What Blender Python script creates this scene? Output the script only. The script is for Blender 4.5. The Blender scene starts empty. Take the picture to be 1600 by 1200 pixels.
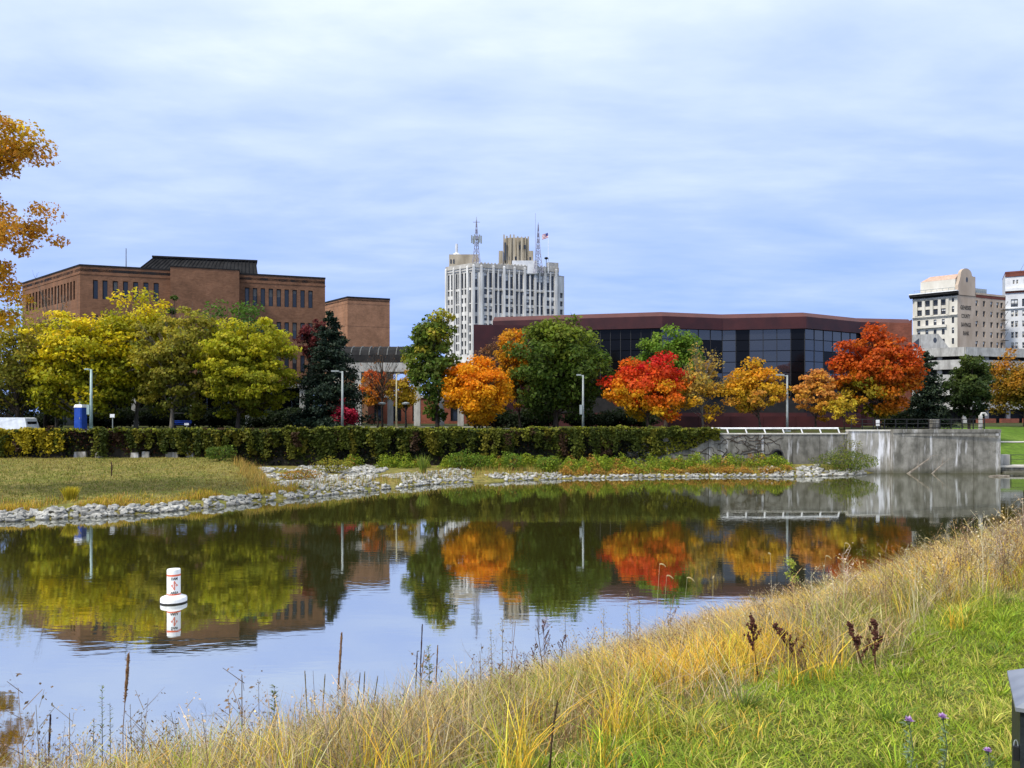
import bpy, bmesh, math, random
import numpy as np
from mathutils import Vector, Matrix

# ------------------------------------------------------------------ camera, sky, sun
F, HOR, CZ = 1232.0, 650.0, 5.0          # focal length in photo pixels, horizon row, eye height over the water
scn = bpy.context.scene
COL = scn.collection
cam = bpy.data.cameras.new("camera")
cam.sensor_width = 36.0
cam.lens = 36.0 * F / 1600.0
cam.shift_y = 50.0 / 1600.0
cam.clip_start = 0.05
cam.clip_end = 8000
camo = bpy.data.objects.new("camera", cam)
camo.location = (0, 0, CZ)
camo.rotation_euler = (math.radians(90), 0, 0)
COL.objects.link(camo)
scn.camera = camo
scn.view_settings.view_transform = 'Standard'
scn.view_settings.look = 'None'
scn.view_settings.gamma = 1.0
scn.view_settings.exposure = 0.74
scn.view_settings.use_curve_mapping = False

SUN_TO = Vector((-0.62, -0.50, 0.98)).normalized()     # direction towards the veiled sun
sun = bpy.data.lights.new("sun", 'SUN')
sun.energy = 2.6
sun.angle = math.radians(10)
sun.color = (1.0, 0.94, 0.84)
suno = bpy.data.objects.new("sun", sun)
suno.rotation_euler = SUN_TO.to_track_quat('Z', 'Y').to_euler()
suno.location = (-40, -40, 90)
COL.objects.link(suno)

wd = bpy.data.worlds.new("World")
scn.world = wd
wd.use_nodes = True
nt = wd.node_tree
nt.nodes.clear()
def N(t, **kw):
    n = nt.nodes.new(t)
    for k, v in kw.items():
        setattr(n, k, v)
    return n
def L(a, b):
    nt.links.new(a, b)
out = N('ShaderNodeOutputWorld')
sky = N('ShaderNodeTexSky', sky_type='NISHITA')
sky.sun_disc = False
sky.sun_elevation = math.asin(SUN_TO.z)
sky.sun_rotation = math.atan2(SUN_TO.x, SUN_TO.y)
bg1 = N('ShaderNodeBackground'); bg1.inputs[1].default_value = 0.10
L(sky.outputs[0], bg1.inputs[0])
tc = N('ShaderNodeTexCoord')
sep = N('ShaderNodeSeparateXYZ'); L(tc.outputs['Generated'], sep.inputs[0])
def M(op, a, b=None, clamp=False):
    n = N('ShaderNodeMath', operation=op); n.use_clamp = clamp
    for i, v in enumerate((a, b)):
        if v is None: continue
        if isinstance(v, (int, float)): n.inputs[i].default_value = v
        else: L(v, n.inputs[i])
    return n.outputs[0]
zc = M('MAXIMUM', sep.outputs[2], 0.0)
den = M('ADD', zc, 0.10)
px = M('DIVIDE', sep.outputs[0], den); py = M('DIVIDE', sep.outputs[1], den)
cmb = N('ShaderNodeCombineXYZ'); L(M('MULTIPLY', px, 0.55), cmb.inputs[0]); L(py, cmb.inputs[1])
nz = N('ShaderNodeTexNoise'); nz.inputs['Scale'].default_value = 1.15; nz.inputs['Detail'].default_value = 7.0
nz.inputs['Roughness'].default_value = 0.58; nz.inputs['Distortion'].default_value = 0.35
L(cmb.outputs[0], nz.inputs['Vector'])
nz2 = N('ShaderNodeTexNoise'); nz2.inputs['Scale'].default_value = 4.5; nz2.inputs['Detail'].default_value = 5.0
L(cmb.outputs[0], nz2.inputs['Vector'])
# an overcast deck is brighter towards the zenith (CIE overcast sky); streaks come from the noise
lum = M('ADD', M('MULTIPLY', zc, 1.7), M('MULTIPLY', M('SUBTRACT', nz.outputs[0], 0.5), 1.0))
lum = M('ADD', lum, M('MULTIPLY', M('SUBTRACT', nz2.outputs[0], 0.5), 0.5), True)
ramp = N('ShaderNodeValToRGB'); L(lum, ramp.inputs[0])
cr = ramp.color_ramp
cr.elements[0].position = 0.0; cr.elements[0].color = (0.19, 0.295, 0.62, 1)
cr.elements[1].position = 1.0; cr.elements[1].color = (0.60, 0.65, 0.71, 1)
e = cr.elements.new(0.38); e.color = (0.285, 0.375, 0.635, 1)
e = cr.elements.new(0.72); e.color = (0.42, 0.495, 0.645, 1)
bg2 = N('ShaderNodeBackground'); L(ramp.outputs[0], bg2.inputs[0]); bg2.inputs[1].default_value = 1.10
mixs = N('ShaderNodeMixShader'); mixs.inputs[0].default_value = 0.93
L(bg1.outputs[0], mixs.inputs[1]); L(bg2.outputs[0], mixs.inputs[2]); L(mixs.outputs[0], out.inputs[0])

rng = np.random.default_rng(7)
random.seed(7)

# ------------------------------------------------------------------ helpers
def PX(x, Y): return (x - 800.0) / F * Y
def PZ(y, Y): return CZ - (y - HOR) / F * Y
def P(x, y, Y): return Vector((PX(x, Y), Y, PZ(y, Y)))

def wl(o):
    v = Vector((0, 0, 0))
    while o is not None:
        v += o.location
        o = o.parent
    return v

def tag(o, label=None, cat=None, group=None, kind=None):
    if label: o['label'] = label
    if cat: o['category'] = cat
    if group: o['group'] = group
    if kind: o['kind'] = kind
    return o

def empty(name, loc, label, cat, group=None):
    o = bpy.data.objects.new(name, None)
    o.empty_display_size = 0.3
    o.location = loc
    COL.objects.link(o)
    return tag(o, label, cat, group)

def link(name, me, parent=None, loc=None):
    o = bpy.data.objects.new(name, me)
    COL.objects.link(o)
    if parent is not None: o.parent = parent
    if loc is not None: o.location = loc
    return o

class MB:
    def __init__(s): s.v = []; s.f = []; s.m = []; s.cur = 0
    def quad(s, a, b, c, d):
        i = len(s.v); s.v += [tuple(a), tuple(b), tuple(c), tuple(d)]; s.f.append((i, i+1, i+2, i+3)); s.m.append(s.cur)
    def poly(s, pts):
        i = len(s.v); s.v += [tuple(p) for p in pts]; s.f.append(tuple(range(i, i+len(pts)))); s.m.append(s.cur)
    def prism(s, poly, z0, z1, top=None):
        """vertical prism over a ccw plan polygon; top = other polygon for the upper ring"""
        top = top or poly
        n = len(poly); i = len(s.v)
        s.v += [(p[0], p[1], z0) for p in poly] + [(p[0], p[1], z1) for p in top]
        for k in range(n):
            j = (k+1) % n
            s.f.append((i+k, i+j, i+n+j, i+n+k)); s.m.append(s.cur)
        s.f.append(tuple(i+n+k for k in range(n))); s.m.append(s.cur)
        s.f.append(tuple(i+k for k in reversed(range(n)))); s.m.append(s.cur)
    def box(s, c, d, rz=0.0, taper=1.0):
        ca, sa = math.cos(rz), math.sin(rz)
        hx, hy, hz = d[0]/2, d[1]/2, d[2]/2
        def ring(k): return [(c[0]+ca*x*k-sa*y*k, c[1]+sa*x*k+ca*y*k) for x, y in ((-hx,-hy),(hx,-hy),(hx,hy),(-hx,hy))]
        s.prism(ring(1), c[2]-hz, c[2]+hz, ring(taper))
    def bar(s, a, b, w, h=None):
        s.tube([a, b], [w/2*1.2, w/2*1.2], 4)
    def tube(s, pts, rad, n=6, cap=True):
        pts = [Vector(p) for p in pts]
        i0 = len(s.v); ref = None
        for k, p in enumerate(pts):
            t = (pts[min(k+1, len(pts)-1)] - pts[max(k-1, 0)])
            if t.length < 1e-9: t = Vector((0, 0, 1))
            t.normalize()
            if ref is None or abs(ref.dot(t)) > 0.95:
                ref = Vector((1, 0, 0)) if abs(t.x) < 0.8 else Vector((0, 1, 0))
            u = t.cross(ref).normalized(); w = t.cross(u)
            ref = u.cross(t)
            for q in range(n):
                a = 2*math.pi*q/n
                s.v.append(tuple(p + (u*math.cos(a) + w*math.sin(a))*rad[k]))
        for k in range(len(pts)-1):
            for q in range(n):
                r = (q+1) % n
                s.f.append((i0+k*n+q, i0+k*n+r, i0+(k+1)*n+r, i0+(k+1)*n+q)); s.m.append(s.cur)
        if cap:
            s.f.append(tuple(i0+q for q in reversed(range(n)))); s.m.append(s.cur)
            e0 = i0+(len(pts)-1)*n
            s.f.append(tuple(e0+q for q in range(n))); s.m.append(s.cur)
    def lathe(s, c, prof, n=24):
        i0 = len(s.v)
        for r, z in prof:
            for q in range(n):
                a = 2*math.pi*q/n
                s.v.append((c[0]+r*math.cos(a), c[1]+r*math.sin(a), c[2]+z))
        for k in range(len(prof)-1):
            for q in range(n):
                r = (q+1) % n
                s.f.append((i0+k*n+q, i0+k*n+r, i0+(k+1)*n+r, i0+(k+1)*n+q)); s.m.append(s.cur)
        e0 = i0+(len(prof)-1)*n
        s.f.append(tuple(i0+q for q in reversed(range(n)))); s.m.append(s.cur)
        s.f.append(tuple(e0+q for q in range(n))); s.m.append(s.cur)
    def mesh(s, name, mats, off=Vector((0, 0, 0)), smooth=False):
        me = bpy.data.meshes.new(name)
        me.from_pydata([(a-off[0], b-off[1], c-off[2]) for a, b, c in s.v], [], s.f)
        for m in (mats if isinstance(mats, (list, tuple)) else [mats]): me.materials.append(m)
        me.polygons.foreach_set('material_index', s.m)
        if smooth: me.polygons.foreach_set('use_smooth', [True]*len(s.f))
        me.update()
        return me
    def build(s, name, mats, parent=None, origin=None, smooth=False):
        off = wl(parent) if parent is not None else Vector(origin or (0, 0, 0))
        me = s.mesh(name, mats, off, smooth)
        return link(name, me, parent, None if parent is not None else off)

def arr_mesh(name, verts, faces, mat, cols=None, smooth=False):
    """verts (N,3), faces (M,k) arrays -> mesh; cols (N,3) become the point colour attribute Col"""
    me = bpy.data.meshes.new(name)
    verts = np.asarray(verts, np.float32); faces = np.asarray(faces, np.int32)
    m, k = faces.shape
    me.vertices.add(len(verts)); me.vertices.foreach_set('co', verts.ravel())
    me.loops.add(m*k); me.loops.foreach_set('vertex_index', faces.ravel())
    me.polygons.add(m); me.polygons.foreach_set('loop_start', np.arange(0, m*k, k, dtype=np.int32))
    if smooth: me.polygons.foreach_set('use_smooth', np.ones(m, bool))
    me.update(calc_edges=True)
    if cols is not None:
        ca = me.color_attributes.new('Col', 'FLOAT_COLOR', 'POINT')
        c4 = np.ones((len(verts), 4), np.float32); c4[:, :3] = cols
        ca.data.foreach_set('color', c4.ravel())
    me.materials.append(mat)
    return me

def soup(V, pattern, C):
    """V (N,k,3) pieces, pattern faces inside a piece, C (N,3) colour of each piece"""
    n, k, _ = V.shape
    pat = np.asarray(pattern)
    f = (np.arange(n)[:, None, None]*k + pat[None]).reshape(-1, pat.shape[1])
    return V.reshape(-1, 3), f, np.repeat(C, k, axis=0)

def nrm(a): return a/np.maximum(np.linalg.norm(a, axis=-1, keepdims=True), 1e-9)

def leaf_quads(c, size, bias, aspect=0.62, r=rng):
    n = len(c)
    nn = nrm(r.normal(size=(n, 3)) + bias)
    t = nrm(np.cross(nn, r.normal(size=(n, 3))))
    b = np.cross(nn, t)
    s = size[:, None] if np.ndim(size) else size
    fold = nn*s*0.12
    return np.stack([c - t*s*0.5, c + b*s*0.5*aspect + fold, c + t*s*0.5, c - b*s*0.5*aspect + fold], 1)

def snoise(x, y, seed=0, sc=1.0):
    r = np.random.default_rng(seed)
    v = 0.0
    for k in range(6):
        a = r.uniform(0, 2*math.pi); f = sc*r.uniform(0.5, 2.2); p = r.uniform(0, 6.28)
        v = v + np.sin((x*math.cos(a)+y*math.sin(a))*f + p)
    return v/6.0*1.6

# ------------------------------------------------------------------ materials
def newmat(name):
    m = bpy.data.materials.new(name); m.use_nodes = True
    nt_ = m.node_tree; b = nt_.nodes['Principled BSDF']
    return m, nt_, b
def noisy(name, c1, c2, scale=3.0, rough=0.85, bump=0.0, detail=6.0, stretch=(1, 1, 1), bscale=None, metal=0.0, spec=0.3, contrast=(0.35, 0.65)):
    m, t, b = newmat(name)
    co = t.nodes.new('ShaderNodeTexCoord'); mp = t.nodes.new('ShaderNodeMapping'); mp.inputs['Scale'].default_value = stretch
    t.links.new(co.outputs['Object'], mp.inputs[0])
    n = t.nodes.new('ShaderNodeTexNoise'); n.inputs['Scale'].default_value = scale; n.inputs['Detail'].default_value = detail
    t.links.new(mp.outputs[0], n.inputs['Vector'])
    r = t.nodes.new('ShaderNodeValToRGB'); r.color_ramp.elements[0].position = contrast[0]; r.color_ramp.elements[1].position = contrast[1]
    r.color_ramp.elements[0].color = (*c1, 1); r.color_ramp.elements[1].color = (*c2, 1)
    t.links.new(n.outputs[0], r.inputs[0]); t.links.new(r.outputs[0], b.inputs['Base Color'])
    b.inputs['Roughness'].default_value = rough; b.inputs['Metallic'].default_value = metal
    b.inputs['Specular IOR Level'].default_value = spec
    if bump:
        n2 = t.nodes.new('ShaderNodeTexNoise'); n2.inputs['Scale'].default_value = bscale or scale*4; n2.inputs['Detail'].default_value = 5
        t.links.new(co.outputs['Object'], n2.inputs['Vector'])
        bp = t.nodes.new('ShaderNodeBump'); bp.inputs['Strength'].default_value = bump; bp.inputs['Distance'].default_value = 0.05
        t.links.new(n2.outputs[0], bp.inputs['Height']); t.links.new(bp.outputs[0], b.inputs['Normal'])
    return m
def plain(name, c, rough=0.6, metal=0.0, spec=0.4):
    return noisy(name, tuple(x*0.86 for x in c), tuple(min(1, x*1.1) for x in c), 2.5, rough, 0.0, 4.0, metal=metal, spec=spec)
def leafmat(name, trans=0.3, rough=0.6):
    m, t, b = newmat(name)
    a = t.nodes.new('ShaderNodeAttribute'); a.attribute_name = 'Col'
    t.links.new(a.outputs['Color'], b.inputs['Base Color'])
    b.inputs['Roughness'].default_value = rough; b.inputs['Specular IOR Level'].default_value = 0.2
    tr = t.nodes.new('ShaderNodeBsdfTranslucent'); t.links.new(a.outputs['Color'], tr.inputs[0])
    mx = t.nodes.new('ShaderNodeMixShader'); mx.inputs[0].default_value = trans
    t.links.new(b.outputs[0], mx.inputs[1]); t.links.new(tr.outputs[0], mx.inputs[2])
    t.links.new(mx.outputs[0], t.nodes['Material Output'].inputs[0])
    return m
def brickmat(name, c1, c2, mortar, sc=1.0):
    m, t, b = newmat(name)
    co = t.nodes.new('ShaderNodeTexCoord')
    sx = t.nodes.new('ShaderNodeSeparateXYZ'); t.links.new(co.outputs['Object'], sx.inputs[0])
    ad = t.nodes.new('ShaderNodeMath'); ad.operation = 'ADD'; t.links.new(sx.outputs[0], ad.inputs[0]); t.links.new(sx.outputs[1], ad.inputs[1])
    cb = t.nodes.new('ShaderNodeCombineXYZ'); t.links.new(ad.outputs[0], cb.inputs[0]); t.links.new(sx.outputs[2], cb.inputs[1])
    br = t.nodes.new('ShaderNodeTexBrick'); br.inputs['Scale'].default_value = sc
    br.inputs['Brick Width'].default_value = 0.42; br.inputs['Row Height'].default_value = 0.14; br.inputs['Mortar Size'].default_value = 0.012
    br.inputs['Color1'].default_value = (*c1, 1); br.inputs['Color2'].default_value = (*c2, 1); br.inputs['Mortar'].default_value = (*mortar, 1)
    t.links.new(cb.outputs[0], br.inputs['Vector'])
    n = t.nodes.new('ShaderNodeTexNoise'); n.inputs['Scale'].default_value = 0.45; n.inputs['Detail'].default_value = 10
    n.inputs['Roughness'].default_value = 0.78
    t.links.new(co.outputs['Object'], n.inputs['Vector'])
    mp = t.nodes.new('ShaderNodeMapRange'); mp.inputs[1].default_value = 0.3; mp.inputs[2].default_value = 0.7; mp.inputs[3].default_value = 0.6; mp.inputs[4].default_value = 1.32
    t.links.new(n.outputs[0], mp.inputs[0])
    mx = t.nodes.new('ShaderNodeMix'); mx.data_type = 'RGBA'; mx.blend_type = 'MULTIPLY'; mx.inputs[0].default_value = 1.0
    t.links.new(br.outputs[0], mx.inputs[6]); t.links.new(mp.outputs[0], mx.inputs[7])
    t.links.new(mx.outputs[2], b.inputs['Base Color'])
    b.inputs['Roughness'].default_value = 0.9; b.inputs['Specular IOR Level'].default_value = 0.15
    return m
def concrete(name, base, dark, white, thr=0.62, streak=0.9):
    m, t, b = newmat(name)
    co = t.nodes.new('ShaderNodeTexCoord')
    def nz_(scale, st, det=7.0):
        mp = t.nodes.new('ShaderNodeMapping'); mp.inputs['Scale'].default_value = st; t.links.new(co.outputs['Object'], mp.inputs[0])
        n = t.nodes.new('ShaderNodeTexNoise'); n.inputs['Scale'].default_value = scale; n.inputs['Detail'].default_value = det; n.inputs['Roughness'].default_value = 0.62
        t.links.new(mp.outputs[0], n.inputs['Vector']); return n.outputs[0]
    def rmp(v, a, c):
        r = t.nodes.new('ShaderNodeMapRange'); r.inputs[1].default_value = a; r.inputs[2].default_value = c; t.links.new(v, r.inputs[0]); return r.outputs[0]
    def mx(f, a, c):
        x = t.nodes.new('ShaderNodeMix'); x.data_type = 'RGBA'; t.links.new(f, x.inputs[0])
        for i, v in ((6, a), (7, c)):
            if isinstance(v, tuple): x.inputs[i].default_value = (*v, 1)
            else: t.links.new(v, x.inputs[i])
        return x.outputs[2]
    c0 = mx(rmp(nz_(1.3, (1, 1, 0.8), 9.0), 0.36, 0.64), base, dark)
    c1 = mx(rmp(nz_(1.4, (1, 1, 0.16)), 0.45, 0.75), c0, tuple(x*0.55 for x in dark))
    f = rmp(nz_(1.9, (1.0, 1, 0.13), 6.0), thr, thr+0.13)
    ml = t.nodes.new('ShaderNodeMath'); ml.operation = 'MULTIPLY'; t.links.new(f, ml.inputs[0]); ml.inputs[1].default_value = streak
    c2 = mx(ml.outputs[0], c1, white)
    gp_ = t.nodes.new('ShaderNodeNewGeometry'); sz_ = t.nodes.new('ShaderNodeSeparateXYZ'); t.links.new(gp_.outputs['Position'], sz_.inputs[0])
    tn = t.nodes.new('ShaderNodeMath'); tn.operation = 'MULTIPLY_ADD'; t.links.new(nz_(2.2, (1, 1, 0.3)), tn.inputs[0]); tn.inputs[1].default_value = -0.9; t.links.new(sz_.outputs[2], tn.inputs[2])
    tm = t.nodes.new('ShaderNodeMapRange'); tm.inputs[1].default_value = -0.35; tm.inputs[2].default_value = 0.05; tm.inputs[3].default_value = 0.8; tm.inputs[4].default_value = 0.0; t.links.new(tn.outputs[0], tm.inputs[0])
    c2 = mx(tm.outputs[0], c2, (0.07, 0.068, 0.045))                  # algae line above the water
    t.links.new(c2, b.inputs['Base Color'])
    b.inputs['Roughness'].default_value = 0.92; b.inputs['Specular IOR Level'].default_value = 0.2
    bp = t.nodes.new('ShaderNodeBump'); bp.inputs['Strength'].default_value = 0.5; bp.inputs['Distance'].default_value = 0.04
    t.links.new(nz_(6.0, (1, 1, 1)), bp.inputs['Height']); t.links.new(bp.outputs[0], b.inputs['Normal'])
    return m
def glassmat(name, c, rough=0.06, spec=0.6):
    m, t, b = newmat(name)
    b.inputs['Base Color'].default_value = (*c, 1); b.inputs['Roughness'].default_value = rough
    b.inputs['Specular IOR Level'].default_value = spec
    co = t.nodes.new('ShaderNodeTexCoord'); n = t.nodes.new('ShaderNodeTexNoise'); n.inputs['Scale'].default_value = 0.7
    t.links.new(co.outputs['Object'], n.inputs['Vector'])
    bp = t.nodes.new('ShaderNodeBump'); bp.inputs['Strength'].default_value = 0.08; bp.inputs['Distance'].default_value = 0.05
    t.links.new(n.outputs[0], bp.inputs['Height']); t.links.new(bp.outputs[0], b.inputs['Normal'])
    return m

M_leaf = leafmat('leaf', 0.42)
M_needle = leafmat('needle', 0.1)
M_blade = leafmat('blade', 0.28)
M_bark = noisy('bark', (0.03, 0.022, 0.015), (0.085, 0.065, 0.05), 9, 0.95, 0.6, stretch=(1, 1, 0.25))
M_greybark = noisy('grey_bark', (0.10, 0.085, 0.07), (0.2, 0.18, 0.15), 9, 0.95, 0.5, stretch=(1, 1, 0.25))
M_brick = brickmat('brown_brick', (0.165, 0.080, 0.044), (0.22, 0.108, 0.060), (0.16, 0.10, 0.07))
M_brick2 = brickmat('tan_brick', (0.27, 0.135, 0.075), (0.33, 0.17, 0.096), (0.22, 0.14, 0.10))
M_redbrick = brickmat('red_brick', (0.20, 0.06, 0.038), (0.26, 0.08, 0.05), (0.2, 0.11, 0.08))
M_maroon = noisy('maroon_panel', (0.036, 0.010, 0.012), (0.056, 0.014, 0.015), 0.6, 0.5, spec=0.3)
M_maroon2 = noisy('maroon_coping', (0.075, 0.026, 0.024), (0.10, 0.034, 0.030), 0.6, 0.6, spec=0.3)
M_darkmetal = noisy('dark_ribbed_metal', (0.010, 0.010, 0.011), (0.022, 0.022, 0.023), 1.2, 0.8, spec=0.15)
M_black = noisy('dark_interior', (0.006, 0.006, 0.007), (0.014, 0.013, 0.014), 1.5, 0.6)
M_glass = glassmat('dark_glass', (0.012, 0.014, 0.018))
M_mirror = glassmat('reflective_glass', (0.02, 0.022, 0.028), 0.04, 1.0)
M_blackglass = glassmat('black_glass', (0.004, 0.004, 0.005), 0.1, 0.15)
M_win = glassmat('window_glass', (0.045, 0.05, 0.06), 0.12, 0.5)
M_frame = plain('window_frame', (0.16, 0.16, 0.15))
M_darkframe = plain('dark_frame', (0.02, 0.02, 0.022))
M_tower = noisy('tower_stone', (0.42, 0.41, 0.39), (0.70, 0.69, 0.66), 0.6, 0.88, 0.2, stretch=(1, 1, 0.16))
M_towertop = noisy('weathered_stone', (0.30, 0.28, 0.25), (0.50, 0.48, 0.44), 0.5, 0.9, 0.2, stretch=(1, 1, 0.25))
M_towertan = noisy('tan_stone', (0.25, 0.21, 0.15), (0.46, 0.40, 0.30), 0.4, 0.9, 0.2, stretch=(1, 1, 0.25))
M_hotel = noisy('cream_stone', (0.52, 0.49, 0.42), (0.66, 0.63, 0.56), 0.5, 0.85, stretch=(1, 1, 0.4))
M_hotelside = noisy('tan_side_wall', (0.40, 0.31, 0.235), (0.52, 0.42, 0.33), 0.35, 0.9, stretch=(1, 1, 0.4))
M_hotelred = noisy('red_brown_band', (0.12, 0.035, 0.025), (0.17, 0.05, 0.035), 0.7, 0.8)
M_tile = noisy('terracotta_roof', (0.40, 0.27, 0.20), (0.52, 0.37, 0.29), 1.5, 0.8)
M_white = plain('white_paint', (0.78, 0.79, 0.80), 0.45)
M_whitewall = noisy('pale_wall', (0.55, 0.56, 0.58), (0.68, 0.69, 0.7), 0.5, 0.8)
M_grey = plain('grey_steel', (0.26, 0.29, 0.29), 0.5, 0.2)
M_lamp = plain('lamp_post_paint', (0.30, 0.40, 0.39), 0.5, 0.1)
M_tan = plain('tan_pole', (0.42, 0.38, 0.24), 0.6)
M_blackpaint = plain('black_paint', (0.012, 0.012, 0.013), 0.5)
M_conc = concrete('stained_concrete', (0.235, 0.225, 0.20), (0.10, 0.096, 0.082), (0.52, 0.52, 0.53), 0.575, 0.8)
M_conc2 = concrete('white_stained_concrete', (0.36, 0.345, 0.31), (0.22, 0.21, 0.185), (0.66, 0.66, 0.69), 0.50, 0.9)
M_conc3 = concrete('plain_concrete', (0.48, 0.475, 0.45), (0.36, 0.35, 0.33), (0.6, 0.6, 0.6), 0.7, 0.4)
M_ivywall = concrete('dark_old_wall', (0.05, 0.043, 0.035), (0.026, 0.023, 0.019), (0.34, 0.33, 0.30), 0.66, 0.6)
M_coping = noisy('wall_coping', (0.42, 0.40, 0.36), (0.58, 0.56, 0.5), 1.2, 0.9, 0.3)
def stonemat():
    m = noisy('riprap_stone', (0.24, 0.235, 0.215), (0.47, 0.465, 0.435), 1.7, 0.9, 0.5, bscale=9); t = m.node_tree; b = t.nodes['Principled BSDF']
    src = b.inputs['Base Color'].links[0].from_socket
    g = t.nodes.new('ShaderNodeNewGeometry'); sx = t.nodes.new('ShaderNodeSeparateXYZ'); t.links.new(g.outputs['Position'], sx.inputs[0])
    mr = t.nodes.new('ShaderNodeMapRange'); mr.inputs[1].default_value = 0.03; mr.inputs[2].default_value = 0.13; mr.inputs[3].default_value = 0.35; t.links.new(sx.outputs[2], mr.inputs[0])   # wet at the waterline
    n = t.nodes.new('ShaderNodeTexNoise'); n.inputs['Scale'].default_value = 1.9; t.links.new(g.outputs['Position'], n.inputs['Vector'])
    m2 = t.nodes.new('ShaderNodeMapRange'); m2.inputs[1].default_value = 0.35; m2.inputs[2].default_value = 0.65; m2.inputs[3].default_value = 0.6; m2.inputs[4].default_value = 1.2; t.links.new(n.outputs[0], m2.inputs[0])
    ml = t.nodes.new('ShaderNodeMath'); ml.operation = 'MULTIPLY'; t.links.new(mr.outputs[0], ml.inputs[0]); t.links.new(m2.outputs[0], ml.inputs[1])
    mx = t.nodes.new('ShaderNodeMix'); mx.data_type = 'RGBA'; mx.blend_type = 'MULTIPLY'; mx.inputs[0].default_value = 1.0
    t.links.new(src, mx.inputs[6]); t.links.new(ml.outputs[0], mx.inputs[7]); t.links.new(mx.outputs[2], b.inputs['Base Color'])
    return m
M_stone = stonemat()
M_blue = plain('blue_plastic', (0.015, 0.07, 0.40), 0.4)
M_van = plain('van_paint', (0.72, 0.76, 0.82), 0.25, spec=0.6)
M_buoy = noisy('buoy_white', (0.60, 0.585, 0.56), (0.84, 0.84, 0.85), 5, 0.45, spec=0.4, stretch=(1, 1, 0.3), contrast=(0.28, 0.5))
M_orange = plain('orange_marking', (0.72, 0.12, 0.05), 0.5)
M_ink = plain('black_lettering', (0.015, 0.014, 0.016), 0.6)
M_ghost = noisy('faded_sign_paint', (0.03, 0.026, 0.022), (0.10, 0.085, 0.07), 1.2, 0.9)
M_bin = noisy('bin_paint', (0.010, 0.014, 0.017), (0.02, 0.026, 0.03), 14, 0.5, 0.15)
M_binlid = noisy('bin_lid', (0.20, 0.22, 0.26), (0.30, 0.32, 0.36), 9, 0.35, metal=0.4)
M_wood = noisy('driftwood', (0.11, 0.09, 0.07), (0.24, 0.21, 0.175), 4, 0.9, 0.4)
M_stalk = noisy('dry_stalk', (0.035, 0.02, 0.012), (0.09, 0.055, 0.03), 20, 0.9)
M_path = noisy('path_concrete', (0.40, 0.38, 0.34), (0.52, 0.5, 0.46), 1.0, 0.9)
M_flagred = plain('flag_red', (0.45, 0.04, 0.05)); M_flagblue = plain('flag_blue', (0.03, 0.05, 0.22))
M_mast = plain('mast_steel', (0.28, 0.27, 0.34), 0.5, 0.2)

def groundmat(name, cols, scales, bump=0.4, fine=14.0):
    """three colours mixed by two noises, fine noise on top"""
    m, t, b = newmat(name)
    co = t.nodes.new('ShaderNodeTexCoord')
    prev = None
    for i, (c, s) in enumerate(zip(cols[1:], scales)):
        n = t.nodes.new('ShaderNodeTexNoise'); n.inputs['Scale'].default_value = s; n.inputs['Detail'].default_value = 8; n.inputs['Roughness'].default_value = 0.65
        t.links.new(co.outputs['Object'], n.inputs['Vector'])
        r = t.nodes.new('ShaderNodeMapRange'); r.inputs[1].default_value = 0.42; r.inputs[2].default_value = 0.6; t.links.new(n.outputs[0], r.inputs[0])
        x = t.nodes.new('ShaderNodeMix'); x.data_type = 'RGBA'; t.links.new(r.outputs[0], x.inputs[0])
        if prev is None: x.inputs[6].default_value = (*cols[0], 1)
        else: t.links.new(prev, x.inputs[6])
        x.inputs[7].default_value = (*c, 1)
        prev = x.outputs[2]
    t.links.new(prev, b.inputs['Base Color'])
    b.inputs['Roughness'].default_value = 1.0; b.inputs['Specular IOR Level'].default_value = 0.1
    n = t.nodes.new('ShaderNodeTexNoise'); n.inputs['Scale'].default_value = fine; n.inputs['Detail'].default_value = 6
    t.links.new(co.outputs['Object'], n.inputs['Vector'])
    bp = t.nodes.new('ShaderNodeBump'); bp.inputs['Strength'].default_value = bump; bp.inputs['Distance'].default_value = 0.15
    t.links.new(n.outputs[0], bp.inputs['Height']); t.links.new(bp.outputs[0], b.inputs['Normal'])
    return m
M_plateau = groundmat('plateau_grass', [(0.035, 0.06, 0.015), (0.06, 0.075, 0.02), (0.05, 0.04, 0.02)], [0.15, 1.1])
M_bank = groundmat('far_bank_ground', [(0.23, 0.205, 0.055), (0.13, 0.155, 0.03), (0.27, 0.215, 0.07), (0.12, 0.105, 0.035)], [0.16, 0.6, 2.2], 0.9, 3.0)
M_near = groundmat('near_bank_soil', [(0.13, 0.15, 0.03), (0.20, 0.17, 0.06), (0.09, 0.11, 0.025)], [0.9, 6.0], 0.6, 30)
M_slope = groundmat('green_slope', [(0.085, 0.16, 0.018), (0.12, 0.19, 0.028), (0.07, 0.12, 0.018)], [0.12, 1.8], 0.5, 4)

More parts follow.
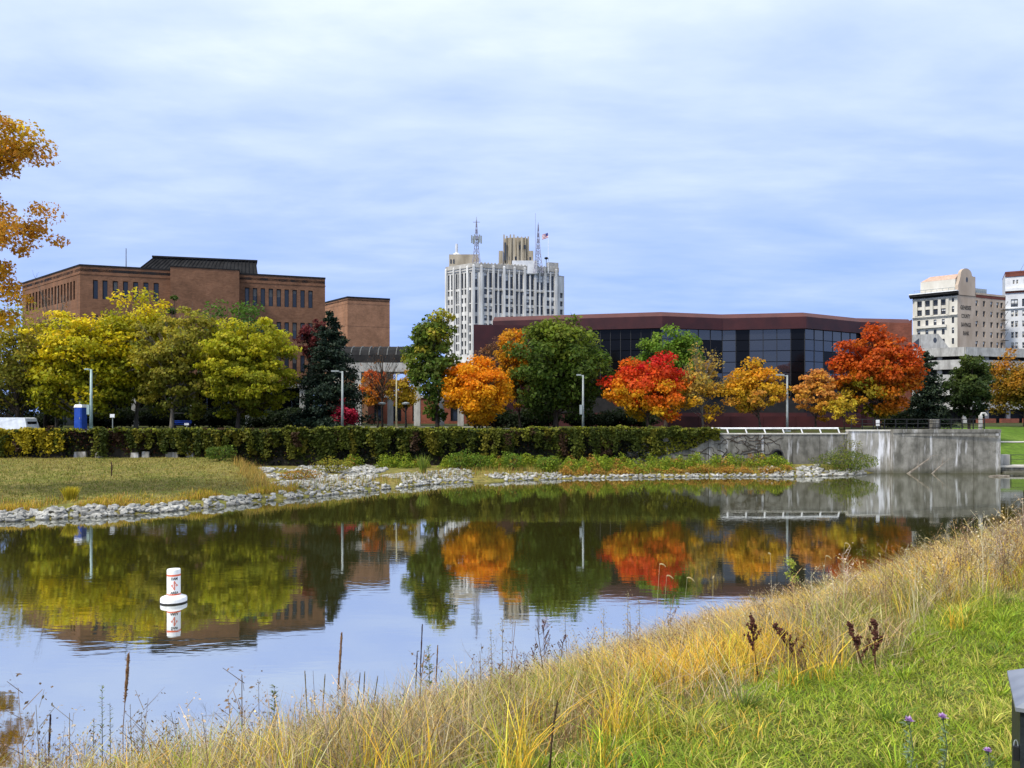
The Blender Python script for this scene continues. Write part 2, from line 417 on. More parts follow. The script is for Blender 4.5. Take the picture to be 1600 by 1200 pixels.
def watermat():
    m, t, b = newmat('river_water')
    t.nodes.remove(b)
    df = t.nodes.new('ShaderNodeBsdfDiffuse'); df.inputs[0].default_value = (0.050, 0.047, 0.010, 1)
    gl = t.nodes.new('ShaderNodeBsdfGlossy'); gl.inputs['Roughness'].default_value = 0.03; gl.inputs[0].default_value = (0.93, 0.95, 0.95, 1)
    lw = t.nodes.new('ShaderNodeLayerWeight'); lw.inputs[0].default_value = 0.62
    r = t.nodes.new('ShaderNodeMapRange'); r.inputs[1].default_value = 0.0; r.inputs[2].default_value = 1.0; r.inputs[3].default_value = 0.77; r.inputs[4].default_value = 0.77
    t.links.new(lw.outputs['Fresnel'], r.inputs[0])
    mx = t.nodes.new('ShaderNodeMixShader'); t.links.new(r.outputs[0], mx.inputs[0]); t.links.new(df.outputs[0], mx.inputs[1]); t.links.new(gl.outputs[0], mx.inputs[2])
    co = t.nodes.new('ShaderNodeTexCoord')
    def wave(sc, st, det):
        mp = t.nodes.new('ShaderNodeMapping'); mp.inputs['Scale'].default_value = st; t.links.new(co.outputs['Object'], mp.inputs[0])
        n = t.nodes.new('ShaderNodeTexNoise'); n.inputs['Scale'].default_value = sc; n.inputs['Detail'].default_value = det
        t.links.new(mp.outputs[0], n.inputs['Vector']); return n.outputs[0]
    w1 = wave(2.6, (0.55, 1.5, 1), 2.0); w2 = wave(0.35, (0.6, 1.2, 1), 1.0); patch = wave(0.10, (0.8, 1.6, 1), 3.0)
    pr = t.nodes.new('ShaderNodeMapRange'); pr.inputs[1].default_value = 0.40; pr.inputs[2].default_value = 0.66; pr.inputs[3].default_value = 0.25; pr.inputs[4].default_value = 1.0
    t.links.new(patch, pr.inputs[0])
    ml = t.nodes.new('ShaderNodeMath'); ml.operation = 'MULTIPLY'; t.links.new(w1, ml.inputs[0]); t.links.new(pr.outputs[0], ml.inputs[1])
    ad = t.nodes.new('ShaderNodeMath'); ad.operation = 'MULTIPLY_ADD'; t.links.new(w2, ad.inputs[0]); ad.inputs[1].default_value = 1.2; t.links.new(ml.outputs[0], ad.inputs[2])
    bp = t.nodes.new('ShaderNodeBump'); bp.inputs['Strength'].default_value = 0.5; bp.inputs['Distance'].default_value = 0.0055
    t.links.new(ad.outputs[0], bp.inputs['Height'])
    t.links.new(bp.outputs[0], gl.inputs['Normal'])
    t.links.new(mx.outputs[0], t.nodes['Material Output'].inputs[0])
    return m
M_water = watermat()

# ------------------------------------------------------------------ terrain
SH_X = np.array([-140, -60, -40, -24.2, -19.3, -14.8, -12.0, -4.8, 5.1, 15.8, 23.7, 29.4, 33.0])
SH_Y = np.array([20.0, 28.0, 33.0, 37.3, 39.7, 45.6, 49.3, 58.7, 62.9, 64.8, 64.8, 67.0, 70.5])
def shoreY(X): return np.interp(X, SH_X, SH_Y)
def wallY(X): return np.interp(X, [-140, -60, -10, 10, 43.4], [60.0, 64.0, 67.0, 69.0, 70.0])
ZP = 3.75                                              # plateau behind the wall
def lawn_edge(Y): return -16.6-0.42*(np.asarray(Y, float)-54)
def zfar(X, Y):
    X = np.asarray(X, float); Y = np.asarray(Y, float)
    d = Y - shoreY(X); W = np.maximum(wallY(X) - shoreY(X), 2.0)
    bench = np.where(d < 0, np.maximum(d*0.45, -1.8), np.interp(d, [0, 1.8, 3], [0, 0.34, 0.42]) + 0.36*np.clip((d-1.8)/np.maximum(W-1.8, 0.5), 0, 1))
    lawn = np.where(d < 0, np.maximum(d*0.45, -1.8), np.interp(d, [0, 2.0, 3.2], [0, 0.42, 0.62]) + 0.92*np.clip((d-2.6)/np.maximum(W-2.6, 0.5), 0, 1))
    m = np.clip((lawn_edge(Y) - X)/2.2, 0, 1); m = m*m*(3-2*m)
    n = 0.05*snoise(X, Y, 3, 1.3)
    return bench*(1-m) + lawn*m + np.where(d > 0.5, n, 0)
BP0 = np.array([0.66, 4.06]); BU = np.array([0.78, 0.626]); BN = np.array([-0.626, 0.78])
def bank_s(X, Y):
    dx = np.asarray(X, float)-BP0[0]; dy = np.asarray(Y, float)-BP0[1]
    return dx*BN[0] + dy*BN[1] - 0.24*np.clip(-(dx*BU[0]+dy*BU[1])-0.2, 0, 5) - 0.25*np.clip((dx*BU[0]+dy*BU[1]-9)/4, 0, 2)
def bank_raw(X, Y): return (np.asarray(X, float)-BP0[0])*BN[0] + (np.asarray(Y, float)-BP0[1])*BN[1]
def znear(X, Y):
    s = bank_s(X, Y)
    z = np.interp(s, [-60, -4, -1, 0, 1, 2, 4, 8.6, 13], [4.2, 3.42, 3.36, 3.30, 3.02, 2.56, 1.62, -0.4, -1.8])
    return z + 0.035*snoise(np.asarray(X, float), np.asarray(Y, float), 11, 1.6)

def grid(name, xs, ys, zf, mat, kind='structure'):
    X, Y = np.meshgrid(xs, ys)
    Z = zf(X, Y)
    nx, ny = len(xs), len(ys)
    i = np.arange(nx*ny).reshape(ny, nx)
    f = np.stack([i[:-1, :-1], i[:-1, 1:], i[1:, 1:], i[1:, :-1]], -1).reshape(-1, 4)
    me = arr_mesh(name, np.stack([X, Y, Z], -1).reshape(-1, 3), f, mat, smooth=True)
    return tag(link(name, me), kind=kind)

mb = MB(); mb.quad((-900, -60, 0), (900, -60, 0), (900, 75, 0), (-900, 75, 0))
water = tag(mb.build('river_water', M_water), 'still olive river reflecting trees and sky', kind='structure')
mb = MB(); mb.quad((-900, -60, -1.85), (900, -60, -1.85), (900, 120, -1.85), (-900, 120, -1.85))
tag(mb.build('river_bed', M_near), kind='structure')

# far bank between water and wall
xs = np.concatenate([np.linspace(-140, -45, 30), np.linspace(-44, 36, 161)])
vs = np.concatenate([np.linspace(-0.25, 0.0, 5), np.linspace(0.03, 1.0, 44)])
Xg = np.repeat(xs[None], len(vs), 0)
S = shoreY(Xg); W = np.maximum(wallY(Xg) + 0.35 - S, 1.0)
Yg = S + np.where(vs[:, None] < 0, vs[:, None]*14, vs[:, None]*W)
Zg = zfar(Xg, Yg)
i = np.arange(Xg.size).reshape(Xg.shape)
f = np.stack([i[:-1, :-1], i[:-1, 1:], i[1:, 1:], i[1:, :-1]], -1).reshape(-1, 4)
far_bank = tag(link('far_bank', arr_mesh('far_bank', np.stack([Xg, Yg, Zg], -1).reshape(-1, 3), f, M_bank, smooth=True)),
               'far river bank with dry lawn and pale riprap stones', kind='structure')
grid('near_bank', np.concatenate([np.linspace(-70, -12, 30), np.linspace(-11.5, 16, 140), np.linspace(17, 120, 52)]),
     np.concatenate([np.linspace(-30, 0, 12), np.linspace(0.4, 26, 120), np.linspace(27, 110, 42)]),
     lambda X, Y: np.where(Y > 66 + 0*X, np.minimum(znear(X, Y), -1.9), znear(X, Y)), M_near)
# plateau (to the horizon) starts at the wall, sloping lawn right of the wall
def zplat(X, Y):
    X = np.asarray(X, float); Y = np.asarray(Y, float)
    car = np.clip((-40.5-X)/4, 0, 1)*np.clip((86-Y)/8, 0, 1)*0.95          # sunken street at the left
    low = 0.30*np.clip(1-(Y-wallY(X)-0.6)/3, 0, 1)*np.clip((X-16.8)/0.6, 0, 1)*np.clip((30.0-X)/0.6, 0, 1)
    return ZP-car-low
xs = np.concatenate([np.linspace(-140, -50, 20), np.linspace(-49, 43.0, 150)]); vs = np.linspace(0, 1, 40)**1.4
Xg = np.repeat(xs[None], len(vs), 0); Yg = wallY(Xg)+0.3+vs[:, None]*(92-wallY(Xg)-0.3); Zg = zplat(Xg, Yg)
i = np.arange(Xg.size).reshape(Xg.shape); f = np.stack([i[:-1, :-1], i[:-1, 1:], i[1:, 1:], i[1:, :-1]], -1).reshape(-1, 4)
tag(link('park_ground', arr_mesh('park_ground', np.stack([Xg, Yg, Zg], -1).reshape(-1, 3), f, M_plateau, smooth=True)), kind='structure')
mb = MB()
mb.quad((-4000, 92, ZP), (4000, 92, ZP), (4000, 5000, ZP), (-4000, 5000, ZP))
mb.quad((-4000, 60, ZP), (-140, 60, ZP), (-140, 92, ZP), (-4000, 92, ZP))
tag(mb.build('plateau_ground', M_plateau), kind='structure')
def zslope(X, Y): return np.interp(Y, [71.5, 73, 79.5, 81.5, 92], [0.55, 0.62, 2.25, 2.42, ZP]) + 0.04*snoise(X, Y, 5, 0.8)*(Y < 91.5)
grid('grass_slope', np.linspace(43.0, 160, 100), np.linspace(71.5, 92, 40), zslope, M_slope)
def ground(X, Y):
    if X > 43.0 and Y < 92: return float(zslope(np.array(X), np.array(Y)))
    return float(zplat(X, Y)) if Y < 92 else ZP

# ------------------------------------------------------------------ retaining walls
def wall_run(name, label, x0, x1, zt, mat, copmat, cop=0.16, thick=0.5, push=0.0, panel=None, zb=-0.6, nseg=1):
    Y0, Y1 = float(wallY(x0))-push, float(wallY(x1))-push
    u = Vector((x1-x0, Y1-Y0, 0)); Ln = u.length; u.normalize(); n = Vector((u.y, -u.x, 0))
    root = empty(name, ((x0+x1)/2, (Y0+Y1)/2, 0), label, 'wall')
    for k in range(nseg):
        a = Vector((x0, Y0, 0)) + u*(Ln*k/nseg + (0.02 if k else 0)); b = Vector((x0, Y0, 0)) + u*(Ln*(k+1)/nseg - (0.02 if k < nseg-1 else 0))
        m = MB(); m.prism([a.xy, b.xy, (b-n*thick).xy, (a-n*thick).xy], zb, zt-cop)
        m.build('wall_panel', mat, root)
    a = Vector((x0, Y0, 0)); b = Vector((x1, Y1, 0))
    m = MB(); m.prism([(a+n*0.09).xy, (b+n*0.09).xy, (b-n*(thick+0.06)).xy, (a-n*(thick+0.06)).xy], zt-cop+0.003, zt)
    m.build('coping', copmat, root)
    return root
XI = 17.3                                             # ivy covers the wall left of this
xw = -78.0
ivy_wall = empty('old_river_wall', (-20, 66.4, 0), 'dark old river wall smothered in ivy along the far bank', 'wall')
segs = [-78, -60, -48, -36, -23, -10, 0, 10, XI]
for a_, b_ in zip(segs[:-1], segs[1:]):
    m = MB()
    m.prism([(a_, wallY(a_)), (b_-0.03, wallY(b_)), (b_-0.03, wallY(b_)+0.5), (a_, wallY(a_)+0.5)], -0.4, 3.62)
    m.build('wall_panel', M_ivywall if a_ < 10 else M_conc, ivy_wall)
    m = MB()
    m.prism([(a_, wallY(a_)-0.06), (b_-0.03, wallY(b_)-0.06), (b_-0.03, wallY(b_)+0.56), (a_, wallY(a_)+0.56)], 3.623, 3.74)
    m.build('coping', M_coping, ivy_wall)
g_wall = wall_run('concrete_river_wall', 'grey stained concrete wall below the white railing, vine tendrils on it', XI+0.02, 29.6, 3.49, M_conc, M_coping, 0.1, 0.5, 0.0, nseg=5)
w_wall = wall_run('pale_wall_section', 'pale concrete wall section streaked white, right of the railing end', 29.62, 33.3, 3.79, M_conc2, M_coping, 0.12, 0.6, 0.25, nseg=1)
b_wall = wall_run('wall_block', 'large stained concrete abutment block at the right end of the river wall', 33.32, 42.9, 3.83, M_conc, M_conc, 0.30, 0.9, 0.75, nseg=4)
# recess lintel and patched panel on the block, side return
m = MB(); yb = float(wallY(35.5))-0.75
m.box((38.0, yb-0.03, 3.36), (9.3, 0.06, 0.22)); m.build('ledge', M_conc, b_wall)
m = MB(); m.box((42.95, 80.4, 1.6), (0.5, 20.0, 4.28)); m.build('side_wall', M_conc, b_wall)
# drain pipe mouth in the grey wall
pc = Vector((PX(1216, 68.9), float(wallY(23.2)), PZ(711, 69.3)))
m = MB()
prof_o, prof_i = 0.52, 0.42
n_ = 28
for k in range(n_):
    a0, a1 = 2*math.pi*k/n_, 2*math.pi*(k+1)/n_
    def rp(r, a, y): return (pc.x+r*math.cos(a), pc.y+y, pc.z+r*math.sin(a))
    m.quad(rp(prof_o, a0, -0.35), rp(prof_o, a1, -0.35), rp(prof_i, a1, -0.35), rp(prof_i, a0, -0.35))
    m.quad(rp(prof_o, a0, 0.2), rp(prof_o, a1, 0.2), rp(prof_o, a1, -0.35), rp(prof_o, a0, -0.35))
    m.quad(rp(prof_i, a0, -0.35), rp(prof_i, a1, -0.35), rp(prof_i, a1, -0.02), rp(prof_i, a0, -0.02))
m.cur = 1
m.poly([rp(prof_i, 2*math.pi*k/n_, -0.03) for k in range(n_)])
m.build('drain_pipe', [M_darkframe, M_black], g_wall)

# ------------------------------------------------------------------ facade helpers
def facade(name, p0, p1, z0, z1, holes, mat, root, depth=0.3, trim=None):
    """wall face from p0 to p1 (left to right seen from outside) with real openings; holes (u0,u1,za,zb)"""
    p0 = Vector((p0[0], p0[1], 0)); p1 = Vector((p1[0], p1[1], 0)); u = p1-p0; Ln = u.length; u.normalize(); n = Vector((u.y, -u.x, 0))
    us = sorted({0.0, Ln, *[round(h[0], 4) for h in holes], *[round(h[1], 4) for h in holes]})
    zs = sorted({z0, z1, *[round(h[2], 4) for h in holes], *[round(h[3], 4) for h in holes]})
    def pt(a, z, d=0.0): q = p0+u*a-n*d; return (q.x, q.y, z)
    m = MB()
    hs = [(round(h[0], 4), round(h[1], 4), round(h[2], 4), round(h[3], 4)) for h in holes]
    for a, b in zip(us[:-1], us[1:]):
        run = None
        for c, d in zip(zs[:-1], zs[1:]):
            mu, mz = (a+b)/2, (c+d)/2
            solid = not any(h[0] < mu < h[1] and h[2] < mz < h[3] for h in hs)
            if solid: run = (run[0], d) if run else (c, d)
            elif run: m.quad(pt(a, run[0]), pt(b, run[0]), pt(b, run[1]), pt(a, run[1])); run = None
        if run: m.quad(pt(a, run[0]), pt(b, run[0]), pt(b, run[1]), pt(a, run[1]))
    for a, b, c, d in hs:
        m.quad(pt(a, c), pt(a, d), pt(a, d, depth), pt(a, c, depth)); m.quad(pt(b, c, depth), pt(b, d, depth), pt(b, d), pt(b, c))
        m.quad(pt(a, c), pt(a, c, depth), pt(b, c, depth), pt(b, c)); m.quad(pt(a, d, depth), pt(a, d), pt(b, d), pt(b, d, depth))
    o = m.build(name, mat, root)
    return o, p0, u, n, Ln
WCACHE = {}
def window(root, p0, u, n, h, depth=0.3, glass=None, frame=None, split=1, vs=1, blind=0.0, name='window', fw=0.07, blindmat=None):
    a, b, c, d = h
    w, hh = round(b-a, 2), round(d-c, 2)
    key = (w, hh, split, vs, glass.name, frame.name, round(blind, 2))
    if key not in WCACHE:
        m = MB()
        m.quad((0, 0, 0), (w, 0, 0), (w, 0, hh), (0, 0, hh))
        m.cur = 1
        def bx(x0, x1, z0, z1): m.prism([(x0, -0.06), (x1, -0.06), (x1, -0.004), (x0, -0.004)], z0, z1)
        bx(0, fw, 0, hh); bx(w-fw, w, 0, hh); bx(fw, w-fw, 0, fw); bx(fw, w-fw, hh-fw, hh)
        for k in range(1, split+1):
            if split > 1 and k < split: bx(fw, w-fw, hh*k/split-fw/2, hh*k/split+fw/2)
        for k in range(1, vs): bx(w*k/vs-fw/2, w*k/vs+fw/2, fw, hh-fw)
        if blind > 0:
            m.cur = 2; m.quad((fw, -0.003, hh*(1-blind)), (w-fw, -0.003, hh*(1-blind)), (w-fw, -0.003, hh-fw), (fw, -0.003, hh-fw))
        WCACHE[key] = m.mesh(name, [glass, frame, blindmat or M_whitewall])
    q = p0+u*a-n*(depth-0.02)
    o = link(name, WCACHE[key], root, Vector((q.x, q.y, c)) - wl(root))
    o.rotation_euler = (0, 0, math.atan2(u.y, u.x))
    return o
def u_at(p0, u, x):
    """distance along the face at photo column x"""
    k = (x-800)/F
    return (k*p0.y - p0.x)/(u.x - k*u.y)
def poly_ccw(pts):
    a = sum(pts[i][0]*pts[(i+1) % len(pts)][1]-pts[(i+1) % len(pts)][0]*pts[i][1] for i in range(len(pts)))
    return pts if a > 0 else pts[::-1]
def roof_part(name, pts, z0, z1, mat, root):
    m = MB(); m.prism(poly_ccw([(p[0], p[1]) for p in pts]), z0, z1); return m.build(name, mat, root)
def coping_line(name, p0, p1, z0, z1, out, mat, root, th=0.5):
    p0 = Vector((p0[0], p0[1], 0)); p1 = Vector((p1[0], p1[1], 0)); u = (p1-p0).normalized(); n = Vector((u.y, -u.x, 0))
    m = MB(); m.prism([(p0+n*out).xy, (p1+n*out).xy, (p1-n*th).xy, (p0-n*th).xy], z0, z1); return m.build(name, mat, root)

# ------------------------------------------------------------------ brown brick building (left)
A0 = P(35, 443, 109); A1 = P(125, 412, 95.7); A2 = P(508, 433, 105)
ZB = PZ(412, 95.7)                                     # parapet height
bA = empty('brick_building', (A1.x+8, A1.y+6, ZP), 'long brown brick office building with dark sloped metal penthouse, left', 'building')
zg0 = 9.2
rows = [(19.3, 21.6), (15.0, 17.3), (10.7, 13.0)]
# left face
uA = (Vector((A1.x, A1.y, 0))-Vector((A0.x, A0.y, 0))).normalized(); pA = Vector((A0.x, A0.y, 0))
hs = []
for k in range(16):
    xx = 41+k*4.9
    a = u_at(pA, uA, xx); b = u_at(pA, uA, xx+2.7)
    for r in rows: hs.append((a, b, r[0], r[1]))
fo, p0, u, n, Ln = facade('wall', A0, A1, zg0, ZB-0.25, hs, M_brick, bA)
for h in hs: window(bA, p0, u, n, h, glass=M_glass, frame=M_darkframe)
# front face left of bump, bump, right of bump
uB = (Vector((A2.x, A2.y, 0))-Vector((A1.x, A1.y, 0))).normalized(); nB = Vector((uB.y, -uB.x, 0)); pB = Vector((A1.x, A1.y, 0))
LB = (Vector((A2.x, A2.y, 0))-pB).length
ub0, ub1 = u_at(pB, uB, 268), u_at(pB, uB, 374)
hs = []
for xx in (145, 160, 176, 192, 208, 224, 240):
    a, b = u_at(pB, uB, xx), u_at(pB, uB, xx+8)
    for r in rows: hs.append((a, b, r[0], r[1]))
fo, p0, u, n, Ln = facade('wall', A1, pB+uB*ub0, zg0, ZB-0.25, hs, M_brick, bA)
for h in hs: window(bA, p0, u, n, h, glass=random.choice([M_glass, M_glass, M_win]), frame=M_darkframe, fw=0.09, blind=random.choice([0, 0, 0.2, 0.45]), blindmat=M_frame)
q0 = pB+uB*ub0; q1 = pB+uB*ub1; bo = 1.7
facade('bay_wall', q0+nB*bo, q1+nB*bo, zg0, ZB-0.05, [], M_brick, bA)
facade('bay_wall', q0, q0+nB*bo, zg0, ZB-0.05, [], M_brick, bA)
facade('bay_wall', q1+nB*bo, q1, zg0, ZB-0.05, [], M_brick, bA)
roof_part('bay_roof', [q0+nB*(bo+0.06)-uB*0.06, q1+nB*(bo+0.06)+uB*0.06, q1-nB*0.5+uB*0.06, q0-nB*0.5-uB*0.06], ZB-0.047, ZB+0.08, M_darkmetal, bA)
hs = []
for k in range(9):
    xx = 382.5+k*12.4
    a, b = u_at(pB, uB, xx)-ub1, u_at(pB, uB, xx+7)-ub1
    for r in rows: hs.append((a, b, r[0], r[1]))
fo, p0, u, n, Ln = facade('wall', q1, A2, zg0, ZB-0.25, hs, M_brick, bA)
for h in hs: window(bA, p0, u, n, h, glass=random.choice([M_glass, M_glass, M_win]), frame=M_darkframe, fw=0.09, blind=random.choice([0, 0, 0.2, 0.45]), blindmat=M_frame)
bk = 26.0
A3 = Vector((A2.x, A2.y, 0))-nB*bk; A4 = Vector((A0.x, A0.y, 0))-nB*8
facade('wall', A2, A3, zg0, ZB-0.25, [], M_brick, bA)
for a, b in ((A0, A1), (A1, q0), (q1, A2), (A2, A3)):
    coping_line('coping', a, b, ZB-0.247, ZB-0.05, 0.06, M_darkmetal, bA)
    coping_line('string_course', a, b, ZB-1.25, ZB-1.12, 0.05, M_brick, bA, -0.005)
roof_part('flat_roof', [A0, A1, Vector((A2.x, A2.y, 0)), A3, A4], ZB-0.9, ZB-0.55, M_black, bA)
# black glass ground floor, added as the dark behind the trees, set back; concrete columns
ins = 2.2
g0 = Vector((A0.x, A0.y, 0))+Vector((2.0, 0.8, 0)); g1 = pB-nB*ins+uB*1.0; g2 = Vector((A2.x, A2.y, 0))-nB*ins-uB*1.5
roof_part('soffit', [Vector((A0.x, A0.y, 0)), pB, Vector((A2.x, A2.y, 0)), A3, A4], zg0-0.5, zg0-0.003, M_conc3, bA)
for a, b in ((g0, g1), (g1, g2), (g2, g2-nB*20)):
    a = Vector(a); b = Vector(b); d = (b-a); ln = d.length; d.normalize(); nn = Vector((d.y, -d.x, 0))
    k = int(ln/2.6)
    for q in range(k):
        s0, s1 = a+d*(ln*q/k+0.05), a+d*(ln*(q+1)/k-0.05)
        m = MB(); m.prism([s0.xy, s1.xy, (s1-nn*0.08).xy, (s0-nn*0.08).xy], ZP, zg0-0.503); m.build('pane', M_blackglass, bA)
    for q in range(k+1):
        s0 = a+d*(ln*q/k); m = MB(); m.box((s0.x, s0.y, (ZP+zg0-0.5)/2), (0.09, 0.16, zg0-0.51-ZP), math.atan2(d.y, d.x)); m.build('mullion', M_darkframe, bA)
for xx in (76, 210, 300, 388, 473):
    uu = u_at(pB, uB, xx) if xx > 130 else None
    c = pB+uB*uu+nB*-0.6 if uu is not None else Vector((PX(xx, 103), 103.0, 0))
    m = MB(); m.box((c.x, c.y, (ZP+zg0-0.5)/2), (0.75, 0.75, zg0-0.51-ZP), math.atan2(uB.y, uB.x)); m.build('column', M_conc3, bA)
# penthouse: sloped ribbed metal
ph_z0, ph_z1 = ZB-0.55, PZ(397, 101)+0.2
def fr(x, back): 
    return pB+uB*u_at(pB, uB, x)-nB*back
b0, b1 = fr(196, 4.0), fr(404, 3.0); b2, b3 = b1-nB*12, b0-nB*13-uB*3
t0, t1 = fr(232, 6.4), fr(400, 5.2); t2, t3 = t1-nB*9, t0-nB*10
m = MB(); m.prism([b0.xy, b1.xy, b2.xy, b3.xy], ph_z0, ph_z1, [t0.xy, t1.xy, t2.xy, t3.xy]); ph = m.build('penthouse', M_darkmetal, bA)
for k in range(30):
    f_ = k/29
    lo, hi = b0.lerp(b1, f_), t0.lerp(t1, f_)
    m = MB(); m.bar((lo.x, lo.y-0.06, ph_z0), (hi.x, hi.y-0.06, ph_z1), 0.14); m.build('rib', M_darkmetal, ph)
for k in range(14):
    f_ = k/14
    lo, hi = b3.lerp(b0, f_), t3.lerp(t0, f_)
    m = MB(); m.bar((lo.x-0.06, lo.y-0.03, ph_z0), (hi.x-0.06, hi.y-0.03, ph_z1), 0.14); m.build('rib', M_darkmetal, ph)
roof_part('penthouse_cap', [t0+nB*0.25-uB*0.25, t1+nB*0.25+uB*0.25, t2-nB*0.2, t3-uB*0.2], ph_z1+0.003, ph_z1+0.22, M_darkmetal, bA)
an = P(197, 388, 106)
m = MB(); m.tube([(an.x, an.y, ZB-0.6), (an.x, an.y, an.z)], [0.09, 0.06], 6); m.build('antenna', M_grey, bA)

# tan brick block behind
C0 = P(505, 466, 158); C1 = P(543, 463, 150); C2 = P(609, 466.5, 152.8)
ZC = PZ(463, 150)
bC = empty('brick_block', (C1.x, C1.y+5, ZP), 'plain windowless tan brick block standing behind the office building', 'building')
facade('wall', C0, C1, ZP, ZC-0.3, [], M_brick2, bC); facade('wall', C1, C2, ZP, ZC-0.3, [], M_brick2, bC)
C3 = Vector((C2.x-3.2, C2.y+14, 0)); C4 = Vector((C0.x+4, C0.y+14, 0))
facade('wall', C2, C3, ZP, ZC-0.3, [], M_brick2, bC)
for a, b in ((C0, C1), (C1, C2), (C2, C3)):
    coping_line('coping', a, b, ZC-0.297, ZC, 0.08, M_darkmetal, bC)
    coping_line('string_course', a, b, ZC-1.35, ZC-1.27, 0.03, M_brick2, bC, -0.005)
    coping_line('string_course', a, b, ZC-5.6, ZC-5.5, 0.025, M_brick2, bC, -0.005)
roof_part('flat_roof', [C0, C1, C2, C3, C4], ZC-0.8, ZC-0.5, M_black, bC)

# covered walkway with vaulted dark roof and concrete beam
bW = empty('covered_walkway', (PX(600, 100), 100, ZP), 'concrete plaza walkway with dark vaulted roof on white columns', 'walkway')
wz0, wz1 = PZ(581, 100), PZ(567, 100)
xl, xr = PX(505, 100), PX(735, 100)
m = MB(); m.box(((xl+xr)/2, 100, (wz0+wz1)/2), (xr-xl, 0.8, wz1-wz0)); m.build('beam', M_conc3, bW)
vt = PZ(539, 100)
m = MB(); seg = 9
for k in range(seg):
    a0, a1 = math.pi*k/seg, math.pi*(k+1)/seg
    def vp(a, x): return (x, 102.6-2.4*math.cos(a), wz1+0.004+(vt-wz1)*math.sin(a)**0.7)
    m.quad(vp(a0, xl), vp(a0, PX(642, 100)), vp(a1, PX(642, 100)), vp(a1, xl))
m.build('vaulted_roof', M_darkmetal, bW)
k = 0; x_ = xl
while x_ < PX(642, 100):
    m = MB(); m.tube([(x_, 102.6-2.45*math.cos(math.pi*q/10), wz1+0.03+(vt-wz1)*math.sin(math.pi*q/10)**0.7) for q in range(1, 10)], [0.06]*9, 4)
    m.build('roof_rib', M_frame, bW); x_ += 1.15
m = MB(); m.box(((xl+PX(642, 100))/2, 100.2, vt+0.15), (PX(642, 100)-xl, 0.1, 0.1)); 
for xx in (560, 652, 720):
    c = PX(xx, 100); m = MB(); m.box((c, 100.0, (ZP+wz0)/2), (0.78, 0.7, wz0-ZP-0.006)); m.build('column', M_conc3, bW)
m = MB(); m.box(((xl+xr)/2, 104.6, (wz0+wz1)/2), (xr-xl, 0.6, wz1-wz0)); m.build('beam', M_conc3, bW)
for xx in (528, 610, 690):
    c = PX(xx, 104.6); m = MB(); m.box((c, 104.6, (ZP+wz0)/2), (0.7, 0.6, wz0-ZP-0.006)); m.build('column', M_conc3, bW)
bR = empty('red_brick_pavilion', (PX(640, 128), 131, ZP), 'low red brick pavilion wall seen behind the walkway columns', 'building')
r0, r1 = (PX(575, 128), 128.0), (PX(740, 128), 128.0)
hs = [(k*3.1+1.0, k*3.1+2.3, ZP+0.4, ZP+3.0) for k in range(5)]
fo, p0, u, n, Ln = facade('wall', r0, r1, ZP, ZP+4.2, hs, M_redbrick, bR)
for h in hs: window(bR, p0, u, n, h, glass=M_glass, frame=M_darkframe)
roof_part('flat_roof', [(r0[0]-0.2, 127.8), (r1[0]+0.2, 127.8), (r1[0]+0.2, 138), (r0[0]-0.2, 138)], ZP+4.203, ZP+4.6, M_conc3, bR)

# ------------------------------------------------------------------ maroon and black glass building
bM = empty('glass_building', (30, 100, ZP), 'low wide maroon building with bands of dark reflective glass, right', 'building')
ZM = 17.6
pl = [P(770, 494, 99.8), P(1035, 486, 94.7), P(1130, 490, 97), P(1260, 487, 95.2), P(1345, 496, 100.8), P(1425, 498, 102)]
pl = [Vector((p.x, p.y, 0)) for p in pl]
def Zr(y): return PZ(y, 95.5)
z_f0, z_f1 = Zr(513.5), Zr(495)       # maroon fascia
pane_rows = [Zr(v) for v in (513.5, 530, 547.3, 564.5, 581.5, 600, 618)]
z_base = 5.4
seg_panes = {0: 17, 1: 5, 2: 6, 3: 6}
blk = {(1, 3, 1), (1, 3, 2), (1, 4, 1), (2, 1, 2), (2, 1, 3), (2, 2, 3), (1, 4, 2), (1, 4, 3)}
def offset(pts, d):
    """polyline moved inwards by d, mitred at its corners"""
    out_ = []
    for k in range(len(pts)):
        ns = []
        for i_, j_ in ((k-1, k), (k, k+1)):
            if i_ >= 0 and j_ < len(pts): t_ = (pts[j_]-pts[i_]).normalized(); ns.append(Vector((t_.y, -t_.x, 0)))
        nn = sum(ns, Vector((0, 0, 0))).normalized(); out_.append(pts[k]-nn*d/max(nn.dot(ns[0]), 0.3))
    return out_
gl = pl
OFF = {d_: offset(gl, d_) for d_ in (-0.1, 0.0, 0.3, 0.35, 0.55, 0.75, 0.95, 1.2, 1.3)}
def slab(k, d0, d1, z0, z1, mat, nm):
    A, B = OFF[d0], OFF[d1]; m = MB(); m.prism([A[k].xy, A[k+1].xy, B[k+1].xy, B[k].xy], z0, z1); return m.build(nm, mat, bM)
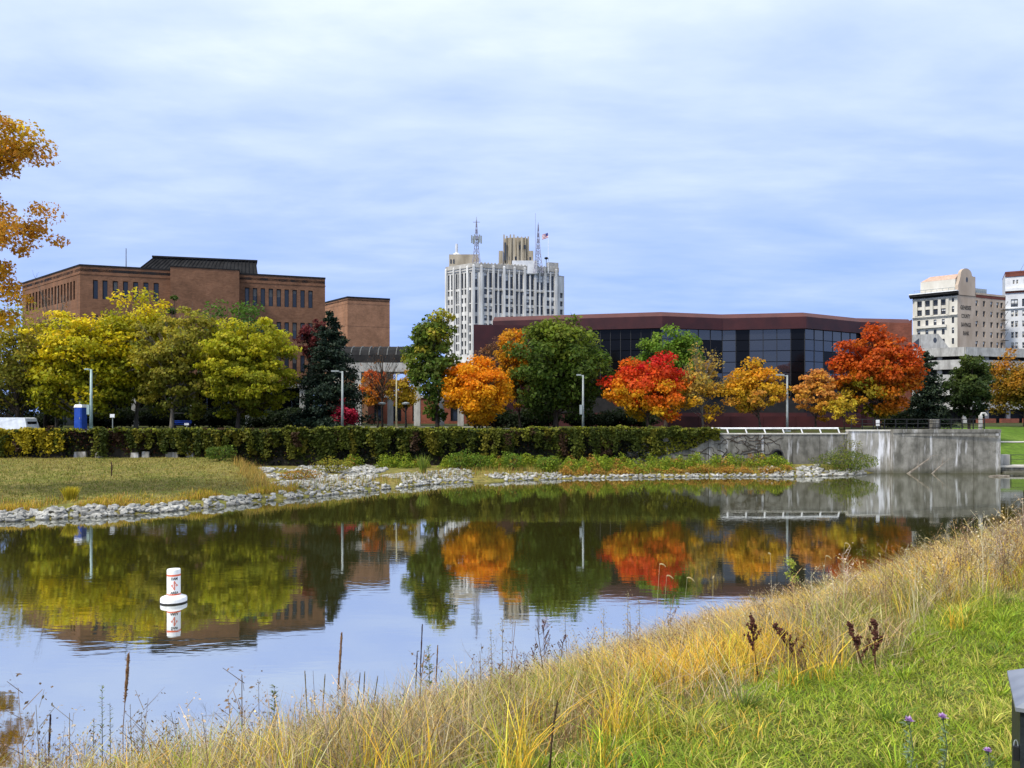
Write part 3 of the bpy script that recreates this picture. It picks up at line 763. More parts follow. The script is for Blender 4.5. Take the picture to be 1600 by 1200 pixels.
for k in range(5):
    if k < 4: slab(k, 0.0, 1.2, z_f0, z_f1, M_maroon, 'fascia')
    A, B, C_ = OFF[0.0], OFF[0.75], OFF[1.3]
    m = MB(); m.poly([(*A[k].xy, z_f1+0.003), (*A[k+1].xy, z_f1+0.003), (*B[k+1].xy, ZM), (*B[k].xy, ZM)]); m.poly([(*B[k].xy, ZM), (*B[k+1].xy, ZM), (*C_[k+1].xy, ZM), (*C_[k].xy, ZM)]); m.build('sloped_coping', M_maroon2, bM)
    if k == 4: break
    a, b = OFF[0.35][k], OFF[0.35][k+1]; d = (b-a); ln = d.length; d.normalize(); nn = Vector((d.y, -d.x, 0))
    nc = seg_panes[k]
    for q in range(nc+1):
        s0 = a+d*(ln*q/nc); m = MB(); m.box((s0.x, s0.y, (pane_rows[-1]+z_f0)/2), (0.07, 0.10, z_f0-pane_rows[-1]-0.01), math.atan2(d.y, d.x)); m.build('mullion', M_darkframe, bM)
    for q in range(nc):
        for r_ in range(6):
            s0, s1 = a+d*(ln*q/nc+0.04), a+d*(ln*(q+1)/nc-0.04)
            zt_, zb_ = pane_rows[r_]-0.04, pane_rows[r_+1]+0.04
            xm = 800+F*((s0.x+s1.x)/2)/((s0.y+s1.y)/2)
            dark = (k == 0 and xm < 1035) or (k, q, r_) in blk or r_ >= 5 or (1240 < xm < 1262) or (1158 < xm < 1180 and r_ in (0, 1, 2, 3)) or (xm > 1282 and r_ in (2, 3))
            jit = rng.uniform(-0.012, 0.012)
            m = MB(); m.prism([(s0-nn*jit).xy, (s1+nn*jit).xy, (s1-nn*0.06).xy, (s0-nn*0.06).xy], zb_, zt_); m.build('pane', M_blackglass if dark else M_mirror, bM)
    slab(k, 0.55, 0.95, ZP, z_f0-0.003, M_black, 'core_wall')
    slab(k, -0.1, 0.3, ZP, z_base, M_maroon, 'base_wall')
a, b = pl[4], pl[5]; d = (b-a).normalized(); e_ = a+d*2.6
facade('dark_slot_wall', a, e_, ZP, z_f1, [], M_maroon, bM); facade('brick_wall', e_, b, ZP, z_f1, [], M_redbrick, bM)
q_ = pl[4]; nn = OFF[0.95][4]-q_; m = MB(); m.prism(poly_ccw([tuple(q_.xy), tuple((q_+d*0.9).xy), tuple((q_+d*0.9+nn).xy), tuple((q_+nn*1.1).xy)]), ZP, z_f0-0.003); m.build('corner_pier', M_maroon, bM)
e0 = pl[5]; facade('brick_wall', e0, e0+Vector((6, 22, 0)), ZP, ZM-0.1, [], M_redbrick, bM)
m = MB(); w0, w1 = P(1413, 540, 101.9), P(1424, 565, 102); m.box(((w0.x+w1.x)/2, 101.8, (w0.z+w1.z)/2), (w1.x-w0.x, 0.3, abs(w0.z-w1.z))); m.build('window', M_blackglass, bM)
roof_part('flat_roof', [p+Vector((0, 1.3, 0)) for p in pl]+[pl[5]+Vector((6, 22, 0)), pl[0]+Vector((0, 25, 0))], ZM-0.9, ZM-0.35, M_black, bM)
l0, l1 = P(740, 507, 97), P(812, 508, 98)
roof_part('side_wing', [(l0.x, l0.y), (l1.x+1.2, l1.y+0.2), (l1.x+1.2, l1.y+12), (l0.x+0.4, l0.y+12)], ZP, PZ(507, 97), M_maroon, bM)
# low maroon garden wall in front
gw = empty('maroon_garden_wall', (PX(1180, 87), 87, ZP), 'low dark maroon garden wall behind the orange saplings', 'wall')
for k in range(6):
    xa, xb = PX(1040+k*51, 87), PX(1040+(k+1)*51, 87)-0.03
    m = MB(); m.prism([(xa, 87), (xb, 87), (xb, 87.4), (xa, 87.4)], ZP, PZ(651, 87)+0.02); m.build('wall_panel', M_maroon, gw)

# ------------------------------------------------------------------ white tower
T1 = P(739, 410, 300); 
dr = Vector((math.cos(math.radians(17)), math.sin(math.radians(17)), 0)); dl = Vector((-0.80, 0.60, 0))
pT = Vector((T1.x, T1.y, 0)); ZT = PZ(411, 300)
LR = u_at(pT, dr, 873); LL = u_at(pT, dl, 697)
T2 = pT+dr*LR; T0 = pT+dl*LL
tw = empty('art_deco_tower', (T1.x+14, T1.y+14, ZP), 'tall white stone art deco tower with stepped tan crown', 'building')
def zT(y): return PZ(y, 300)
rowA = [454.9, 468.6, 481.8, 496, 509.2, 522.8, 536.2, 549]
pairsA = [(430, 473), (612, 652), (790, 828), (962, 1000)]; pairsB = [(517, 557), (695, 735), (872, 908)]; solo = [350]
hs = []; kinds = []
def zx(z): return 680+z/5.4545
def addh(x, wpx, y0, y1, p, d, kind):
    a, b = u_at(p, d, x-wpx/2), u_at(p, d, x+wpx/2)
    if a > b: a, b = b, a
    hs.append((a, b, zT(y1), zT(y0))); kinds.append(kind)
for z in [c for pr in pairsA+pairsB for c in pr]+solo: addh(zx(z), 4.6, 422.5, 448, pT, dr, 'tall')
for z in [c for pr in pairsA for c in pr]:
    for y in rowA: addh(zx(z), 4.8, y-4.4, y+4.2, pT, dr, 'small')
for z in [c for pr in pairsB for c in pr]+solo:
    for y0, y1 in ((452.5, 473), (474.5, 487.5), (494, 505), (508, 519), (522, 533), (536, 547)): addh(zx(z), 3.7, y0, y1, pT, dr, 'strip')
fo, p0, u, n, Ln = facade('wall', pT, T2, 20, ZT-1.6, hs, M_tower, tw, 0.55)
for h, kd in zip(hs, kinds):
    window(tw, p0, u, n, h, 0.55, M_win, M_frame if kd != 'strip' else M_darkframe, 3 if kd == 'tall' else 2, 1, random.choice([0, 0, 0.25, 0.5]) if kd != 'strip' else 0, fw=0.12)
# left face (facade runs left to right: from T0 to pT)
hs = []; kinds = []; dl_r = -dl
for x, kd in ((701, 's'), (706, 's'), (713.6, 'b'), (717.3, 'b'), (722.3, 's'), (727.4, 's'), (734.4, 'b')):
    a, b = u_at(T0, dl_r, x-1.35), u_at(T0, dl_r, x+1.35)
    hs.append((a, b, zT(449), zT(425))); kinds.append('tall')
    if kd == 's':
        for y in rowA: hs.append((a, b, zT(y+4), zT(y-4.2))); kinds.append('small')
    else:
        for y0, y1 in ((452.5, 473), (474.5, 487.5), (494, 505), (508, 519), (522, 533), (536, 547)): hs.append((a, b, zT(y1), zT(y0))); kinds.append('strip')
fo, p0, u, n, Ln = facade('wall', T0, pT, 20, ZT-1.6, hs, M_tower, tw, 0.55)
for h, kd in zip(hs, kinds):
    window(tw, p0, u, n, h, 0.55, M_win, M_frame if kd == 'small' else M_darkframe, 3 if kd == 'tall' else 2, 1, 0, fw=0.1)
nR = Vector((dr.y, -dr.x, 0)); nL = Vector((-dl_r.y*-1, -dl_r.x, 0)); nL = Vector((dl_r.y, -dl_r.x, 0))
# lower shaft, right chamfer, rear walls
T3 = T2+Vector((2.3, 1.9, 0)); T4 = T3+Vector((-6, 24, 0)); T5 = T0+Vector((3, 22, 0))
facade('wall', T2, T3, 20, ZT-3.2, [(0.7, 2.2, zT(y+4), zT(y-4.2)) for y in rowA], M_tower, tw, 0.5)
pc_ = (T3-T2).normalized(); nc_ = Vector((pc_.y, -pc_.x, 0))
for y in rowA: window(tw, T2, pc_, nc_, (0.7, 2.2, zT(y+4), zT(y-4.2)), 0.5, M_win, M_frame, 2, fw=0.12)
facade('wall', T3, T4, 20, ZT-3.2, [], M_tower, tw); facade('wall', T5, T0, 20, ZT-3, [], M_tower, tw)
roof_part('lower_shaft', [T0, pT, T2, T3, T4, T5], ZP, 20-0.003, M_tower, tw)
roof_part('flat_roof', [T0*1, pT*1, T2*1, T3*1, T4*1, T5*1], ZT-3.3, ZT-2.9, M_towertop, tw)
# parapet with weathered cresting; piers with pointed tops
for a, b in ((T0, pT), (pT, T2)):
    coping_line('parapet', a, b, ZT-1.597, ZT, 0.35, M_towertop, tw, 0.6)
    coping_line('string_course', a, b, zT(421.5), zT(420.6), 0.28, M_towertop, tw, -0.005)
prs = sorted([zx(z) for pr in pairsA+pairsB for z in pr]+[zx(350)])
edges = [zx(z) for z in (325, 390, 495, 585, 674, 762, 850, 936, 1028)]
def pier(p, d, nn, x, w, y_top, out=0.75, ybot=552):
    a = u_at(p, d, x); c = p+d*a
    zb, zt_ = zT(ybot), zT(y_top)
    m = MB(); q = [(c-d*w/2+nn*out).xy, (c+d*w/2+nn*out).xy, (c+d*w/2-nn*-0.004).xy, (c-d*w/2-nn*-0.004).xy]
    m.prism(q, zb, zt_)
    tp = (c+nn*out*0.25).xy
    m.prism(q, zt_, zt_+w*1.1, [tp+(d*-0.08).xy, tp+(d*0.08).xy, (c+d*0.08).xy, (c-d*0.08).xy])
    m.build('pier', M_tower, tw)
for x in edges: pier(pT, dr, nR, x, 0.95, 415, 0.55)
for z0_, z1_ in pairsA+pairsB: pier(pT, dr, nR, (zx(z0_)+zx(z1_))/2, 0.5, 420, 0.3)
for z0_, z1_ in pairsB:                               # dark pointed canopies above the strip bays
    for z in (z0_, z1_):
        a = u_at(pT, dr, zx(z)); c = pT+dr*a+nR*0.45
        m = MB(); m.poly([(*(c-dr*0.8).xy, zT(452.6)), (*(c+dr*0.8).xy, zT(452.6)), (*c.xy, zT(448.6))]); 
        m.prism([(c-dr*0.75).xy, (c+dr*0.75).xy, (c+dr*0.75-nR*0.42).xy, (c-dr*0.75-nR*0.42).xy], zT(452.4), zT(451.4), [(c-dr*0.1).xy, (c+dr*0.1).xy, (c+dr*0.1-nR*0.42).xy, (c-dr*0.1-nR*0.42).xy])
        m.build('bay_canopy', M_towertop, tw)
for x in (697.6, 709.6, 720, 731): pier(T0, dl_r, nL, x, 0.8, 415.5, 0.5)
for k in range(26):                                   # cresting teeth along the parapet
    c = pT.lerp(T2, (k+0.5)/26)+nR*0.1
    m = MB(); m.box((c.x, c.y, ZT+0.25), (0.75, 0.5, 0.49), math.radians(17), 0.55); m.build('cresting', M_towertop, tw)
m = MB(); c = pT.lerp(T2, 0.93); m.box((c.x, c.y+2.0, ZT+0.6), (4.4, 1.4, 3.4), math.radians(17)); m.build('corner_turret', M_towertop, tw)
# crown: stepped octagonal tan block
cr_ = Vector((PX(806.5, 314), 314, 0)); zc = lambda y: PZ(y, 309)
m = MB(); wC = 42/F*309
def octo(c, w, d_, k=0.22): return [(c.x-w/2+w*k, c.y-d_/2), (c.x+w/2-w*k, c.y-d_/2), (c.x+w/2, c.y-d_/2+d_*k), (c.x+w/2, c.y+d_/2), (c.x-w/2, c.y+d_/2), (c.x-w/2, c.y-d_/2+d_*k)]
m.prism(octo(cr_, wC, 10), ZT-3, zc(371), octo(cr_, wC*0.95, 9.5)); crown = m.build('crown', M_towertan, tw)
for k, (x, yt) in enumerate(((787.5, 366), (792, 368), (797.5, 367), (803, 367.5), (809, 370), (815, 371), (821, 369.5), (825.5, 369))):
    m = MB(); hz = zc(yt)-(ZT-3); m.box((PX(x, 309), 308.6-0.4*(k % 2)-0.1*k if k in (2, 3, 4, 5) else 309.6, ZT-3+hz/2), (0.7, 0.6, hz), 0, 0.8); m.build('crown_pier', M_towertan, crown)
for x, y0, y1, w in ((789.6, 379, 407, 2.6), (812.8, 383, 389.5, 3.2), (819.8, 383, 389.5, 3.2), (805.5, 401, 406, 3.2), (796.5, 401, 407, 2.4), (828.5, 402, 407, 3)):
    m = MB(); m.box((PX(x, 308.9), 308.75, (zc(y0)+zc(y1))/2), (w/F*309, 0.25, zc(y0)-zc(y1))); m.build('crown_window', M_win, crown)
for x in (782.5, 830):
    m = MB(); m.box((PX(x, 309), 311, (ZT-3+zc(392))/2), (7/F*309, 5, zc(392)-ZT+3), 0, 0.9); m.build('crown_buttress', M_towertan, crown)
m = MB(); c0_, c1_ = PX(800, 304), PX(840, 304); m.box(((c0_+c1_)/2, 308, (ZT-2.9+PZ(405.5, 304))/2), (c1_-c0_, 4.0, PZ(405.5, 304)-ZT+2.9)); m.build('roof_plant_room', M_whitewall, tw)
m = MB(); c0_, c1_ = PX(701.5, 309), PX(747, 309); zz = PZ(397, 309)
m.box(((c0_+c1_)/2, 313, (ZT-3+zz)/2), (c1_-c0_, 7, zz-ZT+3)); m.build('roof_penthouse', M_towertan, tw)
for x in (704.5, 709):
    m = MB(); m.box((PX(x, 309.4), 309.45, PZ(408, 309)), (2.2/F*309, 0.2, 1.6)); m.build('penthouse_window', M_win, tw)
c = P(713.5, 381, 311); m = MB(); m.tube([(c.x, c.y, zz), (c.x, c.y, c.z)], [0.55, 0.5], 10); m.lathe((c.x, c.y, zz), [(1.6, 0.003), (1.2, 0.6), (0.5, 0.9)], 12); m.build('chimney', M_whitewall, tw)

def mast(x, ybase, ytop, yspire, Y, wpx, label, panels=None):
    zb = ZT-2.9; c = Vector((PX(x, Y), Y, zb)); r = empty('radio_mast', c, label, 'mast', 'masts on the tower roof')
    zt_ = PZ(ytop, Y); H = zt_-zb; w = wpx/F*Y/2
    legs = []
    for k in range(3):
        a = math.pi/2+k*2*math.pi/3
        f0 = Vector((c.x+w*math.cos(a), c.y+w*math.sin(a), zb)); f1 = Vector((c.x+w*0.42*math.cos(a), c.y+w*0.42*math.sin(a), zb+H*0.45)); f2 = Vector((c.x+0.12*math.cos(a), c.y+0.12*math.sin(a), zt_))
        m = MB(); m.tube([f0, f1, f2], [0.13, 0.11, 0.09], 5); m.build('leg', M_mast, r)
        def at(t, f0=f0, f1=f1, f2=f2): return f0.lerp(f1, t/0.45) if t < 0.45 else f1.lerp(f2, (t-0.45)/0.55)
        legs.append(at)
    m = MB(); nb = 8
    for q in range(nb):
        t0_, t1_ = q/nb*0.96, (q+1)/nb*0.96
        for k in range(3):
            a, b = legs[k], legs[(k+1) % 3]
            m.tube([a(t0_), b(t1_)], [0.06, 0.06], 4); m.tube([b(t0_), a(t1_)], [0.06, 0.06], 4)
    m.build('bracing', M_mast, r)
    m = MB(); m.tube([(c.x, c.y, zt_-0.2), (c.x, c.y, PZ(yspire, Y))], [0.13, 0.06], 5); m.build('spire', M_mast, r)
    if panels:
        for k in range(6):
            a = k*math.pi/3+0.2; R_ = 7.5/F*Y
            m = MB(); m.box((c.x+R_*math.cos(a), c.y+R_*math.sin(a), PZ(panels, Y)), (0.55, 0.4, 3.0)); m.tube([(c.x, c.y, PZ(panels, Y)), (c.x+R_*math.cos(a), c.y+R_*math.sin(a), PZ(panels, Y))], [0.1, 0.1], 4); m.build('antenna_panel', M_grey, r)
        m = MB(); zz_ = PZ(347, Y); m.tube([(c.x-1.3, c.y, zz_), (c.x+1.3, c.y, zz_)], [0.1, 0.1], 4); m.build('crossarm', M_mast, r)
mast(744.5, 410, 344, 338.5, 305, 19, 'lattice radio mast with ring of antenna panels, left on the tower roof', 374)
mast(841, 412, 351, 347, 306, 17, 'lattice radio mast beside the flag on the tower roof')
c = P(836.5, 334, 306)
m = MB(); m.tube([(c.x, c.y-1, ZT-2.9), (c.x, c.y-1, c.z)], [0.1, 0.05], 5); tag(m.build('whip_antenna', M_mast, None, (c.x, c.y-1, ZT-2.9)), 'thin whip antenna rising left of the flagpole mast', 'antenna')
c = P(856.8, 363, 305); fl = empty('flagpole', (c.x, c.y, ZT-2.9), 'flagpole with small striped flag on the tower roof', 'flagpole')
m = MB(); m.tube([(c.x, c.y, ZT-2.9), c], [0.12, 0.08], 6); m.build('pole', M_white, fl)
m = MB(); sx, sz = 2.3, 1.9
for k in range(7):
    m.cur = k % 2
    for q in range(5):
        f0, f1 = q/5, (q+1)/5
        def fp(f, v): return (c.x-0.1-sx*f, c.y+0.18*math.sin(f*6), c.z-0.1-v*sz-f*0.9)
        if k < 4 and q < 2: m.cur = 2
        else: m.cur = k % 2
        m.quad(fp(f0, (k+1)/7), fp(f1, (k+1)/7), fp(f1, k/7), fp(f0, k/7))
m.build('flag', [M_flagred, M_white, M_flagblue], fl)
c = P(853.5, 404, 305); m = MB(); m.tube([(c.x, c.y, ZT-2.9), (c.x, c.y, c.z-0.4)], [0.12, 0.12], 5); m.lathe((c.x, c.y, c.z-0.4), [(0.2, 0), (0.75, 0.35), (0.7, 0.75), (0.2, 1.0)], 10)
tag(m.build('roof_beacon', M_darkmetal, None, (c.x, c.y, ZT-2.9)), 'small dark dish unit on the tower roof below the flag', 'antenna')

# ------------------------------------------------------------------ cream bank building with painted sign
H1 = P(1496, 455, 220); H0 = P(1426, 459, 228); H2 = P(1571, 463, 229)
pH = Vector((H1.x, H1.y, 0)); pH0 = Vector((H0.x, H0.y, 0)); pH2 = Vector((H2.x, H2.y, 0))
ZH = PZ(458, 222)
ht = empty('bank_building', (H1.x+2, H1.y+8, ZP), 'cream stone bank building with dark cornice and painted wall sign', 'building')
def zH(y): return PZ(y, 222)
uL = (pH-pH0).normalized(); nLh = Vector((uL.y, -uL.x, 0)); uRr = (pH2-pH).normalized(); nRh = Vector((uRr.y, -uRr.x, 0))
hs = []; kd = []
for x in (1437, 1449.5, 1462, 1474):
    for y in (472, 486): hs.append((u_at(pH0, uL, x-3.6), u_at(pH0, uL, x+3.6), zH(y+4.6), zH(y-4.6))); kd.append(2)
for x in (1435.7, 1448.3, 1461, 1473.8):
    for y in (502.5, 518, 533.5): hs.append((u_at(pH0, uL, x-2.3), u_at(pH0, uL, x+2.3), zH(y+4.4), zH(y-4.4))); kd.append(1)
for x in (1489,):
    for y in (468, 484, 501, 517, 533.5): hs.append((u_at(pH0, uL, x-1.8), u_at(pH0, uL, x+1.8), zH(y+4.6), zH(y-4.6))); kd.append(1)
fo, p0, u, n, Ln = facade('wall', pH0, pH, ZP, ZH-0.4, hs, M_hotel, ht, 0.35)
for h, k in zip(hs, kd): window(ht, p0, u, n, h, 0.35, M_win, M_darkframe, 2, k, random.choice([0, 0, 0.4]), fw=0.1)
hs = []
for x in (1526.3, 1537.8, 1549.4, 1559, 1565.2):
    for y in (472.5, 488.5, 505, 521, 536.5): hs.append((u_at(pH, uRr, x-1.9), u_at(pH, uRr, x+1.9), zH(y+4.4), zH(y-4.4)))
fo, p0, u, n, Ln = facade('side_wall', pH, pH2, ZP, ZH-0.4, hs, M_hotelside, ht, 0.35)
for h in hs: window(ht, p0, u, n, h, 0.35, M_win, M_frame, 2, 1, random.choice([0, 0, 0.5]), fw=0.1)
roof_part('flat_roof', [pH0, pH, pH2, pH2-nRh*9, pH0-nLh*9], ZH-0.9, ZH-0.5, M_black, ht)
# deep dark cornice on the left face, pale top, red band on the side
for lo, hi, o_, mt in ((457.0, 460.5, 1.4, M_darkmetal), (460.55, 462.3, 0.7, M_darkmetal), (455.6, 456.95, 1.6, M_white)):
    coping_line('cornice', pH0-uL*0.6, pH+uL*0.3, zH(hi), zH(lo), o_, mt, ht, -0.005)
for y, o_ in ((464.8, 0.3), (492.5, 0.55), (494.2, 0.3)):
    coping_line('string_course', pH0, pH, zH(y+0.9), zH(y-0.6), o_, M_hotel, ht, -0.005)
for x in (1431.5, 1443.3, 1455.8, 1468.2, 1480.5):
    c = pH0+uL*u_at(pH0, uL, x)+nLh*0.2
    m = MB(); m.box((c.x, c.y, (zH(492)+zH(466))/2), (0.75, 0.38, zH(466)-zH(492)-0.3), math.atan2(uL.y, uL.x)); m.build('pilaster', M_hotel, ht)
ub = u_at(pH, uRr, 1517); 
coping_line('red_band', pH+uRr*u_at(pH, uRr, 1500), pH+uRr*ub, zH(460.5), zH(454.8), 0.06, M_hotelred, ht, -0.005)
coping_line('red_band', pH+uRr*u_at(pH, uRr, 1525), pH2, zH(463.5), zH(459), 0.06, M_hotelred, ht, -0.005)
coping_line('parapet', pH+uRr*u_at(pH, uRr, 1525), pH2, zH(458.9), zH(456), 0.1, M_hotelside, ht, 0.5)
coping_line('balcony', pH0+uL*u_at(pH0, uL, 1432), pH0+uL*u_at(pH0, uL, 1479), zH(511), zH(507), 0.7, M_hotel, ht, -0.005)
# curved gable with oculus, penthouse and tiled roof
ga, gb = u_at(pH, uRr, 1496.5), u_at(pH, uRr, 1523.5)
m = MB(); pts = [(ga, zH(462)), (gb, zH(462)), (gb, zH(431.5)), (gb-1.1, zH(431.5))]
cg = (ga+gb)/2-0.2; rg = (gb-ga)/2-1.3
for k in range(11):
    a = math.pi*k/10; pts.append((cg+rg*math.cos(a), zH(431.5)+rg*0.62*math.sin(a)*1.25+0.25))
pts += [(ga+1.0, zH(433)), (ga+0.6, zH(440)), (ga, zH(447))]
fr_ = [pH+uRr*a+nRh*0.12 for a, z in pts]; bk_ = [p-nRh*0.9 for p in fr_]
m.poly([(*p.xy, pz[1]) for p, pz in zip(fr_, pts)]); m.poly([(*p.xy, pz[1]) for p, pz in reversed(list(zip(bk_, pts)))])
for k in range(len(pts)):
    j = (k+1) % len(pts); m.quad((*fr_[k].xy, pts[k][1]), (*bk_[k].xy, pts[k][1]), (*bk_[j].xy, pts[j][1]), (*fr_[j].xy, pts[j][1]))
gable = m.build('gable', M_hotelside, ht)
oc = pH+uRr*(cg+0.2)+nRh*0.135; m = MB()
m.poly([(oc.x+uRr.x*0.42*math.cos(t*math.pi/8), oc.y+uRr.y*0.42*math.cos(t*math.pi/8), zH(437.5)+0.78*math.sin(t*math.pi/8)) for t in range(16)]); m.build('oculus', M_win, gable)
e0_ = pH+uRr*(ga+0.3)-nRh*1.0; back = Vector((-uRr.x*0+uL.x*-1, uL.y*-1, 0))*9.0
e1_ = e0_+back; e2_ = e1_+uRr*3.6; e3_ = e0_+uRr*3.6
roof_part('penthouse', [e0_, e3_, e2_, e1_], ZH-0.4, zH(436.5), M_hotel, ht)
m = MB(); m.prism(poly_ccw([tuple(e0_.xy), tuple(e3_.xy), tuple((e2_).xy), tuple((e1_).xy)]), zH(436.4), zH(428), poly_ccw([tuple((e0_+uRr*1.6).xy), tuple((e3_-uRr*0.3).xy), tuple((e2_-uRr*0.3-back*0.18).xy), tuple((e1_+uRr*1.6-back*0.18).xy)])); m.build('tiled_roof', M_tile, ht)
m = MB()
for k in range(8):
    c = pH0+uL*(0.4+k*1.5); m.tube([(c.x, c.y, zH(455.5)), (c.x, c.y, zH(450))], [0.06, 0.06], 4)
c0_, c1_ = pH0+uL*0.4, pH0+uL*10.9; m.tube([(*c0_.xy, zH(450)), (*c1_.xy, zH(450))], [0.07, 0.07], 4); m.build('roof_railing', M_grey, ht)
for k in range(7):
    c = pH+uRr*(u_at(pH, uRr, 1528)+k*0.98)-nRh*2; m = MB(); m.box((c.x, c.y, zH(453)), (0.75, 0.9, 2.2)); m.tube([(c.x, c.y, zH(449)), (c.x, c.y, zH(447.8))], [0.3, 0.3], 6); m.build('roof_unit', M_grey, ht)
m = MB(); c = pH+uRr*u_at(pH, uRr, 1567)+nRh*0.6
for y in (480, 496, 512, 529): m.box((c.x, c.y, zH(y)), (2.0, 1.0, 0.12), math.atan2(uRr.y, uRr.x)); m.tube([(c.x-0.9, c.y-0.5, zH(y)), (c.x+0.9, c.y, zH(y-14))], [0.06, 0.06], 4)
m.build('fire_escape', M_darkframe, ht)

def text_mesh(txt, bold=0.02):
    cu = bpy.data.curves.new('lettering', 'FONT'); cu.body = txt; cu.align_x = 'CENTER'; cu.align_y = 'CENTER'; cu.size = 1.0; cu.offset = bold; cu.resolution_u = 3
    o = bpy.data.objects.new('lettering', cu); COL.objects.link(o)
    dg = bpy.context.evaluated_depsgraph_get(); me = bpy.data.meshes.new_from_object(o.evaluated_get(dg))
    bpy.data.objects.remove(o); bpy.data.curves.remove(cu)
    co = np.array([v.co[:] for v in me.vertices]); w = np.ptp(co[:, 0]); h = np.ptp(co[:, 1])
    co[:, 0] -= (co[:, 0].max()+co[:, 0].min())/2; co[:, 1] -= (co[:, 1].max()+co[:, 1].min())/2
    return me, co, w, h
for txt, yc, x0_, x1_ in (('GENESEE', 481.2, 1500.5, 1517.2), ('COUNTY', 494.3, 1502, 1516), ('SAVINGS', 507.8, 1501.5, 1517), ('BANK', 521, 1504.7, 1514.3)):
    me, co, w, h = text_mesh(txt, 0.03)
    ua, uc = u_at(pH, uRr, x0_), u_at(pH, uRr, x1_)
    cx = (ua+uc)/2; sx = (uc-ua)/w; sz = (6.6/F*221)/h
    base = pH+nRh*0.03
    new = [(base.x+uRr.x*(cx+a*sx), base.y+uRr.y*(cx+a*sx), zH(yc)+b*sz) for a, b, _ in co]
    off = wl(ht)
    for v, q in zip(me.vertices, new): v.co = Vector(q)-off
    me.materials.clear(); me.materials.append(M_ghost); me.name = 'painted_lettering'
    link('painted_lettering', me, ht)

# next building at the frame edge
K0 = P(1570.5, 425, 235); K1 = P(1690, 410, 226)
kb = empty('pale_office_block', ((K0.x+K1.x)/2, 240, ZP), 'pale stone office block cut by the right picture edge', 'building')
ZK = PZ(425, 235); pK = Vector((K0.x, K0.y, 0)); uK = (Vector((K1.x, K1.y, 0))-pK).normalized(); nK = Vector((uK.y, -uK.x, 0))
def zK(y): return PZ(y, 234)
hs = []; kd = []
for g_ in range(6):
    for o_ in (0, 6.3):
        x = 1582+g_*17.5+o_
        for y in (490, 506.5, 523.5, 540): hs.append((u_at(pK, uK, x-2.3), u_at(pK, uK, x+2.3), zK(y+4.8), zK(y-4.8))); kd.append(1)
    x = 1585+g_*17.5; hs.append((u_at(pK, uK, x-5.5), u_at(pK, uK, x+5.5), zK(479.5), zK(467.5))); kd.append(2)
    for o_ in (-0.6, 4.9):
        x = 1584.6+g_*17.5+o_; hs.append((u_at(pK, uK, x-1.6), u_at(pK, uK, x+1.6), zK(443.8), zK(437.5))); kd.append(1)
fo, p0, u, n, Ln = facade('wall', pK, K1, ZP, ZK-0.5, hs, M_whitewall, kb, 0.35)
for h, k in zip(hs, kd): window(kb, p0, u, n, h, 0.35, M_win, M_darkframe if k == 2 else M_hotel, 2, k, random.choice([0, 0.3, 0.6]), fw=0.12)
for y0, y1, o_, mt in ((426, 432, 0.25, M_hotelred), (455, 457.5, 0.35, M_hotelred), (450.5, 454.9, 0.7, M_whitewall), (481, 482.5, 0.4, M_whitewall)):
    coping_line('string_course', pK, K1, zK(y1), zK(y0), o_, mt, kb, -0.005)
facade('side_wall', pK-nK*14, pK, ZP, ZK-0.5, [], M_whitewall, kb)
roof_part('flat_roof', [pK+nK*0.3, Vector((K1.x, K1.y, 0))+nK*0.3, Vector((K1.x, K1.y+14, 0)), pK-nK*14], ZK-0.497, ZK, M_hotelred, kb)
c = P(1598, 408, 236); m = MB(); m.tube([(c.x-1.0, c.y, ZK), (c.x+0.8, c.y, c.z)], [0.1, 0.06], 5); m.build('roof_antenna', M_grey, kb)

# ------------------------------------------------------------------ parking garage
gp = empty('parking_garage', (PX(1520, 145), 147, ZP), 'grey concrete parking garage with open decks below the bank building', 'garage')
def zG(y): return PZ(y, 142)
gx0, gx1, gxm = PX(1424, 142), PX(1800, 142), PX(1507, 139)
front = [Vector((gx0, 143.5, 0)), Vector((gxm, 139, 0)), Vector((gx1, 150, 0))]
def band(y0, y1, mat, nm, out=0.0, th=0.6):
    for a, b in zip(front[:-1], front[1:]): coping_line(nm, a, b, zG(y1), zG(y0), out, mat, gp, th)
band(544.5, 558, M_conc3, 'parapet', 0.25); band(563.5, 578, M_conc3, 'parapet', 0.05); band(586, 598, M_conc3, 'parapet', 0.05); band(606, 619, M_conc3, 'parapet', 0.05); band(627, 640, M_conc3, 'parapet', 0.05)
for a, b in zip(front[:-1], front[1:]):
    coping_line('dark_interior', a, b, ZP, zG(545), -1.6, M_black, gp, 2.2)
    d = (b-a); ln = d.length; d.normalize()
    for k in range(int(ln/5)+1):
        c = a+d*(k*5.0+0.6)+Vector((0, 0.9, 0)); m = MB(); m.box((c.x, c.y, (ZP+zG(545))/2), (0.7, 0.5, zG(545)-ZP-0.02)); m.build('column', M_conc3, gp)
    if a is front[1]:
        for k in range(5):
            s0, s1 = a+d*(3+k*5.4), a+d*(3+k*5.4+4.2); coping_line('brick_panel', s0, s1, ZP, zG(654), 0.0, M_redbrick, gp, 0.4)
roof_part('deck', [front[0]+Vector((0, 0.8, 0)), front[1]+Vector((0, 0.8, 0)), front[2]+Vector((0, 0.8, 0)), Vector((gx1, 185, 0)), Vector((gx0, 185, 0))], zG(551), zG(549), M_conc3, gp)
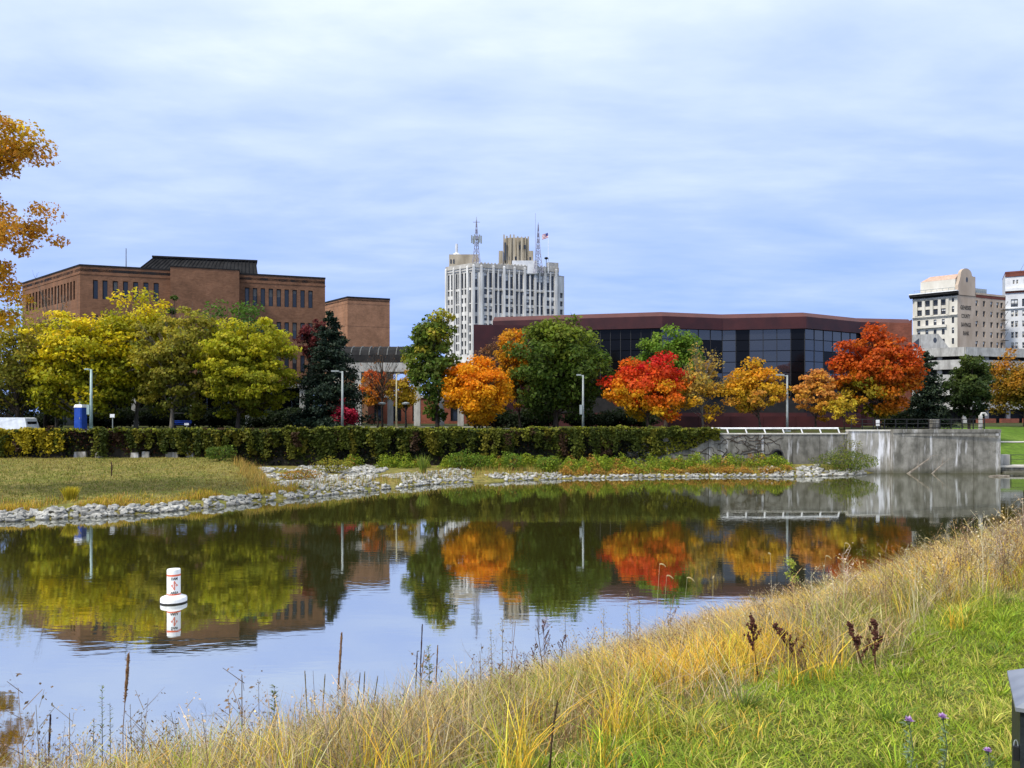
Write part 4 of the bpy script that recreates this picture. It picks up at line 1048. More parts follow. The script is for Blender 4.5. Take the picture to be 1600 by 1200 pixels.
# stair head with raked roof and round window
m = MB(); y_, t_ = 144.6, 3.0
pts = [(1427, 550), (1484, 550), (1484, 545), (1466, 521.5), (1427, 523)]
f3 = [P(x, y, y_) for x, y in pts]
m.poly(f3); m.poly([p+Vector((0, t_, 0)) for p in reversed(f3)])
for k in range(5):
    j = (k+1) % 5; m.quad(f3[k], f3[k]+Vector((0, t_, 0)), f3[j]+Vector((0, t_, 0)), f3[j])
sh = m.build('stair_head', M_conc3, gp)
oc = P(1461, 531.5, y_-0.02); m = MB(); m.poly([(oc.x+0.33*math.cos(t*math.pi/8), oc.y, oc.z+0.5*math.sin(t*math.pi/8)) for t in range(16)]); m.build('round_window', M_win, sh)
m = MB(); q0_, q1_ = P(1427, 545, y_-0.03), P(1436, 528.5, y_-0.03); m.poly([(q0_.x, q0_.y, q0_.z), (q1_.x, q0_.y, q0_.z), (q1_.x, q0_.y, q1_.z), (q0_.x, q0_.y, q0_.z+1.1)]); m.build('stair_window', M_win, sh)

# ------------------------------------------------------------------ lamps, railings and other street furniture
def lamp(x, ytop, Y, label, side=-1, mat=M_lamp, r=0.14, box=None, arm=1.0):
    X = PX(x, Y); zg = ground(X, Y); zt_ = PZ(ytop, Y)
    o = empty('street_lamp', (X, Y, zg), label, 'street lamp', 'street lamps behind the river wall')
    m = MB(); m.box((X, Y, zg+0.06), (0.5, 0.5, 0.12)); m.build('base_plate', mat, o)
    m = MB(); m.tube([(X, Y, zg+0.1), (X, Y, zg+2), (X, Y, zt_)], [r*0.85, r*0.72, r*0.55], 10); m.build('pole', mat, o, smooth=True)
    m = MB(); m.tube([(X, Y, zt_-0.12), (X+side*arm*0.55, Y, zt_)], [0.05, 0.045], 6); m.build('arm', mat, o)
    m = MB(); m.prism(poly_ccw([(X+side*arm*0.3, Y-0.14), (X+side*arm, Y-0.10), (X+side*arm, Y+0.10), (X+side*arm*0.3, Y+0.14)]), zt_-0.05, zt_+0.07); m.build('lamp_head', mat, o)
    if box:
        m = MB(); m.box((X-0.2, Y-0.05, PZ(box, Y)), (0.24, 0.24, 0.85)); m.build('control_box', mat, o)
lamp(142.5, 577, 69.0, 'pale green street lamp among the yellow trees behind the ivy, leftmost', -1, M_lamp, 0.17, 640, 0.55)
lamp(535, 580, 71.0, 'grey street lamp in front of the dark spruce', -1, M_grey, 0.15)
lamp(911, 586, 71.2, 'grey street lamp with small control box before the big green tree', -1, M_grey, 0.14, 640, 0.6)
lamp(1230, 586, 71.4, 'grey street lamp beside the white railing and orange trees', -1, M_grey, 0.14)
lamp(619.5, 584, 77.0, 'slim tan pole lamp in front of the walkway', 1, M_tan, 0.11, None, 0.35)
def plaza_lamp(x, ytop, Y, label):
    X = PX(x, Y); o = empty('plaza_lamp', (X, Y, ZP), label, 'street lamp', 'black plaza lamps')
    zt_ = PZ(ytop, Y); m = MB(); m.tube([(X, Y, ZP), (X, Y, zt_)], [0.07, 0.06], 8); m.build('pole', M_blackpaint, o)
    m = MB(); m.lathe((X, Y, zt_), [(0.08, 0.0), (0.38, 0.02), (0.40, 0.14), (0.12, 0.24)], 12); m.build('lamp_head', M_grey, o)
plaza_lamp(597, 632, 80, 'short black plaza lamp left of the tan pole')
plaza_lamp(634, 632, 80, 'short black plaza lamp right of the tan pole')
# white railing on the concrete wall
rl = empty('white_railing', (PX(1215, 69.4), 69.3, 3.49), 'long white pipe railing on top of the concrete river wall', 'railing')
xr0, xr1 = PX(1108, 69.2), PX(1312, 69.5)
def ry(x): return float(wallY(x))+0.25
zr = 3.49
m = MB(); m.tube([(xr0, ry(xr0), zr+0.42), (xr1, ry(xr1), zr+0.42)], [0.075, 0.075], 8); m.build('top_rail', M_white, rl)
for k in range(8):
    x = xr0+(xr1-xr0)*(k/7); m = MB(); m.tube([(x+0.12, ry(x), zr+0.0), (x-0.04, ry(x), zr+0.42)], [0.06, 0.06], 6); m.build('post', M_white, rl)
# dark railing on the right block
dk = empty('dark_railing', (PX(1440, 71), 70.9, ZP), 'low dark metal railing behind the abutment block', 'railing')
xa, xb = PX(1330, 71), PX(1538, 71)
for zz in (0.95, 0.55, 0.2):
    m = MB(); m.tube([(xa, 71.0, ZP+zz), (xb, 71.0, ZP+zz)], [0.035, 0.035], 5); m.build('rail', M_blackpaint, dk)
for k in range(13):
    x = xa+(xb-xa)*k/12; m = MB(); m.box((x, 71.0, ZP+0.5), (0.07, 0.07, 1.0)); m.build('post', M_blackpaint, dk)
def gate_pier(x, w, Y, yt, label):
    X = PX(x, Y); zt_ = PZ(yt, Y); o = empty('stone_pier', (X, Y, ZP), label, 'pier')
    m = MB(); m.box((X, Y, (ZP+zt_)/2), (w, w, zt_-ZP)); m.build('shaft', M_conc, o)
    m = MB(); m.box((X, Y, zt_+0.05), (w+0.12, w+0.12, 0.1)); m.build('cap', M_coping, o)
gate_pier(1459.5, 0.6, 71.6, 656.5, 'square grey concrete pier in the dark railing')
sg = empty('park_shelter_post', (PX(1534, 71.5), 71.5, ZP), 'pale post with hooded lamp at the right end of the railing', 'post')
m = MB(); m.box((PX(1532, 71.5), 71.5, ZP+0.65), (0.24, 0.24, 1.3)); m.build('post', M_conc3, sg)
m = MB(); m.tube([(PX(1532, 71.5), 71.5, ZP+1.25), (PX(1534, 71.5), 71.5, ZP+1.5), (PX(1539, 71.5), 71.5, ZP+1.5), (PX(1541, 71.5), 71.5, ZP+1.3)], [0.1, 0.1, 0.1, 0.14], 8); m.build('hood', M_conc3, sg)

# portable toilet
c = Vector((PX(126, 69.3), 69.3, ground(PX(126, 69.3), 69.3))); o = empty('portable_toilet', c, 'blue portable toilet with white roof under the yellow trees', 'portable toilet')
m = MB(); m.box((c.x, c.y, c.z+1.0), (0.66, 0.9, 2.0), 0, 0.97); m.build('cabin', M_blue, o)
m = MB(); m.box((c.x, c.y, c.z+2.13), (0.72, 0.95, 0.26), 0, 0.8); m.build('roof', M_white, o)
m = MB(); m.box((c.x, c.y-0.465, c.z+0.98), (0.5, 0.03, 1.8)); d_ = m.build('door', M_blue, o)
m = MB(); m.box((c.x+0.2, c.y-0.50, c.z+1.05), (0.05, 0.04, 0.16)); m.build('handle', M_grey, d_)
m = MB(); m.tube([(c.x-0.25, c.y+0.3, c.z+2.2), (c.x-0.25, c.y+0.3, c.z+2.5)], [0.05, 0.05], 6); m.build('vent_pipe', M_grey, o)
# van (only its roof shows over the wall)
ZV = ground(PX(10, 71.8), 72.6); vx1 = PX(44, 71.8); vy = 72.6; vw = 1.95; vl = 5.4
v = empty('white_van', (vx1-vl/2, vy, ZV), 'white van parked behind the ivy wall at the left edge', 'van')
def vb(x, z): return (vx1-vl+x, z+ZV)
prof = [(0.0, 0.45), (0.0, 1.0), (0.35, 1.15), (0.95, 1.30), (1.5, 1.92), (2.0, 2.06), (4.9, 2.06), (5.15, 1.98), (5.38, 1.1), (5.4, 0.45)]
m = MB()
for s0, s1, yy0, yy1 in ((1, 1, vy-vw/2, vy+vw/2),):
    fpts = [(*[vb(a, b)[0]], yy0+(0.12 if b > 1.2 else 0)*(b-1.1), vb(a, b)[1]) for a, b in prof]; bpts = [(q[0], yy1-(q[1]-yy0), q[2]) for q in fpts]
    m.poly(fpts[::-1]); m.poly(bpts)
    for k in range(len(prof)):
        j = (k+1) % len(prof); m.quad(fpts[k], fpts[j], bpts[j], bpts[k])
m.build('body', M_van, v, smooth=False)
for xw_ in (1.0, 4.4):
    for yy in (vy-vw/2+0.05, vy+vw/2-0.05):
        X_ = vx1-vl+xw_; m = MB(); m.tube([(X_, yy-0.1, ZV+0.34), (X_, yy+0.1, ZV+0.34)], [0.34, 0.34], 18); wh = m.build('wheel', M_blackpaint, v)
        m = MB(); m.tube([(X_, yy-0.11, ZV+0.34), (X_, yy+0.11, ZV+0.34)], [0.19, 0.19], 14); m.build('rim', M_grey, wh)
m = MB(); m.box((vx1-vl+2.0, vy-vw/2+0.06, ZV+1.42), (0.9, 0.04, 0.4)); m.build('side_window', M_glass, v)
m = MB(); m.box((vx1-0.16, vy, ZV+1.5), (0.1, 1.4, 0.4)); m.build('rear_window', M_glass, v)
# small signs
def sign(x, yt, Y, w, h, label, zpost=True, mat=M_white):
    X = PX(x, Y); zt_ = PZ(yt, Y); o = empty('small_sign', (X, Y, ZP), label, 'sign')
    m = MB(); m.box((X, Y, (ZP+zt_)/2), (0.06, 0.06, zt_-ZP-0.02)); m.build('post', M_grey, o)
    m = MB(); m.box((X, Y-0.06, zt_-h/2), (w, 0.04, h)); m.build('sign_board', mat, o)
sign(176, 647, 69.5, 0.4, 0.3, 'small white sign on a thin post beside the portable toilet')
sign(1371, 656, 72.2, 0.32, 0.55, 'small white notice behind the abutment block railing')
sign(292, 661, 74, 0.42, 0.2, 'small white sign near the blue bench')
bn = empty('blue_bench', (PX(284, 75), 75, ZP), 'blue bench under the olive trees behind the wall', 'bench')
bx_ = PX(284, 75)
for k in range(3): m = MB(); m.box((bx_, 75-0.15+k*0.15, ZP+0.45), (1.6, 0.12, 0.04)); m.build('seat_slat', M_blue, bn)
for k in range(2): m = MB(); m.box((bx_, 75.3, ZP+0.62+k*0.16), (1.6, 0.04, 0.12)); m.build('back_slat', M_blue, bn)
for sgn in (-0.7, 0.7):
    m = MB(); m.box((bx_+sgn, 75.0, ZP+0.215), (0.06, 0.45, 0.43)); m.box((bx_+sgn, 75.34, ZP+0.4), (0.06, 0.04, 0.8)); m.build('leg', M_blackpaint, bn)
# path strips on the plateau and slope, step wall at the water
m = MB(); m.quad((PX(590, 77), 76.4, ZP+0.004), (PX(790, 77), 76.4, ZP+0.004), (PX(790, 77)+1, 79.2, ZP+0.004), (PX(590, 77), 79.2, ZP+0.004)); tag(m.build('plaza_path', M_path), kind='structure')
m = MB(); m.quad((PX(560, 90), 88, ZP+0.004), (PX(760, 90), 88, ZP+0.004), (PX(760, 90), 91, ZP+0.004), (PX(560, 90), 91, ZP+0.004)); tag(m.build('plaza_path', M_path), kind='structure')
m = MB()
for k in range(40):
    xa_, xb_ = 43.3+k*2.4, 43.3+(k+1)*2.4
    def sp(x, y): return (x, y, float(zslope(np.array(x), np.array(y)))+0.05)
    m.quad(sp(xa_, 79.9), sp(xb_, 79.9), sp(xb_, 80.9), sp(xa_, 80.9))
tag(m.build('slope_path', M_path), kind='structure')
st = empty('low_quay', (70, 71.0, 0), 'low concrete quay with pale edge at the foot of the green slope', 'quay')
m = MB(); m.box((100, 70.9, 0.0), (113.5, 1.6, 0.86)); m.build('quay_wall', M_conc, st)
m = MB(); m.box((100, 70.9, 0.51), (113.5, 1.8, 0.15)); m.build('quay_coping', M_coping, st)
m = MB(); m.box((100, 69.4, -0.15), (113.5, 1.5, 0.5)); m.build('lower_step', M_conc, st)
fn = empty('quay_fence', (PX(1585, 71.3), 71.3, 0.58), 'thin dark fence on the quay below the green slope', 'fence')
for zz in (0.9, 0.5): m = MB(); m.tube([(43.6, 71.4, 0.585+zz), (60, 71.4, 0.585+zz)], [0.025, 0.025], 5); m.build('rail', M_darkframe, fn)
for k in range(12): m = MB(); m.box((43.7+k*1.48, 71.4, 1.035), (0.05, 0.05, 0.9)); m.build('post', M_darkframe, fn)
m = MB(); c = P(1565, 722, 71.0); m.box((c.x+0.1, 71.05, 1.06), (1.0, 0.6, 0.95)); tag(m.build('utility_cabinet', M_conc3, None, (c.x, 71.05, 0.585)), 'grey cabinet on the quay beside the abutment block', 'cabinet')
# driftwood
def driftwood(pts, rad, label):
    m = MB(); m.tube(pts, rad, 7)
    mid = pts[len(pts)//2]; tip = Vector(pts[-1])
    m.tube([mid, Vector(mid)+Vector((0.7, 0.05, 0.55)), Vector(mid)+Vector((1.2, 0.0, 0.6))], [rad[-1]*1.1, rad[-1]*0.8, rad[-1]*0.4], 5)
    m.tube([Vector(pts[0]).lerp(Vector(mid), 0.6), Vector(mid)+Vector((-0.5, -0.1, 0.35))], [rad[-1], rad[-1]*0.4], 5)
    tag(m.build('driftwood', M_wood, None, pts[0]), label, 'driftwood', 'driftwood against the abutment')
Yd = 68.55
driftwood([P(1417, 741.5, Yd), P(1432, 731, Yd), P(1444, 722, Yd), P(1452, 717.5, Yd)], [0.10, 0.08, 0.06, 0.03], 'forked pale driftwood limb leaning on the abutment, left of two')
driftwood([P(1455, 741.5, Yd), P(1464, 733, Yd), P(1472, 726, Yd), P(1474, 714, Yd)], [0.07, 0.06, 0.045, 0.02], 'thinner driftwood limb leaning on the abutment, right of two')
m = MB(); m.tube([P(1545, 744.5, 65), P(1560, 743.6, 65), P(1577, 744, 65)], [0.06, 0.1, 0.07], 6)
tag(m.build('floating_log', M_wood, None, (PX(1560, 65), 65, 0)), 'dark log floating off the abutment corner', 'log')

# ------------------------------------------------------------------ trees
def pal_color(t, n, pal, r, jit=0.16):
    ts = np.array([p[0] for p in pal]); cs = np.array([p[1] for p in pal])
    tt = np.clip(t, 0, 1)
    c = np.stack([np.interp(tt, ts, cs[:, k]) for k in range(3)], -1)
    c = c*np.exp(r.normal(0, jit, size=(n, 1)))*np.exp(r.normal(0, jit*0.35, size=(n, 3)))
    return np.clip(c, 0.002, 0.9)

def limb_tubes(m, a, b, r0, r1, r, sag=0.12, n=6, k=4):
    a, b = Vector(a), Vector(b); ln = (b-a).length
    mid = a.lerp(b, 0.5)+Vector((r.normal()*0.06*ln, r.normal()*0.06*ln, sag*ln))
    pts = []; rad = []
    for q in range(k+1):
        t = q/k
        pts.append(a*(1-t)**2+mid*2*t*(1-t)+b*t*t); rad.append(r0+(r1-r0)*t)
    m.tube(pts, rad, n, cap=False)
    return pts

def tree(name, label, x0, x1, top, bot, bx, D, pal, n=8000, leaf=0.30, clumps=90, rc=0.075, flat=0.7, seed=1, lump=0.22, trunk=0.22, bark=M_bark, shape='round',
         side=0.0, tnoise=0.22, cat='tree', group='trees along the far bank', jit=0.16, bare=0.0, ground_z=None, twigs=True, depth=1.0, lobes=None):
    r = np.random.default_rng(seed*101+3)
    cx = PX((x0+x1)/2, D); rx = (x1-x0)/2/F*D; zt_ = PZ(top, D); zb = PZ(bot, D); X0 = PX(bx, D)
    zg = ground(X0, D) if ground_z is None else ground_z
    hz = (zt_-zb)/2; cz = (zt_+zb)/2
    root = empty(name, (X0, D, zg), label, cat, group)
    # clump centres
    v = nrm(r.normal(size=(clumps, 3))); rad = r.uniform(0, 1, clumps)**0.42
    th = np.arctan2(v[:, 1], v[:, 0]); ph = v[:, 2]
    lumpv = 1+lump*(np.sin(2*th+seed)*0.5+np.sin(3*th+2.1*seed+ph*3)*0.4+np.sin(5*ph+1.3*seed+th)*0.5)
    q = v*rad[:, None]*lumpv[:, None]*0.85
    if shape == 'vase': w = 0.35+0.65*np.clip((q[:, 2]+1)/1.3, 0, 1)
    elif shape == 'cone': w = np.clip(1.15-0.75*(q[:, 2]+1)/2, 0.1, 1)
    elif shape == 'dome': w = np.where(q[:, 2] < 0, np.sqrt(np.clip(1-0.15*q[:, 2]**2, 0, 1))*1.08, 1.0)
    else: w = 1.0
    cc = np.stack([cx+q[:, 0]*rx*w, D+q[:, 1]*rx*w*depth, cz+q[:, 2]*hz], -1)
    if lobes:
        wts = np.array([l[2]*l[3] for l in lobes], float); li = r.choice(len(lobes), clumps, p=wts/wts.sum())
        lb = np.array(lobes, float)[li]; qq = v*(r.uniform(0, 1, clumps)**0.45)[:, None]
        cc = np.stack([PX(lb[:, 0]+qq[:, 0]*lb[:, 2], D), D+qq[:, 1]*lb[:, 2]/F*D*0.9, PZ(lb[:, 1]-qq[:, 2]*lb[:, 3], D)], -1)
    cr_ = rx*rc*4.0*r.uniform(0.55, 1.45, clumps)
    n = int(n*1.25)
    per = np.maximum((n*cr_**1.6/np.sum(cr_**1.6)).astype(int), 8)
    idx = np.repeat(np.arange(clumps), per)
    g = r.normal(size=(len(idx), 3)); g = nrm(g)*(r.uniform(0, 1, (len(idx), 1))**0.45)
    pos = cc[idx]+g*cr_[idx, None]*np.array([1, 1, flat])
    inside = np.array([cx, D, cz]); outw = nrm((pos-inside)/np.array([rx, rx, hz]))
    bias = outw*0.5+g*0.6+np.array([0, 0, 0.7])
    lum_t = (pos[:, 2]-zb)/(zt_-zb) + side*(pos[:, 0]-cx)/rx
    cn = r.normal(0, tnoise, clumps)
    ln_ = np.minimum(leaf*r.uniform(0.5, 1.5, len(idx)), 1.0)
    keep = np.ones(len(idx), bool)
    if bare > 0:
        keep = r.uniform(size=len(idx)) > bare*np.clip((pos[:, 2]-cz)/hz+0.4, 0, 1)
    pos, bias, idx, lum_t, ln_ = pos[keep], bias[keep], idx[keep], lum_t[keep], ln_[keep]
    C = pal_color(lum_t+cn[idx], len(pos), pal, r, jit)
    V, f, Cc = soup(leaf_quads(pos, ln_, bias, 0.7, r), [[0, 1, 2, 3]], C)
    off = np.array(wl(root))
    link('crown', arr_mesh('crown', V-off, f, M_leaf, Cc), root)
    # trunk and limbs reach into the crown
    m = MB(); fork = zg+max((zb-zg)*0.9, 0.12*(zt_-zg))
    fork = min(fork, zg+(zt_-zg)*0.45)
    tp = [Vector((X0, D, zg-0.15)), Vector((X0+0.03, D, zg+0.35)), Vector((X0+(cx-X0)*0.1, D, fork)), Vector((X0+(cx-X0)*0.6, D, cz)), Vector((cx, D, zb+(zt_-zb)*0.86))]
    m.tube(tp, [trunk*1.35, trunk, trunk*0.82, trunk*0.42, trunk*0.1], 8)
    order = np.argsort(-rad*r.uniform(0.6, 1.4, clumps))
    for j in order[:min(clumps, 46 if twigs else 18)]:
        t_ = np.clip((cc[j, 2]-fork)/(zt_-fork)*0.75-0.12, 0, 0.8)
        s = tp[2].lerp(tp[4], float(t_)) if t_ > 0 else tp[2]
        pts = limb_tubes(m, s, cc[j], trunk*0.34*(1-t_*0.6), trunk*0.07, r, 0.10, 5)
        if twigs or bare:
            for _ in range(3 if not bare else 6):
                e_ = Vector(cc[j])+Vector(tuple(nrm(r.normal(size=3))*cr_[j]*r.uniform(0.3, 0.95)))+Vector((0, 0, 0.5 if bare else 0.1))
                limb_tubes(m, pts[r.integers(2, 5)], e_, trunk*0.09, trunk*0.03, r, 0.05, 4, 2)
    m.build('trunk', bark, root, smooth=True)
    return root

def conifer(name, label, x, hw, top, D, seed, cols, base_y=None, n_per=330):
    r = np.random.default_rng(seed)
    X0 = PX(x, D); zg = ground(X0, D); zt_ = PZ(top, D); H = zt_-zg; R_ = hw/F*D
    root = empty(name, (X0, D, zg), label, 'tree', 'trees along the far bank')
    m = MB(); m.tube([(X0, D, zg-0.1), (X0, D, zg+H*0.5), (X0, D, zt_-0.1)], [0.24, 0.15, 0.02], 8)
    P_, B_, S_ = [], [], []
    levels = int(H/0.42)
    for k in range(levels):
        t = (k+0.5)/levels
        if t < 0.06: continue
        rr = R_*(1-t)**0.72*(0.85+0.3*r.uniform())+0.12
        for q in range(8 if t < 0.85 else 5):
            a = r.uniform(0, 6.283); L_ = rr*r.uniform(0.7, 1.12)
            b0_ = np.array([X0, D, zg+H*t+r.uniform(-0.2, 0.2)]); e_ = b0_+np.array([math.cos(a)*L_, math.sin(a)*L_, -0.10*L_+0.1*t])
            if q < 4: m.tube([tuple(b0_), tuple(b0_*0.5+e_*0.5+np.array([0, 0, 0.05*L_])), tuple(e_)], [0.05, 0.03, 0.012], 4, cap=False)
            nn = int(24+36*L_)
            s = r.uniform(0.15, 1.0, nn)**0.8
            p = b0_+(e_-b0_)*s[:, None]+r.normal(size=(nn, 3))*np.array([0.16, 0.16, 0.10])*(0.6+0.35*L_)
            p[:, 2] -= 0.12*r.uniform(size=nn)
            P_.append(p); S_.append(r.uniform(0.2, 0.46, nn)); B_.append(np.tile([math.cos(a)*0.3, math.sin(a)*0.3, 0.9], (nn, 1)))
    pos = np.concatenate(P_); sz = np.concatenate(S_); bi = np.concatenate(B_)
    cs = np.array(cols); C = cs[r.integers(0, len(cs), len(pos))]*np.exp(r.normal(0, 0.2, (len(pos), 1)))
    V, f, Cc = soup(leaf_quads(pos, sz, bi, 0.42, r), [[0, 1, 2, 3]], C)
    link('crown', arr_mesh('crown', V-np.array(wl(root)), f, M_needle, Cc), root)
    m.build('trunk', M_bark, root)
    return root

YEL = [(0, (0.15, 0.165, 0.012)), (0.35, (0.29, 0.29, 0.012)), (0.7, (0.52, 0.45, 0.012)), (1, (0.70, 0.54, 0.015))]
OLI = [(0, (0.14, 0.145, 0.018)), (0.5, (0.27, 0.25, 0.028)), (1, (0.44, 0.37, 0.035))]
YGR = [(0, (0.17, 0.18, 0.012)), (0.4, (0.30, 0.30, 0.014)), (1, (0.50, 0.46, 0.02))]
GRN = [(0, (0.03, 0.055, 0.012)), (0.5, (0.05, 0.095, 0.016)), (1, (0.085, 0.14, 0.02))]
LGR = [(0, (0.07, 0.13, 0.014)), (0.5, (0.11, 0.20, 0.018)), (1, (0.19, 0.30, 0.03))]
MGR = [(0, (0.05, 0.085, 0.012)), (0.45, (0.10, 0.145, 0.018)), (0.8, (0.16, 0.20, 0.022)), (1, (0.34, 0.31, 0.03))]
ORA = [(0, (0.66, 0.34, 0.012)), (0.5, (0.76, 0.34, 0.008)), (1, (0.76, 0.25, 0.006))]
OBR = [(0, (0.50, 0.28, 0.02)), (0.5, (0.55, 0.23, 0.015)), (1, (0.50, 0.17, 0.012))]
RED = [(0, (0.50, 0.33, 0.012)), (0.3, (0.68, 0.27, 0.01)), (0.55, (0.64, 0.11, 0.01)), (0.78, (0.55, 0.025, 0.012)), (1, (0.52, 0.012, 0.015))]
RDO = [(0, (0.20, 0.19, 0.012)), (0.22, (0.40, 0.24, 0.012)), (0.42, (0.50, 0.13, 0.008)), (0.75, (0.47, 0.065, 0.008)), (1, (0.46, 0.08, 0.01))]
OAK = [(0, (0.55, 0.34, 0.012)), (0.3, (0.50, 0.25, 0.015)), (0.5, (0.46, 0.22, 0.02)), (0.75, (0.46, 0.22, 0.02)), (1, (0.58, 0.37, 0.015))]
BRN = [(0, (0.30, 0.14, 0.04)), (1, (0.22, 0.10, 0.05))]
DGR = [(0, (0.010, 0.018, 0.007)), (1, (0.022, 0.036, 0.010))]  # near-black leaves: the shade under the trees put into the colour
PNK = [(0, (0.40, 0.02, 0.05)), (1, (0.50, 0.03, 0.07))]

# back row
tree('green_tree', 'dark green tree top against the long brick building, behind yellow trees', 308, 438, 455, 640, 372, 88, GRN[:2]+[(1, (0.10, 0.19, 0.02))], 7000, 0.32, 80, seed=21)
tree('dark_green_tree', 'small dark green tree between the yellow crowns before the brick bay', 246, 292, 446, 640, 268, 84, GRN, 2600, 0.3, 40, seed=22)
tree('red_tree', 'dull red tree peeking out behind the dark spruce', 460, 512, 488, 580, 486, 88, [(0, (0.08, 0.02, 0.015)), (1, (0.13, 0.018, 0.02))], 2000, 0.28, 40, seed=23)
tree('bare_tree', 'nearly bare grey tree at the left end of the brick building', 40, 140, 425, 600, 88, 82, BRN, 500, 0.25, 60, seed=24, bark=M_greybark, bare=0.9, trunk=0.16, rc=0.06)
tree('yellow_tree', 'bright yellow tree top rising over the olive trees, before the brick building', 164, 296, 441, 655, 212, 79, YEL, 8500, 0.30, 80, seed=25, bark=M_greybark)
tree('olive_tree', 'olive tree at the left edge behind the van', -60, 96, 470, 664, 30, 76, OLI, 8000, 0.3, 90, seed=26)
tree('dim_olive_tree', 'dim olive tree low between the left edge and the big yellow tree', 24, 130, 520, 668, 70, 80, [(0, (0.08, 0.085, 0.02)), (1, (0.22, 0.17, 0.03))], 4500, 0.3, 60, seed=27)
# honey locusts
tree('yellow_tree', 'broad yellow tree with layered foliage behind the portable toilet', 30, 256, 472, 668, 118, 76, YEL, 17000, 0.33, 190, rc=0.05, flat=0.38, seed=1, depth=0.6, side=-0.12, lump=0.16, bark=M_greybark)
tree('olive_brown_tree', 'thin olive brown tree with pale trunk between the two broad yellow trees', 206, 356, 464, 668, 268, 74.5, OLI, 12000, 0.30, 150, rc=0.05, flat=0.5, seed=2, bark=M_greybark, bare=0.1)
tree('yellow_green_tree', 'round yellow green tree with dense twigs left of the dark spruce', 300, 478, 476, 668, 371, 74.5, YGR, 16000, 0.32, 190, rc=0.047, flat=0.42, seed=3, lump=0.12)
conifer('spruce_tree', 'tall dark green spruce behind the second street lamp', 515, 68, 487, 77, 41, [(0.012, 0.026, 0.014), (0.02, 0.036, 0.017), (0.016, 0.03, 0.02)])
tree('pink_shrub', 'crimson pink shrub in front of the spruce foot', 512, 560, 622, 668, 532, 75.5, PNK, 1500, 0.22, 36, seed=28, trunk=0.06, cat='shrub', group='shrubs behind the wall', shape='dome')
# plaza trees
tree('bare_tree', 'leafless dark tree in front of the walkway beam', 556, 640, 530, 640, 597, 86, BRN, 120, 0.2, 60, seed=29, bark=M_bark, bare=0.95, trunk=0.13)
tree('orange_tree', 'small orange red tree left of the tan pole', 556, 612, 573, 640, 590, 88, [(0, (0.40, 0.25, 0.02)), (0.5, (0.55, 0.2, 0.02)), (1, (0.6, 0.10, 0.02))], 2200, 0.27, 44, seed=30, trunk=0.12)
tree('golden_tree', 'small golden tree by the walkway column right of the tan pole', 604, 664, 578, 648, 634, 87, [(0, (0.48, 0.35, 0.02)), (1, (0.42, 0.25, 0.025))], 2600, 0.27, 48, seed=31, trunk=0.12)
tree('green_tree', 'tall loose green tree with yellow top left of the bright orange maple', 624, 724, 470, 655, 683, 74, MGR, 7800, 0.33, 90, rc=0.062, seed=4, lump=0.3, trunk=0.2, jit=0.22)
tree('orange_maple', 'bright orange round maple', 680, 808, 551, 664, 742, 73, ORA, 14000, 0.25, 120, rc=0.055, flat=0.6, seed=5, lump=0.12, trunk=0.13, shape='round', tnoise=0.3, jit=0.12)
tree('brown_tree', 'sparse dark brown tree before the maroon side wing', 738, 796, 518, 640, 772, 84, BRN, 1700, 0.24, 60, seed=32, trunk=0.13, bare=0.3)
tree('orange_tree', 'narrow orange and gold tree right behind the bright orange maple', 770, 838, 500, 645, 812, 79, [(0, (0.30, 0.20, 0.02)), (0.45, (0.5, 0.26, 0.012)), (1, (0.66, 0.25, 0.01))], 5500, 0.28, 70, seed=6, lump=0.25, trunk=0.14)
tree('green_tree', 'big dense green tree behind the third street lamp', 796, 956, 485, 667, 868, 77, [(0, (0.045, 0.075, 0.012)), (0.5, (0.075, 0.12, 0.014)), (1, (0.15, 0.19, 0.016))], 15000, 0.34, 130, rc=0.06, seed=7, lump=0.14, trunk=0.28, shape='dome')
tree('light_green_tree', 'light green round tree behind the red maple', 984, 1102, 502, 640, 1040, 82, LGR, 9500, 0.30, 90, rc=0.06, seed=8, lump=0.16)
tree('red_maple', 'scarlet maple shading to orange and yellow below', 942, 1084, 551, 664, 1012, 73, RED, 14500, 0.26, 120, rc=0.055, flat=0.6, seed=9, side=0.12, lump=0.16, trunk=0.16, tnoise=0.16)
tree('twiggy_tree', 'twiggy half bare tree with yellow lower leaves right of the red maple', 1050, 1140, 536, 664, 1098, 73.4, [(0, (0.62, 0.36, 0.015)), (0.4, (0.52, 0.30, 0.03)), (1, (0.32, 0.26, 0.06))], 4200, 0.24, 80, rc=0.06, seed=10, bark=M_greybark, bare=0.75, trunk=0.12, shape='round')
tree('orange_tree', 'small orange tree with thin trunk before the mirrored glass', 1126, 1230, 563, 654, 1187, 73, [(0, (0.50, 0.22, 0.03)), (0.35, (0.48, 0.33, 0.02)), (1, (0.66, 0.27, 0.01))], 5200, 0.28, 70, rc=0.066, flat=0.5, seed=12, lump=0.34, trunk=0.11, shape='dome')
tree('peach_orange_tree', 'peach orange open tree right of the fourth street lamp', 1234, 1316, 566, 654, 1274, 74, [(0, (0.56, 0.30, 0.03)), (1, (0.58, 0.24, 0.06))], 3400, 0.27, 64, rc=0.062, flat=0.36, seed=13, lump=0.36, trunk=0.1, shape='cone')
tree('young_yellow_tree', 'young staked yellow tree at the end of the white railing', 1292, 1340, 606, 668, 1319, 72.2, [(0, (0.45, 0.31, 0.02)), (1, (0.50, 0.36, 0.03))], 1000, 0.24, 36, seed=14, trunk=0.06, lump=0.35)
tree('red_orange_tree', 'large rust red tree with green yellow skirt, right of the glass building', 1302, 1434, 506, 662, 1372, 76, RDO, 15500, 0.30, 150, rc=0.056, flat=0.6, seed=15, lump=0.1, trunk=0.24, tnoise=0.16, side=0.06)
